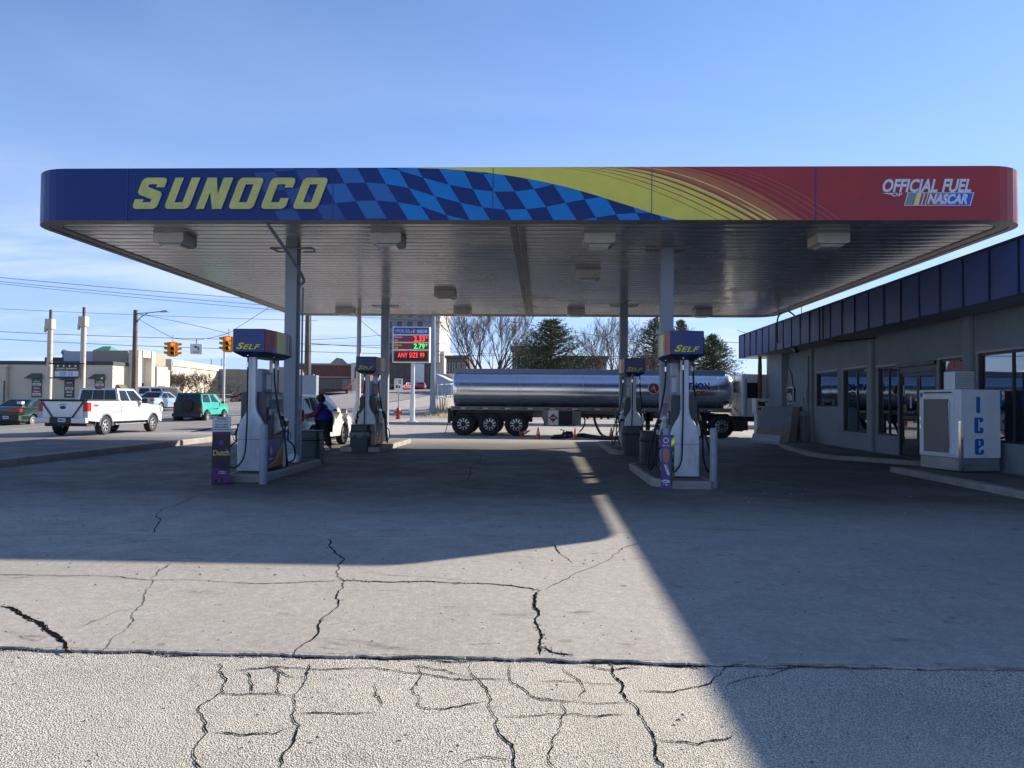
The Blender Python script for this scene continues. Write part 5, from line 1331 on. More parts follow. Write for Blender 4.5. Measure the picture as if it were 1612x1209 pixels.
for sx in (-1, 1): lamp('tail_light', 'tail_red', sv, sx*.75-.06, sx*.75+.06, -1.66, -1.6, .72, .92)
mirror(sv, 1.72, .72, 1.22, 'tank_dark')
# ---- white crossover being fuelled
wr = gpos(540, 701, 0); wq = gpos(497, 708, 0)
dirv = math.atan2(wr.y-wq.y, wr.x-wq.x); rzc = R(-5)
fwd = Vector((math.sin(-rzc), math.cos(rzc), 0)); rgt = Vector((math.cos(rzc), math.sin(rzc), 0))
wc = gpos(538, 699.5, 0) - rgt*.82 - fwd*1.40
wx, F_, panel, body = car('crossover', 'white crossover parked between the two left pumps', 'car', (wc.x, wc.y, 0), rzc, 4.75, 1.86, 'white_car',
  [(-2.28, .42), (-2.35, .62), (-2.33, 1.0), (-2.25, 1.12), (1.05, 1.12), (1.75, 1.02), (2.15, .90), (2.32, .65), (2.25, .38)], (-1.42, 1.40), .35, (-2.22, 1.35, -1.95, .45, 1.08, 1.66, .07, .24), sill=.32, bev=.06)
wheels(wx, [(-.82, -1.42), (.82, -1.42), (-.82, 1.40), (.82, 1.40)], .35, .22, .245, 10, kind='thin')
panel('rear_window', F_['rear'], .08, .92, .15, .90); panel('windscreen', F_['front'], .06, .94, .08, .93)
panel('side_window', F_['right'], .05, .24, .12, .80, slant0=.05); panel('side_window', F_['right'], .27, .52, .12, .85); panel('side_window', F_['right'], .555, .90, .10, .85, slant1=-.14)
panel('side_window', F_['left'], .46, .92, .1, .85); panel('side_window', F_['left'], .10, .43, .1, .85, slant0=.13)
for sx in (-1, 1): lamp('tail_light', 'tail_red', wx, sx*.80-.11, sx*.80+.11, -2.40, -2.1, .86, 1.22)
lamp('tail_lens', 'lens', wx, .74, .86, -2.412, -2.3, 1.05, 1.14)
plate(wx, -2.37, .8); mirror(wx, 1.86, .92, 1.14, 'white_car', s=1.2)
mb = MB(); mb.lathe([(.10, 0), (.10, .004), (0, .004)], axis='X', n=18); mb.v = [(x+.915, y-1.65, z+.95) for x, y, z in mb.v]; mb.build('fuel_flap', 'white_car', wx)
for y_ in (-.75, .2, 1.15):
    mb = MB(); mb.bx(.925, .934, y_-.005, y_+.005, .40, 1.08); mb.build('door_gap', 'tank_grey', wx)
# ---- other traffic
def small_car(name, lbl, cat, px, pyb, Y, rz, paint, L=4.6, H=1.42, W=1.8, wagon=False, z=None, group='cars on the street'):
    p = AT(px, pyb, Y); zz_ = T(p.x, p.y) if z is None else z
    tc = (-1.5, 1.1, -.75, .25) if not wagon else (-2.1, 1.2, -1.95, .5)
    t_, F, pn, b = car(name, lbl, cat, (p.x, p.y, zz_), rz, L, W, paint, [(-L/2+.08, .32), (-L/2, .6), (-L/2+.05, .95), (-1.3, 1.0), (1.1, .98), (L/2-.3, .82), (L/2, .6), (L/2-.06, .3)], (-L*.30, L*.29), .32,
       (*tc, .94, H, .08, .26), sill=.28, group=group)
    wheels(t_, [(-W/2+.12, -L*.30), (W/2-.12, -L*.30), (-W/2+.12, L*.29), (W/2-.12, L*.29)], .32, .2, .2, 7)
    pn('rear_window', F['rear'], .08, .92, .1, .9); pn('windscreen', F['front'], .08, .92, .1, .9)
    pn('side_window', F['right'], .10, .48, .1, .85, slant0=.08); pn('side_window', F['right'], .52, .9, .1, .85, slant1=-.12); pn('side_window', F['left'], .10, .48, .1, .85, slant0=.12); pn('side_window', F['left'], .52, .9, .1, .85, slant1=-.06)
    for sx in (-1, 1): lamp('tail_light', 'tail_red', t_, sx*.68-.14, sx*.68+.14, -L/2-.01, -L/2+.14, .72, .88); lamp('head_light', 'lens', t_, sx*.66-.14, sx*.66+.14, L/2-.2, L/2-.03, .6, .74)
    return t_
small_car('sedan', 'pale blue silver sedan just beyond the nose of the silver pickup', 'sedan', 251, 660, 56.5, R(-2), 'paleblue_car')
small_car('sedan', 'beige sedan crossing the far street beyond the teal off roader', 'sedan', 350, 640, 88, R(62), 'beige_car')
small_car('sedan', 'maroon car at the left edge of the front left pump', 'car', 388, 640, 88, R(70), 'maroon_car')
small_car('sedan', 'dark red car on the rise behind the speed sign', 'car', 637, 614, 146, R(160), 'red_car')
small_car('sedan', 'red car on the rise, right of the price sign pole', 'car', 663, 612, 152, R(4), 'red_car')
# white passenger van
p = AT(258, 640, 78); zz_ = T(p.x, p.y)
vn, F_, panel, body = car('van', 'white passenger van with side windows beyond the pickup', 'van', (p.x, p.y, zz_), R(-64), 5.4, 2.0, 'white_car',
  [(-2.6, .38), (-2.68, .7), (-2.66, 1.15), (-2.6, 1.2), (1.7, 1.18), (2.5, 1.05), (2.68, .8), (2.62, .36)], (-1.6, 1.75), .36, (-2.62, 2.0, -2.5, 1.2, 1.15, 2.15, .06, .20), sill=.34, group='cars on the street')
wheels(vn, [(-.85, -1.6), (.85, -1.6), (-.85, 1.75), (.85, 1.75)], .36, .22, .2, 8)
for sd in ('right', 'left'):
    for q in range(3): panel('side_window', F_[sd], .06+q*.27, .29+q*.27, .25, .82)
panel('rear_window', F_['rear'], .1, .9, .25, .85); panel('windscreen', F_['front'], .08, .92, .1, .9)
p = AT(268, 640, 70)
mb = MB(); mb.bx(-.65, .65, -.02, .02, 1.0, 1.75, 0); mb.tube([(-.55, 0, 0), (-.55, 0, 1.0)], .035, 6, 1); mb.tube([(.55, 0, 0), (.55, 0, 1.0)], .035, 6, 1); o = mb.build('street_board', ['tan_shade', 'pole_wood'], None, (p.x, p.y, T(p.x, p.y))); tag(o, 'small tan board on two legs in front of the white van', 'sign board')
# ================================================================== TANKER
TY = 33.3   # near face of the wheels
def TX(px): return AT(px, 660, TY).x
tk = thing('tanker_truck', 'polished fuel tanker trailer with a white day cab tractor, unloading behind the canopy', 'tanker truck', (TX(930), TY, 0))
bx0 = TX(930)
def lx(px, Y=TY): return AT(px, 640, Y).x - bx0
tx0, tx1 = lx(714, 34.0), lx(1154, 34.0); tcz = 2.05; ra, rb = 1.16, .82; ty = 1.28
mb = MB()
secs = [(tx0, .90), (tx0+.03, .965), (tx0+.09, .985), (tx0+.22, 1.0)] + [(tx0+.22+(tx1-tx0-.62)*k/14, 1.0) for k in range(1, 15)] + [(tx1-.28, .98), (tx1-.12, .90), (tx1-.02, .72), (tx1, .45)]
N_ = 40; vs = []
for x, s in secs:
    for j in range(N_):
        a = 2*math.pi*j/N_; ca_, sa_ = math.cos(a), math.sin(a); e = .86
        y = ra*s*math.copysign(abs(ca_)**e, ca_); z = rb*s*math.copysign(abs(sa_)**e, sa_)
        vs.append((x, ty+y, tcz+z))
fs = [(i*N_+j, i*N_+(j+1) % N_, (i+1)*N_+(j+1) % N_, (i+1)*N_+j) for i in range(len(secs)-1) for j in range(N_)]
fs += [tuple(range(N_)), tuple((len(secs)-1)*N_+j for j in range(N_))]
mb.add(vs, fs); tank = mb.build('tank', 'tank_metal', tk, smooth=60)
mb = MB()
for x in [tx0+.22+(tx1-tx0-.62)*q for q in (.0, .235, .47, .72, .97)]:
    pts = [(x, ty+(ra+.004)*math.copysign(abs(math.cos(a))**.86, math.cos(a)), tcz+(rb+.004)*math.copysign(abs(math.sin(a))**.86, math.sin(a))) for a in [2*math.pi*k/40 for k in range(41)]]
    mb.tube(pts, .007, 4, caps=False)
mb.build('seam_ring', 'steel', tank)
# walkway rail box along the top and the flat overturn guard
mb = MB(); mb.bx(tx0+.02, tx1-.35, ty-.62, ty-.56, tcz+rb-.17, tcz+rb+.10); mb.bx(tx0+.02, tx1-.35, ty+.56, ty+.62, tcz+rb-.17, tcz+rb+.10); mb.bx(tx0+.02, tx0+.06, ty-.56, ty+.56, tcz+rb-.14, tcz+rb+.09)
mb.build('overturn_guard', 'tank_grey', tank, bevel=.01)
mb = MB(); 
for q in range(5): xx = tx0+1.2+q*2.4; mb.lathe([(.26, 0), (.26, .12), (.2, .15), (0, .15)], (xx, ty, tcz+rb-.06), n=16)
mb.tube(bez([(tx1-.3, ty-.5, tcz+rb+.08), (tx1+.02, ty-.5, tcz+rb), (tx1+.12, ty-.5, tcz+.35), (tx1+.1, ty-.5, tcz+.1)], 4), .025, 6)
mb.build('hatch', 'steel', tank)
# graphics on the near side
def tz(z): 
    s = max(-1, min(1, (z-tcz)/rb)); sn = abs(s)**(1/.86); c = math.sqrt(max(0, 1-min(1, sn*sn))); return ty-ra*c**.86
def tfn(off): return lambda u, v, w: (u, tz(v)-off, v)
def tpx(px, py): p = AT(px, py, TY+.12); return p.x-bx0, p.z
mb = MB(); u0, v0 = tpx(1049, 613); u1, v1 = tpx(1117.5, 602.5); put_text(mb, 'MARATHON', tfn(.010), u0, u1, v0, v1, 0, bold=.045); mb.build('lettering', 'blue_letters', tank, smooth=0, fixn=False)
mb = MB(); u0, v0 = tpx(1094.5, 623.5); u1, v1 = tpx(1113, 615); put_text(mb, 'OIL', tfn(.010), u0, u1, v0, v1, 0, bold=.06); mb.build('lettering', 'brown_letters', tank, smooth=0, fixn=False)
mb = MB(); u0, v0 = tpx(1088, 630); u1, v1 = tpx(1113, 626.5); greek(mb, tfn(.010), u0, u1, v0, v1, 0, 8); mb.build('small_print', 'tank_grey', tank, smooth=0, fixn=False)
cu, cv = tpx(1029.3, 611.5); rr_ = .255
mb = MB()
for rad, off, m_ in ((rr_, .008, 0), (rr_*.86, .011, 1), (rr_*.80, .014, 2)):
    for k in range(24):
        a, b = 2*math.pi*k/24, 2*math.pi*(k+1)/24; f = tfn(off); mb.add([f(cu, cv, 0), f(cu+rad*math.cos(a), cv+rad*math.sin(a), 0), f(cu+rad*math.cos(b), cv+rad*math.sin(b), 0)], [(0, 1, 2)], m_)
def limb(pts, w):
    f = tfn(.017)
    for a, b in zip(pts, pts[1:]):
        a = Vector(a)*rr_; b = Vector(b)*rr_; d = (b-a).normalized(); n_ = Vector((-d.y, d.x))*w*rr_
        mb.add([f(cu+q.x, cv+q.y, 0) for q in (a-n_, b-n_*.8, b+n_*.8, a+n_)], [(0, 1, 2, 3)], 3)
limb([(.0, .32), (.0, .0)], .13); limb([(.0, .02), (-.28, -.18), (-.52, -.05)], .07); limb([(.0, .02), (.2, -.25), (.38, -.62)], .07); limb([(.0, .28), (-.25, .12), (-.35, .28)], .05); limb([(.0, .28), (.22, .12), (.3, -.02)], .05); limb([(-.02, .58), (-.02, .42)], .10)
mb.build('runner_emblem', ['tape_white', 'tape_red', 'tape_red', 'tape_white'], tank, smooth=0, fixn=False)
# chassis
fz = 1.12
mb = MB(); mb.bx(tx0-.02, tx1-.2, .10, .16, fz, fz+.17); mb.bx(tx0-.02, tx1-.2, 2.3, 2.36, fz, fz+.17); mb.bx(tx0, tx1-1, .6, .75, .82, fz); mb.bx(tx0, tx1-1, 1.8, 1.95, .82, fz)
mb.bx(tx0-.02, tx0+.04, .16, 2.3, fz-.02, fz+.15); mb.bx(tx0+.05, tx1-.4, .16, 2.3, fz+.13, fz+.15)
for q in range(12): x = tx0+.5+q*.95; mb.bx(x, x+.05, .17, .6, fz-.02, fz+.129)
fr_ = mb.build('frame', 'tank_frame', tk, bevel=.008)
mb = MB(); k = 0; x = tx0+.15
while x < tx1-.8:
    mb.bx(x, x+.22, .094, .0995, fz+.06, fz+.11, k % 2); k += 1; x += .23 if k % 2 else .75
mb.build('reflective_tape', ['tape_red', 'tape_white'], fr_)
mb = MB(); mb.bx(lx(705)-.02, lx(705)+.25, .15, 2.3, .62, 1.1); mb.bx(lx(705), lx(705)+.1, .1, .3, .55, 1.2); mb.bx(lx(716), lx(838), .25, 2.2, .62, 1.1); mb.tube([(lx(705), .2, .62), (lx(701), .1, .12)], .02, 5)
mb.prism([(lx(716), .86), (lx(722), 1.10), (lx(838), 1.10), (lx(838), 1.0), (lx(726), 1.0)], lambda u, v, w: (u, .0+w, v), .06); mb.build('axle_carriage', 'tank_dark', tk, bevel=.01)
def truck_wheel(px, Y0=.0, r=.51, rimr=.285):
    x = lx(px)
    for y_ in (Y0+.14, 2.42-Y0):
        t_ = MB().lathe([(rimr, -.14), (r-.05, -.14), (r, -.09), (r, .09), (r-.05, .14), (rimr, .14)], axis='Y', n=36, caps=False).build('wheel', 'tyre', tk, (x, y_, r))
        if y_ < 1:
            mb = MB(); mb.lathe([(rimr, -.11), (rimr-.03, -.12), (rimr-.05, -.02)], axis='Y', n=30, m=0, caps=False); mb.lathe([(rimr-.02, -.055), (0, -.055)], axis='Y', n=24, m=1)
            for q in range(10):
                a = 2*math.pi*q/10; rot = Matrix.Rotation(a, 3, 'Y'); vs = []
                for rr2, hw, yo in ((.10, .022, -.085), (rimr-.04, .036, -.075)):
                    vs += [rot @ Vector((-hw, yo, rr2)), rot @ Vector((hw, yo, rr2)), rot @ Vector((-hw*.9, yo+.03, rr2)), rot @ Vector((hw*.9, yo+.03, rr2))]
                mb.add(vs, [(0, 1, 5, 4), (0, 4, 6, 2), (1, 3, 7, 5)], 0)
            mb.lathe([(.115, -.06), (.11, -.10), (.085, -.15), (0, -.16)], axis='Y', n=18, m=1)
            mb.build('rim', ['alloy', 'tank_dark'], t_)
            MB().lathe([(rimr, .16), (r-.05, .16), (r, .20), (r, .38), (r-.05, .43), (rimr, .43)], axis='Y', n=30, caps=False).build('inner_tyre', 'tyre', t_)
for px in (729.5, 771, 813): truck_wheel(px)
for px in (1096, 1137): truck_wheel(px, .05, .52, .29)
# valve cabinet with placard
cx0, cx1 = lx(856), lx(903)
mb = MB(); z0, z1 = AT(900, 671, TY).z, AT(900, 645, TY).z
mb.prism([(cx0+.12, z0), (cx1-.03, z0), (cx1+.06, z0+.12), (cx1+.06, z1), (cx0-.06, z1), (cx0-.06, z0+.3)], lambda u, v, w: (u, .08+w, v), .04); mb.bx(cx0, cx1+.1, .3, .7, z0, z1, 0); cb = mb.build('valve_cabinet', 'tank_frame', tk, bevel=.01)
mb = MB(); mb.bx(lx(880), lx(901), .068, .0795, z0+.05, z1-.06); mb.build('open_bay', 'tank_dark', cb)
mb = MB(); pcx, pcz = lx(871), (z0+z1)/2; mb.bx(pcx-.22, pcx+.22, .060, .0795, z0+.04, z1-.04); pb = mb.build('placard_board', 'steel', cb)
mb = MB()
for s, m_ in ((.22, 0), (.19, 1), (.165, 0), (.15, 1)): mb.add([(pcx-s, .058-.002*m_-(.22-s)*.05, pcz), (pcx, .058-.002*m_-(.22-s)*.05, pcz-s), (pcx+s, .058-.002*m_-(.22-s)*.05, pcz), (pcx, .058-.002*m_-(.22-s)*.05, pcz+s)], [(0, 1, 2, 3)], m_)
greek(mb, lambda u, v, w: (u, .046, v), pcx-.10, pcx+.10, pcz-.03, pcz+.03, 0, 4); mb.build('placard', ['tape_white', 'tape_red'], pb, smooth=0, fixn=False)
mb = MB(); mb.bx(lx(904), lx(915), .1, .35, z0+.05, z1); mb.build('side_box', 'tank_frame', tk, bevel=.01)
# unloading pipes and landing legs
mb = MB(); mb.tube([(lx(916), .25, .95), (lx(968), .25, .93)], .045, 8)
for px in (925, 936, 947, 958): mb.tube([(lx(px), .25, .93), (lx(px), .1, .82)], .06, 10)
mb.tube(bez([(lx(916), .2, .95), (lx(921), .1, .75), (lx(919), .0, .45), (lx(912), -.1, .2)], 4), .03, 6)
mb.bx(lx(1046), lx(1049), .3, .42, .05, 1.1); mb.bx(lx(1020), lx(1025), .3, .45, .12, 1.1); mb.bx(lx(1017), lx(1028), .25, .5, .06, .12); mb.bx(lx(1014), lx(1030), .3, 1.2, .7, 1.05)
mb.tube(bez([(lx(1040), .1, .95), (lx(1033), .05, .5), (lx(1030), -.05, .1)], 4), .06, 8)
mb.build('unloading_pipes', 'tank_dark', tk)
# tractor
mb = MB(); mb.bx(lx(1078), lx(1215), .55, .70, .72, .95); mb.bx(lx(1078), lx(1215), 1.7, 1.85, .72, .95); mb.bx(lx(1104), lx(1130), .5, 1.9, .95, 1.08); mb.bx(lx(1150), lx(1178), .05, .6, .35, .80); mb.tube([(lx(1152), .3, .55), (lx(1172), .3, .55)], .26, 14)
mb.prism([(lx(1122), 1.0), (lx(1128), 1.06), (lx(1146), 1.06), (lx(1160), .75), (lx(1162), .4), (lx(1159), .4), (lx(1156), .74), (lx(1144), 1.02)], lambda u, v, w: (u, .02+w, v), .5)
mb.build('tractor_chassis', 'tank_dark', tk, bevel=.01)
mb = MB(); c0_, c1_ = lx(1169), lx(1169)+1.55
mb.prism([(c0_, .95), (c1_+.1, .95), (c1_+.1, 1.75), (c1_-.25, 2.78), (c0_+.06, 2.80), (c0_, 2.72)], lambda u, v, w: (u, .12+w, v), 2.2)
cab_ = mb.build('cab', 'white_paint', tk, bevel=.06, seg=3, smooth=50)
mb = MB(); mb.bx(c1_+.1, c1_+1.7, .45, 2.0, .85, 1.75); mb.build('bonnet', 'white_paint', tk, bevel=.08, seg=3)
mb = MB(); mb.prism([(c0_+.22, 1.75), (c0_+.22, 2.42), (c0_+.72, 2.42), (c0_+.86, 1.75)], lambda u, v, w: (u, .112+w, v), .01); mb.build('side_window', 'car_glass', cab_)
mb = MB(); mb.bx(c0_-.008, c0_-.001, .55, 1.85, 2.0, 2.5); mb.build('rear_window', 'car_glass', cab_)
mb = MB()
for q in range(5): mb.bx(c0_+.12+q*.02, c0_+.128+q*.02, .114, .119, 1.0, 2.6)
mb.bx(c0_+.22, c0_+.228, .112, .119, .98, 2.55); mb.bx(c0_+1.18, c0_+1.188, .112, .119, .98, 1.9); mb.build('door_gap', 'tank_grey', cab_)
mb = MB(); xs_ = lx(1196); mb.tube([(xs_, -.02, .9), (xs_, -.02, 3.05), (xs_-.0, -.02, 3.75)], [.09, .09, .065], 12); mb.build('exhaust_stack', 'pole_rust', tk)
mb = MB(); mb.bx(c1_-.5, c1_-.3, -.18, .0, 1.7, 2.3); mb.tube([(c1_-.4, -.1, 1.6), (c1_-.3, .12, 1.5)], .015, 5); mb.build('side_mirror', 'tank_dark', cab_)
mb = MB(); mb.tube(bez([(tx1+.05, 1.0, 1.4), (tx1+.3, .8, 1.1), (tx1+.5, .9, 1.35), (c0_, 1.0, 1.9)], 5), .02, 6); mb.tube(bez([(tx1+.0, 1.3, 1.3), (tx1+.2, 1.4, 1.0), (tx1+.55, 1.3, 1.2), (c0_, 1.3, 1.7)], 5), .02, 6); mb.build('air_line', 'tape_red', tk)
MB().lathe([(.29, -.14), (.47, -.14), (.52, -.09), (.52, .09), (.47, .14), (.29, .14)], axis='Y', n=30).build('wheel', 'tyre', tk, (c1_+.9, .2, .52))
# hoses on the ground
h = MB()
def gp(px, py, z=.06): p = G(px, py, z); return (p.x, p.y, z)
h.tube(bez([(AT(935, 655, TY-.1).x, TY, .9), (AT(938, 665, TY).x, TY-.1, .55), gp(947, 684, .08), gp(962, 689.5), gp(985, 690), gp(1010, 689)], 6), .055, 9)
h.tube(bez([gp(868, 689), gp(885, 688.5), gp(905, 686), gp(925, 687.5), gp(945, 690), gp(965, 691)], 6), .05, 8)
h.tube(bez([gp(893, 680, .25), gp(900, 684, .12), gp(918, 683.5, .10), gp(933, 686, .08), gp(960, 689.5)], 6), .045, 8)
o = h.build('fuel_hose', 'black_rubber', None); tag(o, 'black unloading hoses lying on the ground under the tanker', 'hose')
mb = MB(); p = G(888, 688, .05)
mb.tube([(-.45, 0, .05), (-.1, 0, .08), (.1, 0, .22), (.35, .05, .2)], .06, 9); mb.tube([(-.1, 0, .08), (.0, -.05, .3), (-.15, 0, .32)], .03, 6); mb.tube([(.1, 0, .22), (.15, 0, .02)], .09, 10)
o = mb.build('hose_coupling', 'tank_dark', None, (p.x, p.y, .03)); tag(o, 'metal hose coupling on the ground between two cones', 'coupling')
# cones
def cone():
    t_ = thing('traffic_cone', '', 'traffic cone', group='orange cones by the tanker')
    mb = MB(); mb.bx(-.15, .15, -.15, .15, 0, .025); mb.lathe([(.105, .025), (.02, .46), (.016, .47), (0, .47)], n=20); b_ = mb.build('cone_body', 'cone_orange', t_, bevel=.004)
    mb = MB(); mb.lathe([(.0775, .19), (.052, .315)], n=20); mb.v = [(x*1.03, y*1.03, z) for x, y, z in mb.v]; mb.f = mb.f[:20]; mb.m = mb.m[:20]; mb.build('reflective_band', 'tape_white', t_, fixn=False)
    return t_
C0 = cone()
for k, (px, py, lb) in enumerate(((847, 691, 'upright orange cone right of the fallen one'), (905.5, 692.5, 'orange cone in front of the black hoses, below the valve cabinet'), (962.5, 691, 'orange cone beside the rear right pump island'), (819, 688, ''))):
    o = C0 if k == 0 else dup(C0); p = G(px, py, 0); o.location = (p.x, p.y+.1, .006); o['label'] = lb or 'orange cone knocked over under the rear trailer wheel'
    if not lb: o.rotation_euler = (R(62), R(38), R(60)); o.location.z = .11

# ================================================================== SIGNS, HYDRANT, POLES BEYOND
SY = 42.0
p = AT(648.5, 666, SY); gz = T(p.x, p.y)+.03
ps = thing('price_sign', 'pole sign with red and green LED prices', 'price sign', (p.x, p.y, gz))
def sgl(px, py): q = AT(px, py, SY); return (q.x-p.x, q.z-gz)
mb = MB(); top = sgl(648, 572)[1]; mb.tube([(0, .1, 0), (0, .1, 1.55)], .14, 16); mb.tube([(0, .1, 1.55), (0, .1, top+.1)], .11, 16); mb.lathe([(.3, 0), (.3, .05), (.16, .06)], (0, .1, 0), n=16); mb.build('pole', 'pole_white', ps)
a0, zt_ = sgl(618.8, 514.5); a1, zb_ = sgl(676.5, 571)
mb = MB(); mb.bx(a0, a1, -.12, .32, zb_, zt_); cabn = mb.build('cabinet', 'white_paint', ps, bevel=.02)
def band(py0, py1, mat, nm):
    z1_ = sgl(648, py0)[1]; z0_ = sgl(648, py1)[1]; mb = MB(); mb.bx(a0+.06, a1-.06, -.128, -.1205, z0_, z1_); return mb.build(nm, mat, cabn)
band(516, 526.5, 'price_blue', 'header_panel'); band(528.5, 538.5, 'price_red', 'price_panel'); band(540.5, 550, 'price_red', 'price_panel'); band(552.5, 569.5, 'price_red', 'message_panel'); 
mb = MB(); z1_ = sgl(648, 555)[1]; z0_ = sgl(648, 568)[1]; mb.bx(a0+.14, a1-.14, -.133, -.1285, z0_, z1_); mb.build('message_board', 'led_black', cabn)
def sfn(off): return lambda u, v, w: (sgl(u, 600)[0], -.128-off, sgl(648, v)[1])
mb = MB(); f = sfn(.006); put_text(mb, 'OFFICIAL FUEL', f, 621.5, 645, 524, 519, 0, bold=.0, shear=.25); put_text(mb, 'OF', f, 646, 649.5, 524, 521, 0, bold=.02, shear=.25)
put_text(mb, 'NASCAR', f, 656, 672, 524.5, 519, 0, bold=.03, shear=.25); mb.build('lettering', 'logo_white', cabn, smooth=0, fixn=False)
mb = MB()
for i, m_ in enumerate((0, 1, 2)): q = 650+i*1.9; mb.add([f(q, 524.5, 0), f(q+1.7, 524.5, 0), f(q+2.2, 519, 0), f(q+.5, 519, 0)], [(0, 1, 2, 3)], m_)
mb.build('logo_stripes', ['pale_yellow', 'line_red', 'nas_blue'], cabn, smooth=0, fixn=False)
mb = MB()
for s, x0_, x1_, y0_, y1_ in (('Regular', 621, 633.5, 533.2, 529.6), ('Self', 621, 626.5, 537.6, 534.4)): put_text(mb, s, f, x0_, x1_, y0_, y1_, 0, 0, bold=.02)
for s, x0_, x1_, y0_, y1_ in (('Diesel', 621, 632, 545, 541.6), ('Self', 621, 626.5, 549.4, 546.2)): put_text(mb, s, f, x0_, x1_, y0_, y1_, 0, 1, bold=.02)
mb.build('small_lettering', ['logo_white', 'sun_yellow'], cabn, smooth=0, fixn=False)
mb = MB(); put_text(mb, '2.33', f, 651.5, 668.5, 537.8, 529.4, 0, bold=.012); put_text(mb, '9', f, 670, 672.6, 533.5, 529.6, 0, bold=.0); put_text(mb, 'ANY SIZE 99', sfn(.010), 626.5, 668, 563, 555.5, 0, bold=-.004, spacing=1.08); mb.build('red_digits', 'led_red', cabn, smooth=0, fixn=False)
mb = MB(); put_text(mb, '2.79', f, 651.5, 668.5, 549.3, 541.1, 0, bold=.012); put_text(mb, '9', f, 670, 672.6, 545.2, 541.4, 0, bold=0); mb.build('green_digits', 'led_green', cabn, smooth=0, fixn=False)
# hydrant
p = AT(626.7, 661, 44.5); gz = T(p.x, p.y)+.03
t = thing('fire_hydrant', 'red fire hydrant on the pavement left of the price sign', 'fire hydrant', (p.x, p.y, gz))
mb = MB(); mb.lathe([(.16, 0), (.16, .05), (.12, .06), (.12, .42), (.15, .43), (.15, .48), (.13, .50), (.12, .58), (.07, .66), (.03, .68), (.03, .74), (0, .74)], n=20); mb.build('barrel', 'hydrant_red', t)
for sx in (-1, 1): mb = MB(); mb.tube([(0, 0, .40), (sx*.2, 0, .40)], .055, 10); mb.tube([(sx*.2, 0, .40), (sx*.23, 0, .40)], .07, 8); mb.build('outlet_cap', 'hydrant_red', t)
mb = MB(); mb.tube([(0, 0, .34), (0, -.19, .34)], .075, 12); mb.build('outlet_cap', 'hydrant_red', t)
# small speed sign
p = AT(627, 650, 47); gz = T(p.x, p.y)
t = thing('speed_sign', 'small white speed sign on a thin post above the hydrant', 'road sign', (p.x, p.y, gz))
mb = MB(); mb.tube([(0, 0, 0), (0, 0, 2.45)], .03, 6); mb.build('post', 'pole_steel', t)
mb = MB(); mb.bx(-.26, .26, -.045, -.03, 1.75, 2.45); f2 = mb.build('plate', 'white_paint', t)
mb = MB(); fn = lambda u, v, w: (u, -.049, v); greek(mb, fn, -.18, .18, 2.27, 2.36, 0, 5); greek(mb, fn, -.18, .18, 2.14, 2.22, 0, 5); greek(mb, fn, -.17, .17, 1.86, 2.06, 0, 2); mb.build('digits', 'lens_dark', f2, smooth=0, fixn=False)
# poles
def pole(name, lbl, cat, px, pyb, pyt, Y, r0_, r1_, mat, base=None, gz=None, **k):
    q = AT(px, pyb, Y); qt = AT(px, pyt, Y); z0_ = T(q.x, q.y) if gz is None else gz; t_ = thing(name, lbl, cat, (q.x, q.y, z0_), **k)
    mb = MB(); H = qt.z-z0_; mb.tube([(0, 0, -.1), (0, 0, H*.5), (0, 0, H)], [r0_, (r0_+r1_)/2, r1_], 14); mb.build('pole', mat, t_)
    if base: mb = MB(); mb.lathe(base, n=20); mb.build('base', mat, t_)
    return t_, H
pole('light_pole', 'slim white light pole on a round white base beside the rear left pump', 'light pole', 563, 690, 478, 27.8, .10, .075, 'pole_white', [(.20, 0), (.20, 1.15), (.13, 1.3), (.10, 1.42)])
pole('steel_pole', 'grey steel pole right of the price sign', 'pole', 681, 648, 488, 55, .22, .12, 'pole_steel', [(.5, 0), (.5, .1), (.26, .15), (.26, .5)])
t, H = pole('utility_pole', 'thick wooden pole rising behind the front left column', 'utility pole', 482.5, 630, 440, 62, .24, .17, 'pole_wood')
mb = MB(); mb.tube([(.3, -.1, 0), (.3, -.1, H*.93)], .06, 8); mb.build('riser_pipe', 'pole_steel', t)
p = AT(463, 600, 50); t = thing('control_cabinet', 'grey roadside control cabinet beside the wooden pole', 'cabinet', (AT(479, 640, 52).x, 52, T(-16, 52))); mb = MB(); mb.bx(-.9, .9, -.3, .3, 0, 2.75); mb.build('cabinet_shell', 'tank_grey', t, bevel=.02); mb = MB(); mb.bx(-.8, .8, -.31, -.3005, .2, 2.6); mb.build('cabinet_door', 'tank_grey', t)
for (px, top_, lb) in ((76.5, 502, 'left one of the two thick tan sign posts holding the message board'), (129, 498, 'right one of the two thick tan sign posts holding the message board')):
    t, H = pole('sign_post', lb, 'sign post', px, 640, top_, 58, .21, .19, 'pole_tan', group='tan sign posts')
    mb = MB(); mb.tube([(0, 0, H), (0, 0, H+.72)], .11, 8); mb.build('rusty_stub', 'pole_rust', t); mb = MB(); mb.bx(-.29, .27, -.28, .25, H-.8, H-.02); mb.bx(-.45, -.29, -.1, .1, H-1.05, H-.6); mb.build('collar_box', 'pole_tan', t, bevel=.02)
p = AT(106, 584, 57.6); t = thing('message_sign', 'black message board with coloured lines of lettering between the tan posts', 'sign', (p.x, p.y, p.z))
hw = 42/2/1200*58; hh = 20.5/2/1200*58
mb = MB(); mb.bx(-hw, hw, -.08, .08, -hh, hh); mb.tube([(-hw-.4, 0, hh+.08), (hw+.3, 0, hh+.08)], .05, 6); mb.tube([(-hw-.4, 0, -hh-.05), (hw*.9, 0, -hh-.05)], .05, 6)
mb.tube([(-hw-.4, 0, hh+.08), (-hw-.1, -.1, hh+.35), (-hw+.2, 0, hh)], .03, 5); brd = mb.build('sign_board', 'lens_dark', t)
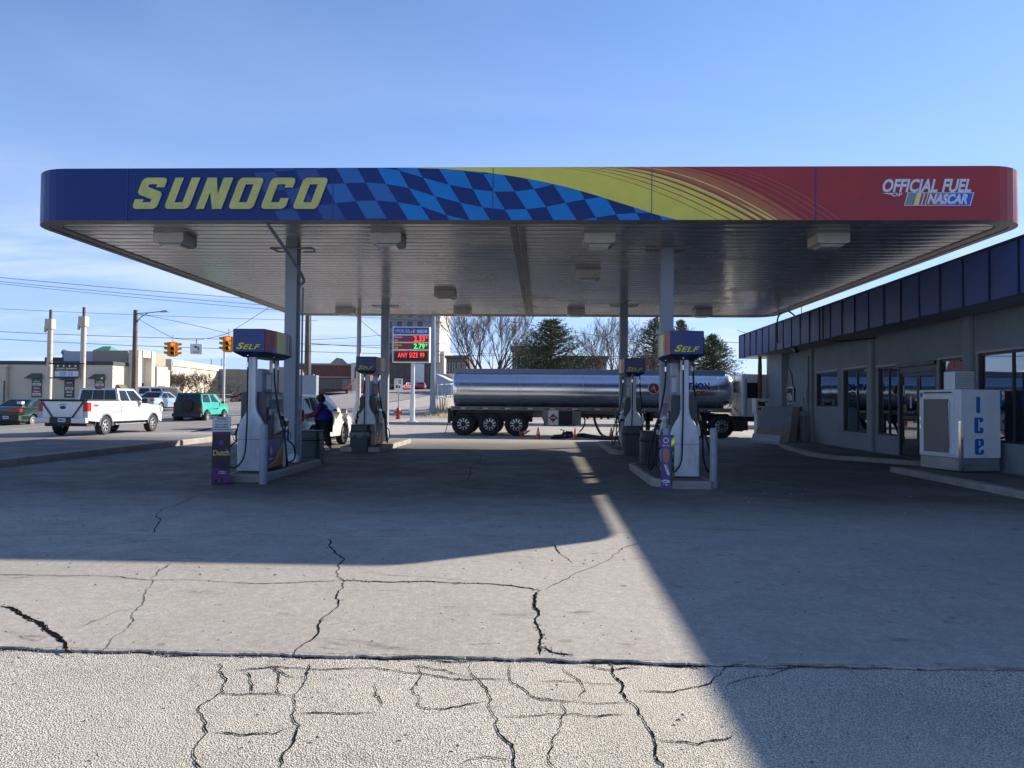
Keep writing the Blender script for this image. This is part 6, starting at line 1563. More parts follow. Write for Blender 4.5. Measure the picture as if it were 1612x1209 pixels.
mb = MB(); fn = lambda u, v, w: (u, -.085, v)
rows = [(.50, .24, 0, 17), (.20, .22, 1, 14), (-.12, .18, 4, 15), (-.36, .16, 4, 15), (-.60, .18, 4, 13)]
mb.add([(-hw*.86, -.083, hh*.30), (hw*.86, -.083, hh*.30), (hw*.86, -.083, hh*.52), (-hw*.86, -.083, hh*.52)], [(0, 1, 2, 3)], 5)
mb.add([(-hw*.86, -.083, hh*.02), (hw*.86, -.083, hh*.02), (hw*.86, -.083, hh*.26), (-hw*.86, -.083, hh*.26)], [(0, 1, 2, 3)], 1)
mb.add([(-hw*.92, -.083, -hh*.86), (hw*.92, -.083, -hh*.86), (hw*.92, -.083, -hh*.02), (-hw*.92, -.083, -hh*.02)], [(0, 1, 2, 3)], 2)
greek(mb, fn, -hw*.82, hw*.82, hh*.33, hh*.48, 0, 17); greek(mb, fn, -hw*.82, hw*.82, hh*.06, hh*.21, 6, 15)
for z_ in (-.28, -.52, -.76): greek(mb, fn, -hw*.6, hw*.5, hh*z_, hh*(z_+.16), 3, 15)
for q in range(4): mb.add([fn(-hw*.7+q*hw*.46+.08*math.cos(a), hh*.78+.08*math.sin(a), 0) for a in (0, 1.05, 2.1, 3.14, 4.2, 5.2)], [tuple(range(6))], 0)
mb.build('board_print', ['paper', 'leaf_green_print', 'plate', 'nas_blue', 'paper', 'poster_red', 'lens_dark'], brd, smooth=0, fixn=False)
# wooden street light pole with arm
t, H = pole('street_light', 'brown wooden pole with a curved street lamp arm over the street', 'street light', 210.5, 640, 488, 54, .20, .15, 'pole_wood')
mb = MB(); mb.tube(bez([(0, 0, H-.25), (.7, 0, H-.22), (1.9, 0, H-.10)], 4), .035, 6); mb.tube(bez([(.1, 0, H-1.0), (.35, 0, H-.55), (.9, 0, H-.24)], 4), .035, 6); mb.build('arm', 'pole_steel', t)
mb = MB(); mb.prism([(1.8, -.02), (2.4, 0), (2.42, .06), (2.2, .13), (1.85, .06)], lambda u, v, w: (u, -.14+w, v+H-.14), .28); mb.build('lamp_head', 'pole_steel', t, bevel=.02)
t, H = pole('light_pole', 'thin pale pole under the right hand traffic light', 'light pole', 352, 630, 552, 70, .11, .09, 'pole_white')
for px, lb in ((143, None), (332, 'thin antenna like lamp mast left of the white pole over the garage'), (340, 'thin lamp mast over the parking garage, right one of two')):
    if lb:
        t, H = pole('lamp_mast', lb, 'lamp mast', px+(8 if px == 340 else 0), 600, 565 if px < 340 else 565, 135, .12, .08, 'pole_steel', group='lamp masts over the garage')

# traffic lights hanging on span wires
def signal(faces):
    mb = MB(); t_ = thing('traffic_light', '', 'traffic light', group='yellow traffic lights on the span wire')
    mb = MB(); mb.tube([(0, 0, 1.05), (0, 0, .5)], .03, 6); mb.bx(-.2, .2, -.2, .2, .46, .52); mb.bx(-.2, .2, -.2, .2, -.56, -.52); mb.build('hanger', 'signal_yellow', t_)
    for a in faces:
        rot = Matrix.Rotation(R(a), 3, 'Z')
        def tr(m): m.v = [tuple(rot @ Vector(v)) for v in m.v]; return m
        mb = MB(); mb.bx(-.17, .17, -.36, -.14, -.52, .50); h_ = tr(mb).build('signal_head', 'signal_yellow', t_, bevel=.02)
        for i, z in enumerate((.33, 0, -.33)):
            mb = MB(); mb.lathe([(.125, 0), (.10, -.02), (0, -.03)], axis='Y', n=20); mb.v = [(x, y-.362, z0_+z) for x, y, z0_ in mb.v]
            tr(mb).build('lens', 'signal_red' if (i == 0 and a in (0, 12)) else 'lens_dark', h_)
            mb = MB(); pts = [(.145*math.cos(R(q)), .145*math.sin(R(q))) for q in range(-20, 201, 20)]
            vs = [(x, -.36, z+zz) for x, zz in pts]+[(x, -.36-.24*(1 if zz > -.02 else .6), z+zz) for x, zz in pts]; n_ = len(pts)
            mb.add(vs, [(i_, i_+1, i_+1+n_, i_+n_) for i_ in range(n_-1)])
            tr(mb).build('visor', 'signal_yellow', h_, fixn=False)
    return t_
p = AT(272, 549.5, 50); s1 = signal((0, 90, -90, 180)); s1.location = p; s1.rotation_euler = (0, 0, R(22)); s1['label'] = 'yellow four way traffic light with a red lamp, left of the turn sign'; s1.scale = (.9, .9, .9)
p = AT(360, 541.5, 46); s2 = dup(s1, p, R(10), 'yellow traffic light with a red lamp beside the topper of the left pump')
p = AT(309, 549.5, 50); t = thing('turn_sign', 'square white left turn only sign box hanging on the span wire', 'turn sign', p, R(24))
mb = MB(); mb.bx(-.37, .37, -.37, .37, -.33, .33); b_ = mb.build('sign_box', 'white_paint', t, bevel=.02); mb = MB(); mb.tube([(0, 0, .33), (0, 0, .68)], .03, 6); mb.build('hanger', 'wire', t)
for a in (0, 90):
    rot = Matrix.Rotation(R(a), 3, 'Z'); mb = MB()
    fn = lambda u, v, w: rot @ Vector((u, -.374, v))
    P_ = [(.10, -.12), (.17, -.12), (.17, .02), (.12, .12), (.0, .16), (.0, .22), (-.17, .12), (.0, .03), (.0, .09), (.07, .06), (.10, .0)]
    mb.prism(P_, fn, 0); put_text(mb, 'ONLY', lambda u, v, w: rot @ Vector((u, -.374, v)), -.2, .2, -.27, -.17, 0, bold=.03); mb.build('arrow', 'lens_dark', b_, smooth=0, fixn=False)
# wires
def wire(a, b, sag, r=.016, n=14):
    a = Vector(a); b = Vector(b); return [a.lerp(b, k/n) - Vector((0, 0, sag*4*(k/n)*(1-k/n))) for k in range(n+1)], r
def wires(name, lbl, lst, mat='wire'):
    mb = MB()
    for pts, r in lst: mb.tube(pts, r, 4)
    o = mb.build(name, mat, None); tag(o, lbl, 'wire', 'overhead wires'); return o
wires('span_wire', 'cables carrying the traffic lights and the turn sign', [wire(AT(210, 497, 54), AT(271, 531.5, 50), .05), wire(AT(271, 532, 50), AT(309, 535.5, 50), .03), wire(AT(309, 535.5, 50), AT(360, 524.5, 46), .05), wire(AT(360, 524.5, 46), AT(430, 480, 40), .0), wire(AT(430, 480, 40), AT(520, 424, 34), .0),
   wire(AT(212, 493, 54), AT(360, 525, 46), -.05, .014)])
wires('power_line', 'lowest pair of overhead power lines across the left street', [wire(AT(-60, 519, 60), AT(361, 534, 60), .1, .02), wire(AT(-60, 530, 60), AT(361, 549, 60), .1, .02), wire(AT(361, 549, 60), AT(1160, 560, 70), .3, .02), wire(AT(361, 534, 60), AT(700, 541, 66), .3, .02)])
wires('power_line', 'thin power line crossing behind the street lamp', [wire(AT(-60, 483, 60), AT(500, 505, 62), .1, .014)])
wires('power_line', 'bundle of three high power lines left of the canopy', [wire(AT(-60, 431, 55), AT(700, 490, 60), .2, .018), wire(AT(-60, 437, 55), AT(700, 500, 60), .2, .016), wire(AT(-60, 440, 55), AT(700, 508, 60), .2, .014)])
wires('power_line', 'power lines passing behind the columns of the canopy', [wire(AT(480, 540, 62), AT(1170, 568, 72), .3, .02), wire(AT(480, 535, 62), AT(700, 512, 80), .3, .02), wire(AT(1160, 520, 66), AT(1250, 540, 66), .1, .02), wire(AT(1100, 535, 66), AT(1300, 545, 66), .1, .02), wire(AT(540, 478, 50), AT(600, 530, 55), .1, .02), wire(AT(800, 505, 50), AT(1000, 535, 55), .1, .02)])
# ================================================================== PERSON
PS = 1.22
def skin_obj(name, verts, edges, radii, mat, parent, sub=2, flat=1.0):
    me = bpy.data.meshes.new(name); me.from_pydata([tuple(v) for v in verts], edges, []); o = bpy.data.objects.new(name, me); col.objects.link(o); o.parent = parent
    m = o.modifiers.new('skin', 'SKIN'); m.use_smooth_shade = True; m.branch_smoothing = .6
    if not me.skin_vertices: return o
    for i, r in enumerate(radii):
        rr = r if isinstance(r, tuple) else (r, r); rr = (rr[0]*PS, rr[1]*PS); me.skin_vertices[0].data[i].radius = rr
    me.skin_vertices[0].data[0].use_root = True
    s = o.modifiers.new('sub', 'SUBSURF'); s.levels = sub; s.render_levels = sub
    dg = bpy.context.evaluated_depsgraph_get(); e = o.evaluated_get(dg); m2 = bpy.data.meshes.new_from_object(e, depsgraph=dg)
    o.modifiers.clear(); o.data = m2; m2.materials.clear(); m2.materials.append(M[mat])
    m2.polygons.foreach_set('use_smooth', [True]*len(m2.polygons)); bpy.data.meshes.remove(me)
    return o
p = AT(510, 700, 22.45)
pe = thing('person', 'person in a loose blue top and dark trousers reaching toward the white car tail', 'person', (p.x, p.y, 0), R(4))
J = {'pelvis': (0, 0, .86), 'belly': (-.02, 0, 1.0), 'chest': (-.05, 0, 1.24), 'upper': (-.07, 0, 1.36), 'neck': (-.10, 0, 1.44), 'head1': (-.145, 0, 1.52), 'head2': (-.165, 0, 1.60), 'head3': (-.16, 0, 1.665),
     'shR': (-.07, -.18, 1.36), 'elR': (-.20, -.28, 1.07), 'wrR': (-.46, -.24, .99), 'haR': (-.54, -.23, .985),
     'shL': (-.07, .18, 1.36), 'elL': (-.24, .26, 1.14), 'wrL': (-.50, .18, 1.06), 'haL': (-.57, .16, 1.05),
     'hpR': (.02, -.10, .82), 'knR': (.09, -.12, .46), 'anR': (.22, -.13, .09), 'toR': (.08, -.14, .035),
     'hpL': (-.02, .10, .82), 'knL': (-.10, .12, .46), 'anL': (-.12, .12, .08), 'toL': (-.28, .13, .035)}
names = list(J); ix = {n: i for i, n in enumerate(names)}
E = [('pelvis', 'belly'), ('belly', 'chest'), ('chest', 'upper'), ('upper', 'neck'), ('neck', 'head1'), ('head1', 'head2'), ('head2', 'head3'), ('upper', 'shR'), ('shR', 'elR'), ('elR', 'wrR'), ('wrR', 'haR'), ('upper', 'shL'), ('shL', 'elL'), ('elL', 'wrL'), ('wrL', 'haL'),
     ('pelvis', 'hpR'), ('hpR', 'knR'), ('knR', 'anR'), ('anR', 'toR'), ('pelvis', 'hpL'), ('hpL', 'knL'), ('knL', 'anL'), ('anL', 'toL')]
rad = dict(pelvis=.15, belly=.15, chest=.14, upper=.11, neck=.055, head1=.075, head2=.095, head3=.06, shR=.06, elR=.045, wrR=.028, haR=.03, shL=.06, elL=.045, wrL=.028, haL=.03, hpR=.095, knR=.06, anR=.04, toR=.03, hpL=.095, knL=.06, anL=.04, toL=.03)
verts = [J[n] for n in names]; edges = [(ix[a], ix[b]) for a, b in E]; radii = [rad[n] for n in names]
# fingers and a nose join the same body mesh
def addv(pt, par, r): verts.append(pt); radii.append(r); edges.append((par, len(verts)-1)); return len(verts)-1
for S, sy in (('R', 1), ('L', -1)):
    h = Vector(J['ha'+S])
    for q in range(4):
        a = addv(tuple(h+Vector((-.035, (q-1.5)*.017, -.004))), ix['ha'+S], .009); b = addv(tuple(h+Vector((-.062+abs(q-1.3)*.004, (q-1.5)*.018, -.02))), a, .0075); addv(tuple(h+Vector((-.07+abs(q-1.3)*.006, (q-1.5)*.018, -.042))), b, .006)
    a = addv(tuple(h+Vector((.0, sy*.03, -.012))), ix['wr'+S], .010); addv(tuple(h+Vector((-.03, sy*.042, -.02))), a, .008)
addv((-.265, 0, 1.575), ix['head2'], .012)
skin_obj('body', verts, edges, radii, 'skin', pe)
sv_ = [(0, 0, .80), (-.01, 0, .93), (-.03, 0, 1.08), (-.055, 0, 1.24), (-.075, 0, 1.36), (-.09, 0, 1.42), (-.07, -.19, 1.35), (-.13, -.26, 1.20), (-.07, .19, 1.35), (-.16, .26, 1.21)]
skin_obj('shirt', sv_, [(0, 1), (1, 2), (2, 3), (3, 4), (4, 5), (4, 6), (6, 7), (4, 8), (8, 9)], [(.27, .225), (.285, .25), (.27, .245), (.235, .21), (.15, .13), (.085, .08), .10, .085, .10, .085], 'shirt_blue', pe)
skin_obj('sleeve', [(-.12, -.27, 1.24), (-.20, -.29, 1.08), (-.47, -.25, 1.0)], [(0, 1), (1, 2)], [.075, .062, .042], 'sleeve_red', pe, 2)
skin_obj('sleeve', [(-.15, .25, 1.23), (-.25, .265, 1.12), (-.49, .20, 1.06)], [(0, 1), (1, 2)], [.075, .062, .042], 'sleeve_red', pe, 2)
skin_obj('trousers', [(0, 0, .88), (.015, -.10, .80), (.06, -.115, .62), (.09, -.12, .46), (.15, -.125, .28), (.21, -.13, .12), (-.015, .10, .80), (-.06, .11, .62), (-.10, .12, .46), (-.115, .12, .28), (-.12, .12, .10)],
         [(0, 1), (1, 2), (2, 3), (3, 4), (4, 5), (0, 6), (6, 7), (7, 8), (8, 9), (9, 10)], [(.20, .19), .145, .12, .098, .085, .072, .145, .12, .098, .085, .072], 'trousers', pe)
skin_obj('hair', [(-.075, 0, 1.42), (-.085, 0, 1.50), (-.12, 0, 1.60), (-.155, 0, 1.68)], [(0, 1), (1, 2), (2, 3)], [(.075, .09), (.09, .105), (.112, .112), .07], 'hair', pe)
for nm in ('R', 'L'):
    a = Vector(J['an'+nm]); b = Vector(J['to'+nm]); skin_obj('shoe', [a+Vector((.04, 0, -.035)), (a+b)/2+Vector((0, 0, -.01)), b+Vector((-.03, 0, .01))], [(0, 1), (1, 2)], [(.05, .05), (.048, .045), (.04, .035)], 'shoe', pe)

# ================================================================== FAR BUILDINGS
def win_set(par, mesh_src, locs, rz=0):
    first = None
    for l in locs:
        if first is None: o = mesh_src; first = o
        else:
            o = mesh_src.copy(); col.objects.link(o); o.parent = par
            for ch in mesh_src.children: c = ch.copy(); col.objects.link(c); c.parent = o
        o.location = l; o.rotation_euler = (0, 0, rz)
def window(par, w, h, fm='stucco_light', depth=.12, mull=True):
    mb = MB(); mb.bx(-w/2-.08, w/2+.08, -.07, -.001, -h/2-.1, -h/2); mb.bx(-w/2-.08, -w/2, -.05, -.001, -h/2, h/2); mb.bx(w/2, w/2+.08, -.05, -.001, -h/2, h/2); mb.bx(-w/2-.08, w/2+.08, -.06, -.001, h/2, h/2+.1)
    if mull: mb.bx(-w/2, w/2, -.04, -.03, -.03, .03)
    f = mb.build('window', fm, par, smooth=0)
    mb = MB(); mb.bx(-w/2, w/2, -.028, -.0015, -h/2, h/2); mb.build('pane', 'far_glass', f, smooth=0); return f
def pxw(px, Y): return AT(px, 600, Y).x
def pzh(py, px, Y): return AT(px, py, Y).z
# --- tan shop strip
BYD = 76.0; g0 = T(-45, 76)
xr = pxw(177, BYD); xl = pxw(-70, BYD)
sh = thing('shop_building', 'tan stucco shop strip with brown awnings and a tall entrance portal at its right end', 'shop building', (xr, BYD, g0))
Hs = pzh(570, 100, BYD)-g0
mb = MB(); mb.bx(xl-xr, 0, 0, 12, -.5, Hs); mb.build('wall', 'stucco_tan', sh)
mb = MB(); mb.bx(xl-xr, .03, -.06, -.002, Hs-.28, Hs+.06); mb.bx(.002, .08, -.06, 12, Hs-.28, Hs+.06); mb.bx(xl-xr, 0, 0, 12, Hs+.002, Hs+.1); mb.build('cornice', 'roof_dark', sh)
mb = MB(); mb.bx(xl-xr, 0, -.04, -.001, Hs-.95, Hs-.85); mb.bx(xl-xr, 0, -.03, -.001, Hs-1.75, Hs-1.70); mb.build('band', 'stucco_light', sh)
x7 = pxw(14, BYD)-xr
mb = MB(); mb.bx(xl-xr, x7, -.5, -.065, -.5, Hs-.6); mb.bx(xl-xr, x7+.15, -.6, -.065, Hs-.6, Hs-.35); mb.build('end_bay', 'stucco_tan', sh)
for (a, b, py0, py1, tp) in ((46, 68, 588, 596, 0), (97.5, 119, 595, 598, 1), (145, 166.5, 588.5, 596, 2)):
    xa, xb2 = pxw(a, BYD)-xr, pxw(b, BYD)-xr; zt2, zb2 = pzh(py0, 100, BYD)-g0, pzh(py1+.5, 100, BYD)-g0
    mb = MB(); mb.add([(xa+.25, -.07, zt2), (xb2-.1, -.07, zt2), (xb2, -.9, zb2), (xa, -.9, zb2), (xa, -.07, zb2), (xb2, -.07, zb2)], [(0, 1, 2, 3), (0, 3, 4), (1, 5, 2), (3, 2, 5, 4)]); mb.build('awning', 'awning', sh, smooth=0)
    xa2, xb3 = pxw(a+4.5, BYD)-xr, pxw(b-1.5, BYD)-xr; z3 = pzh(626, 100, BYD)-g0
    mb = MB(); mb.bx(xa2, xb3, -.05, -.045+.04, max(.3, z3), zb2); w_ = mb.build('window', 'far_glass' if tp != 1 else 'lens_dark', sh)
    mb = MB(); fn = lambda u, v, w: (u, -.056, v); n_ = 0; hh_ = zb2-max(.3, z3)
    for q in range(5):
        z_ = max(.3, z3)+hh_*(.1+q*.18); mb.add([(xa2+.1, -.053, z_-.03), (xb3-.1, -.053, z_-.03), (xb3-.1, -.053, z_+hh_*.13), (xa2+.1, -.053, z_+hh_*.13)], [(0, 1, 2, 3)], (0, 1, 3, 0, 2)[q] if tp != 1 else (3, 2, 0, 2, 3)[q])
        greek(mb, fn, xa2+.2, xb3-.2, z_, z_+hh_*.09, (1, 0, 0, 1, 0)[q] if tp != 1 else (0, 0, 1, 1, 0)[q], 6)
    mb.build('window_lettering', ['paper', 'poster_red', 'poster_green', 'poster_navy'], w_, smooth=0, fixn=False)
mb = MB(); mb.bx(pxw(11, BYD)-xr, pxw(13.5, BYD)-xr, -.505, -.501, .3, 2.6); mb.build('side_door', 'lens_dark', sh)
# raised roof volume set back and the sunlit side with its portal
Yb = 79.5; xa, xb2 = pxw(99.5, Yb)-xr, pxw(201, Yb)-xr; zt2 = pzh(551.5, 150, Yb)-g0
mb = MB(); mb.bx(xa, xa+(xb2-xa)*.45, Yb-BYD, 11.5, Hs+.11, zt2-.1, 1); mb.bx(xa+(xb2-xa)*.45+.002, min(-.05, xb2), Yb-BYD-.05, 11.6, Hs+.11, zt2); mb.build('upper_wall', ['stucco_dark', 'panel_lilac'], sh)
# side wing: right wall runs back; portal tower projects from it
px0_, px1_ = 201, 222
sidebox = None
def sidebox(name, y0, y1, z0_, z1_, x0_, x1_, mat, par=sh, bev=0): mb = MB(); mb.bx(x0_, x1_, y0, y1, z0_, z1_); return mb.build(name, mat, par, bevel=bev)
sidebox('pier', 2.9, 3.6, -.5, zt2+.02, .01, 1.1, 'stucco_light'); sidebox('pier', 5.3, 6.1, -.5, zt2+.02, .01, 1.3, 'stucco_light'); sidebox('portal_head', 3.601, 5.299, zt2-.7, zt2+.02, .01, 1.2, 'stucco_light')
sidebox('portal_back', 3.61, 5.29, 2.6, zt2-.705, .30, .50, 'white_paint'); sidebox('portal_door', 3.61, 5.29, .1, 2.59, .30, .45, 'far_glass'); sidebox('side_wing', 6.11, 8.4, -.5, Hs-.1, .01, 1.5, 'stucco_light')
for y_, xx in ((1.2, .082), (6.9, 1.51)):
    mb = MB(); mb.add([(xx, y_-.5, Hs-2.2), (xx, y_+.9, Hs-2.2), (xx+.9, y_+1.0, Hs-3.0), (xx+.9, y_-.6, Hs-3.0)], [(0, 1, 2, 3)]); mb.build('awning', 'awning', sh, smooth=0)
    sidebox('window', y_-.4, y_+.8, .4, Hs-2.9, xx-.02, xx+.01, 'far_glass')
mb = MB(); mb.bx(pxw(60, 80)-xr, pxw(99, 80)-xr, 5, 8, Hs+.12, Hs+.75, 1); mb.bx(pxw(86, 80)-xr, pxw(98, 80)-xr, 5.2, 7, Hs+.76, Hs+1.5); mb.tube([(pxw(88, 80)-xr, 5.1, Hs+1.4), (pxw(97, 80)-xr, 5.1, Hs+1.1)], .3, 10); mb.build('roof_unit', ['tank_grey', 'roof_dark'], sh)
# green copper roof behind
q = AT(160, 552, 110); t = thing('green_roof_building', 'building behind the shops showing only its green copper roof', 'building', (q.x, 110, T(q.x, 110)))
zb2 = q.z-T(q.x, 110); mb = MB(); mb.bx(-1.2, 1.2, 0, 3, -.5, zb2+.1); mb.build('wall', 'stucco_dark', t); mb = MB(); mb.add([(-1.3, -.2, zb2), (1.3, -.2, zb2), (1.3, 3, zb2), (-1.3, 3, zb2), (-.6, 1.4, zb2+.75), (.6, 1.4, zb2+.75)], [(0, 1, 5, 4), (1, 2, 5), (2, 3, 4, 5), (3, 0, 4)]); mb.build('roof', 'copper_green', t, smooth=0)
# stone building with slanting parapet
Yq = 108; a = pxw(222, Yq); b = pxw(298, Yq+6); gz = T((a+b)/2, Yq)
t = thing('stone_building', 'pale stone building with narrow windows behind the bare street trees', 'building', (a, Yq, gz), R(5))
W__ = (b-a); h0_ = pzh(560.5, 230, Yq)-gz; h1_ = pzh(567, 298, Yq)-gz
mb = MB(); mb.prism([(0, -.5), (W__, -.5), (W__, h1_), (W__*.86, h1_), (0, h0_)], lambda u, v, w: (u, w, v), 22); mb.build('wall', 'stucco_light', t)
mb = MB(); mb.bx(W__*.82, W__+.1, -.25, -.002, h1_-1.2, h1_+.15); mb.bx(W__*.18, W__*.5, -.12, -.002, h0_-2.6, h0_-2.25); mb.bx(W__+.002, W__+.2, 0, 22, h1_-.8, h1_+.1); mb.build('cornice', 'stucco_tan', t)
f = window(t, .55, 2.6, 'stucco_tan', mull=False); win_set(t, f, [(W__*s, 0, 3.3) for s in (.24, .34, .44, .54, .66, .78)])
# parking garage
Yg = 128; a = pxw(298, Yg); b = pxw(377, Yg); gz = T((a+b)/2, Yg); t = thing('parking_garage', 'grey concrete parking garage with open decks', 'parking garage', (a, Yg, gz), R(4)); hg = pzh(581, 330, Yg)-gz; W__ = b-a+10
mb = MB(); 
for q in range(4): mb.bx(0, W__*.46, 0, 14, hg*(.26*q)-.3, hg*(.26*q)+1.3)
for q in range(5): mb.bx(W__*.115*q, W__*.115*q+.35, .05, 1, -.5, hg*.9)
mb.bx(W__*.46, W__*.88, -.3, 14, -.5, hg); mb.bx(W__*.76, W__*.9, -.8, 10, -.5, hg*1.08); mb.build('wall', 'garage', t); mb = MB(); mb.bx(.2, W__*.46-.05, 3, 3.2, -.4, hg*.9); mb.build('dark_interior', 'roof_dark', t)
# brick block and stair tower beyond the white truck
Yk = 205; a = pxw(484, Yk); b = pxw(552, Yk); gz = T(a, Yk)*.6; t = thing('brick_building', 'long low red brick building behind the white truck', 'brick building', (a, Yk, gz)); hk = pzh(575, 520, Yk)-gz; W__ = b-a
mb = MB(); mb.bx(-6, W__, 0, 30, -4, hk); mb.build('wall', 'brick', t); mb = MB(); mb.bx(-6, W__+.2, -.3, 30.2, hk, hk+.5); mb.prism([(W__*.52, hk+.5), (W__*.82, hk+.5), (W__*.67, hk+2.1)], lambda u, v, w: (u, w, v), 6); mb.bx(-6, W__, -.12, -.002, hk*.66, hk*.70); mb.build('cornice', 'stucco_dark', t)
f = window(t, .8, 2.2, 'stucco_dark', mull=False); win_set(t, f, [(W__*(.06+.055*q), 0, hk*.5) for q in range(17)])
mb = MB(); mb.bx(W__*.87, W__+5, -3, -.5, -4, hk*.62); mb.build('annex', 'garage', t)
a = pxw(552.5, 200); b = pxw(567, 200); t = thing('stair_tower', 'small sunlit tan stair tower at the end of the brick building', 'tower', (a, 200, gz)); h_ = pzh(571, 560, 200)-gz
mb = MB(); mb.bx(0, b-a, 0, 4, h_*.45, h_); mb.bx(.2, b-a-.2, .2, 3.8, -4, h_*.45-.002); mb.build('wall', 'stucco_light', t); mb = MB(); mb.bx(.9, b-a-.8, -.02, -.001, h_*.6, h_*.9); mb.build('window', 'awning', t)
# tall tower
Yt = 215; a = pxw(604, Yt); b = pxw(689, Yt); gz = 3.0; t = thing('tall_tower', 'tall grey tower block with regular windows behind the price sign', 'tower block', (b, Yt, gz), R(-3)); ht = 42; W__ = b-a
mb = MB(); mb.bx(-W__, 0, 0, 17, 12, ht); wl = mb.build('wall', 'tower_grey', t); mb = MB(); mb.bx(-W__-.4, -2.5, -1.5, 16, -4, 9.99); mb.bx(-W__, -.01, .01, 17, 9.995, 12); mb.build('podium_wall', 'brick_brown', t)
mb = MB(); mb.bx(.002, .5, -.2, 17, 9.5, ht+.6); mb.bx(-1.2, .5, -.6, -.202, 9.5, ht+.6); mb.bx(-1.8, 1.6, 1.0, 16, -4, 12.6) ; mb.build('light_end_wall', 'tower_cream', t)
mb = MB(); mb.bx(-W__-.5, -2, -1.9, -1.501, 9.4, 10.2); mb.build('band', 'roof_dark', t)
f = window(t, 1.5, 1.9, 'stucco_dark', mull=True); win_set(t, f, [(-W__+1.2+q*3.0, 0, 14.0+k*3.1) for q in range(int((W__-1)/3.0)+0) for k in range(8)])
mb = MB(); mb.bx(-6.5, -3.5, -2.4, -1.8, 3, 9); mb.build('loading_door', 'paper', t)
# brick apartment blocks
def block(name, lbl, px0, px1, pyt, Y, mat, rows, cols_, cor='stucco_dark', rz=0, wm='stucco_light', pyb=640):
    a = pxw(px0, Y); b = pxw(px1, Y); gz = 1.0; t = thing(name, lbl, 'building', (a, Y, gz), rz); h_ = pzh(pyt, (px0+px1)/2, Y)-gz; W__ = b-a
    mb = MB(); mb.bx(0, W__, 0, 16, -3, h_); mb.build('wall', mat, t); mb = MB(); mb.bx(-.3, W__+.3, -.4, 16.3, h_+.001, h_+.55); mb.build('cornice', cor, t)
    f = window(t, W__/cols_*.34, 1.7, wm); win_set(t, f, [(W__*(q+.5)/cols_, 0, h_-2.0-k*3.2) for q in range(cols_) for k in range(rows)]); return t
block('brick_building', 'dark corniced brick building left of the tanker tail', 702, 734, 564, 170, 'brick_brown', 4, 4, 'roof_dark')
block('brick_building', 'brown brick apartment block behind the first evergreen', 806, 866, 550.5, 120, 'brick_dark', 4, 6, 'roof_dark')
block('brick_building', 'lower dark brick block right of the first evergreen', 866.5, 955, 565.5, 128, 'brick_dark', 3, 12, 'roof_dark')
a = pxw(697, 130); t = thing('stone_house', 'small pale stone building just left of the tanker tail', 'building', (a, 130, 2)); mb = MB(); h_ = pzh(591, 705, 130)-2; mb.bx(0, 1.9, 0, 8, -3, h_); mb.build('wall', 'stucco_light', t); mb = MB(); mb.bx(-.2, 2.1, -.3, 8.2, h_, h_+.3); mb.build('cornice', 'stucco_tan', t)
a = pxw(686, 118); t = thing('green_panel_building', 'pale grey green low building behind the steel pole', 'building', (a, 118, 2)); mb = MB(); h_ = pzh(588, 690, 118)-2; mb.add([(0, 0, -3), (2.4, 0, -3), (2.4, 0, h_-1.2), (0, 0, h_), (0, 20, -3), (2.4, 20, -3), (2.4, 20, h_-1.2), (0, 20, h_)], [(0, 1, 2, 3), (4, 7, 6, 5), (3, 2, 6, 7), (0, 3, 7, 4), (1, 5, 6, 2)]); mb.build('wall', 'panel_lilac', t, smooth=0); mb = MB()
for q in range(5): mb.bx(.2+q*.45, .24+q*.45, -.05, -.002, -2, h_-1.3)
mb.build('mullion', 'white_paint', t)

# ================================================================== TRUCKS FAR, RAILINGS, BANK
q = AT(514, 622, 118); gz = T(q.x, 118)
t = thing('flatbed_truck', 'white semi truck with a lowboy trailer carrying an orange machine', 'truck', (q.x, 118, gz), R(106))
# local: y forward = toward camera-left
mb = MB(); mb.bx(-1.15, 1.15, 2.0, 3.6, 1.0, 3.0); mb.prism([(1.9, 3.0), (3.3, 3.0), (1.9, 3.9)], lambda u, v, w: (-1.1+w, u, v), 2.2); cb2 = mb.build('cab', 'white_paint', t, bevel=.08)
mb = MB(); mb.prism([(3.6, .9), (5.3, .9), (5.3, 1.7), (3.6, 2.05)], lambda u, v, w: (-1.0+w, u, v), 2.0); mb.build('bonnet', 'white_paint', t, bevel=.08); mb = MB(); mb.bx(-.6, .6, 5.3, 5.36, .95, 1.65); mb.build('grille', 'chrome', t)
mb = MB(); mb.bx(-1.0, 1.0, 3.602, 3.63, 2.15, 2.85); mb.build('windscreen', 'car_glass', cb2); mb = MB(); mb.bx(1.152, 1.17, 2.5, 3.4, 2.1, 2.8); mb.bx(-1.17, -1.152, 2.5, 3.4, 2.1, 2.8); mb.build('side_window', 'car_glass', cb2)
mb = MB(); mb.bx(-1.0, 1.0, -3.2, 2.0, .7, 1.0); mb.bx(-1.25, 1.25, -3.0, .6, 1.3, 1.5); mb.bx(-1.25, 1.25, -9.6, -3.0, .55, .8); mb.bx(-1.25, 1.25, -12.8, -9.6, 1.0, 1.2); mb.bx(-1.25, 1.25, -3.2, -2.9, .55, 1.5); mb.bx(-1.25, 1.25, -9.8, -9.5, .55, 1.2); mb.build('lowboy_deck', 'tank_dark', t)
mb = MB()
for y_ in range(12): mb.bx(1.252, 1.27, -9.5+y_*.55, -9.25+y_*.55, .6, .75, y_ % 2)
mb.build('reflective_tape', ['tape_red', 'tape_white'], t)
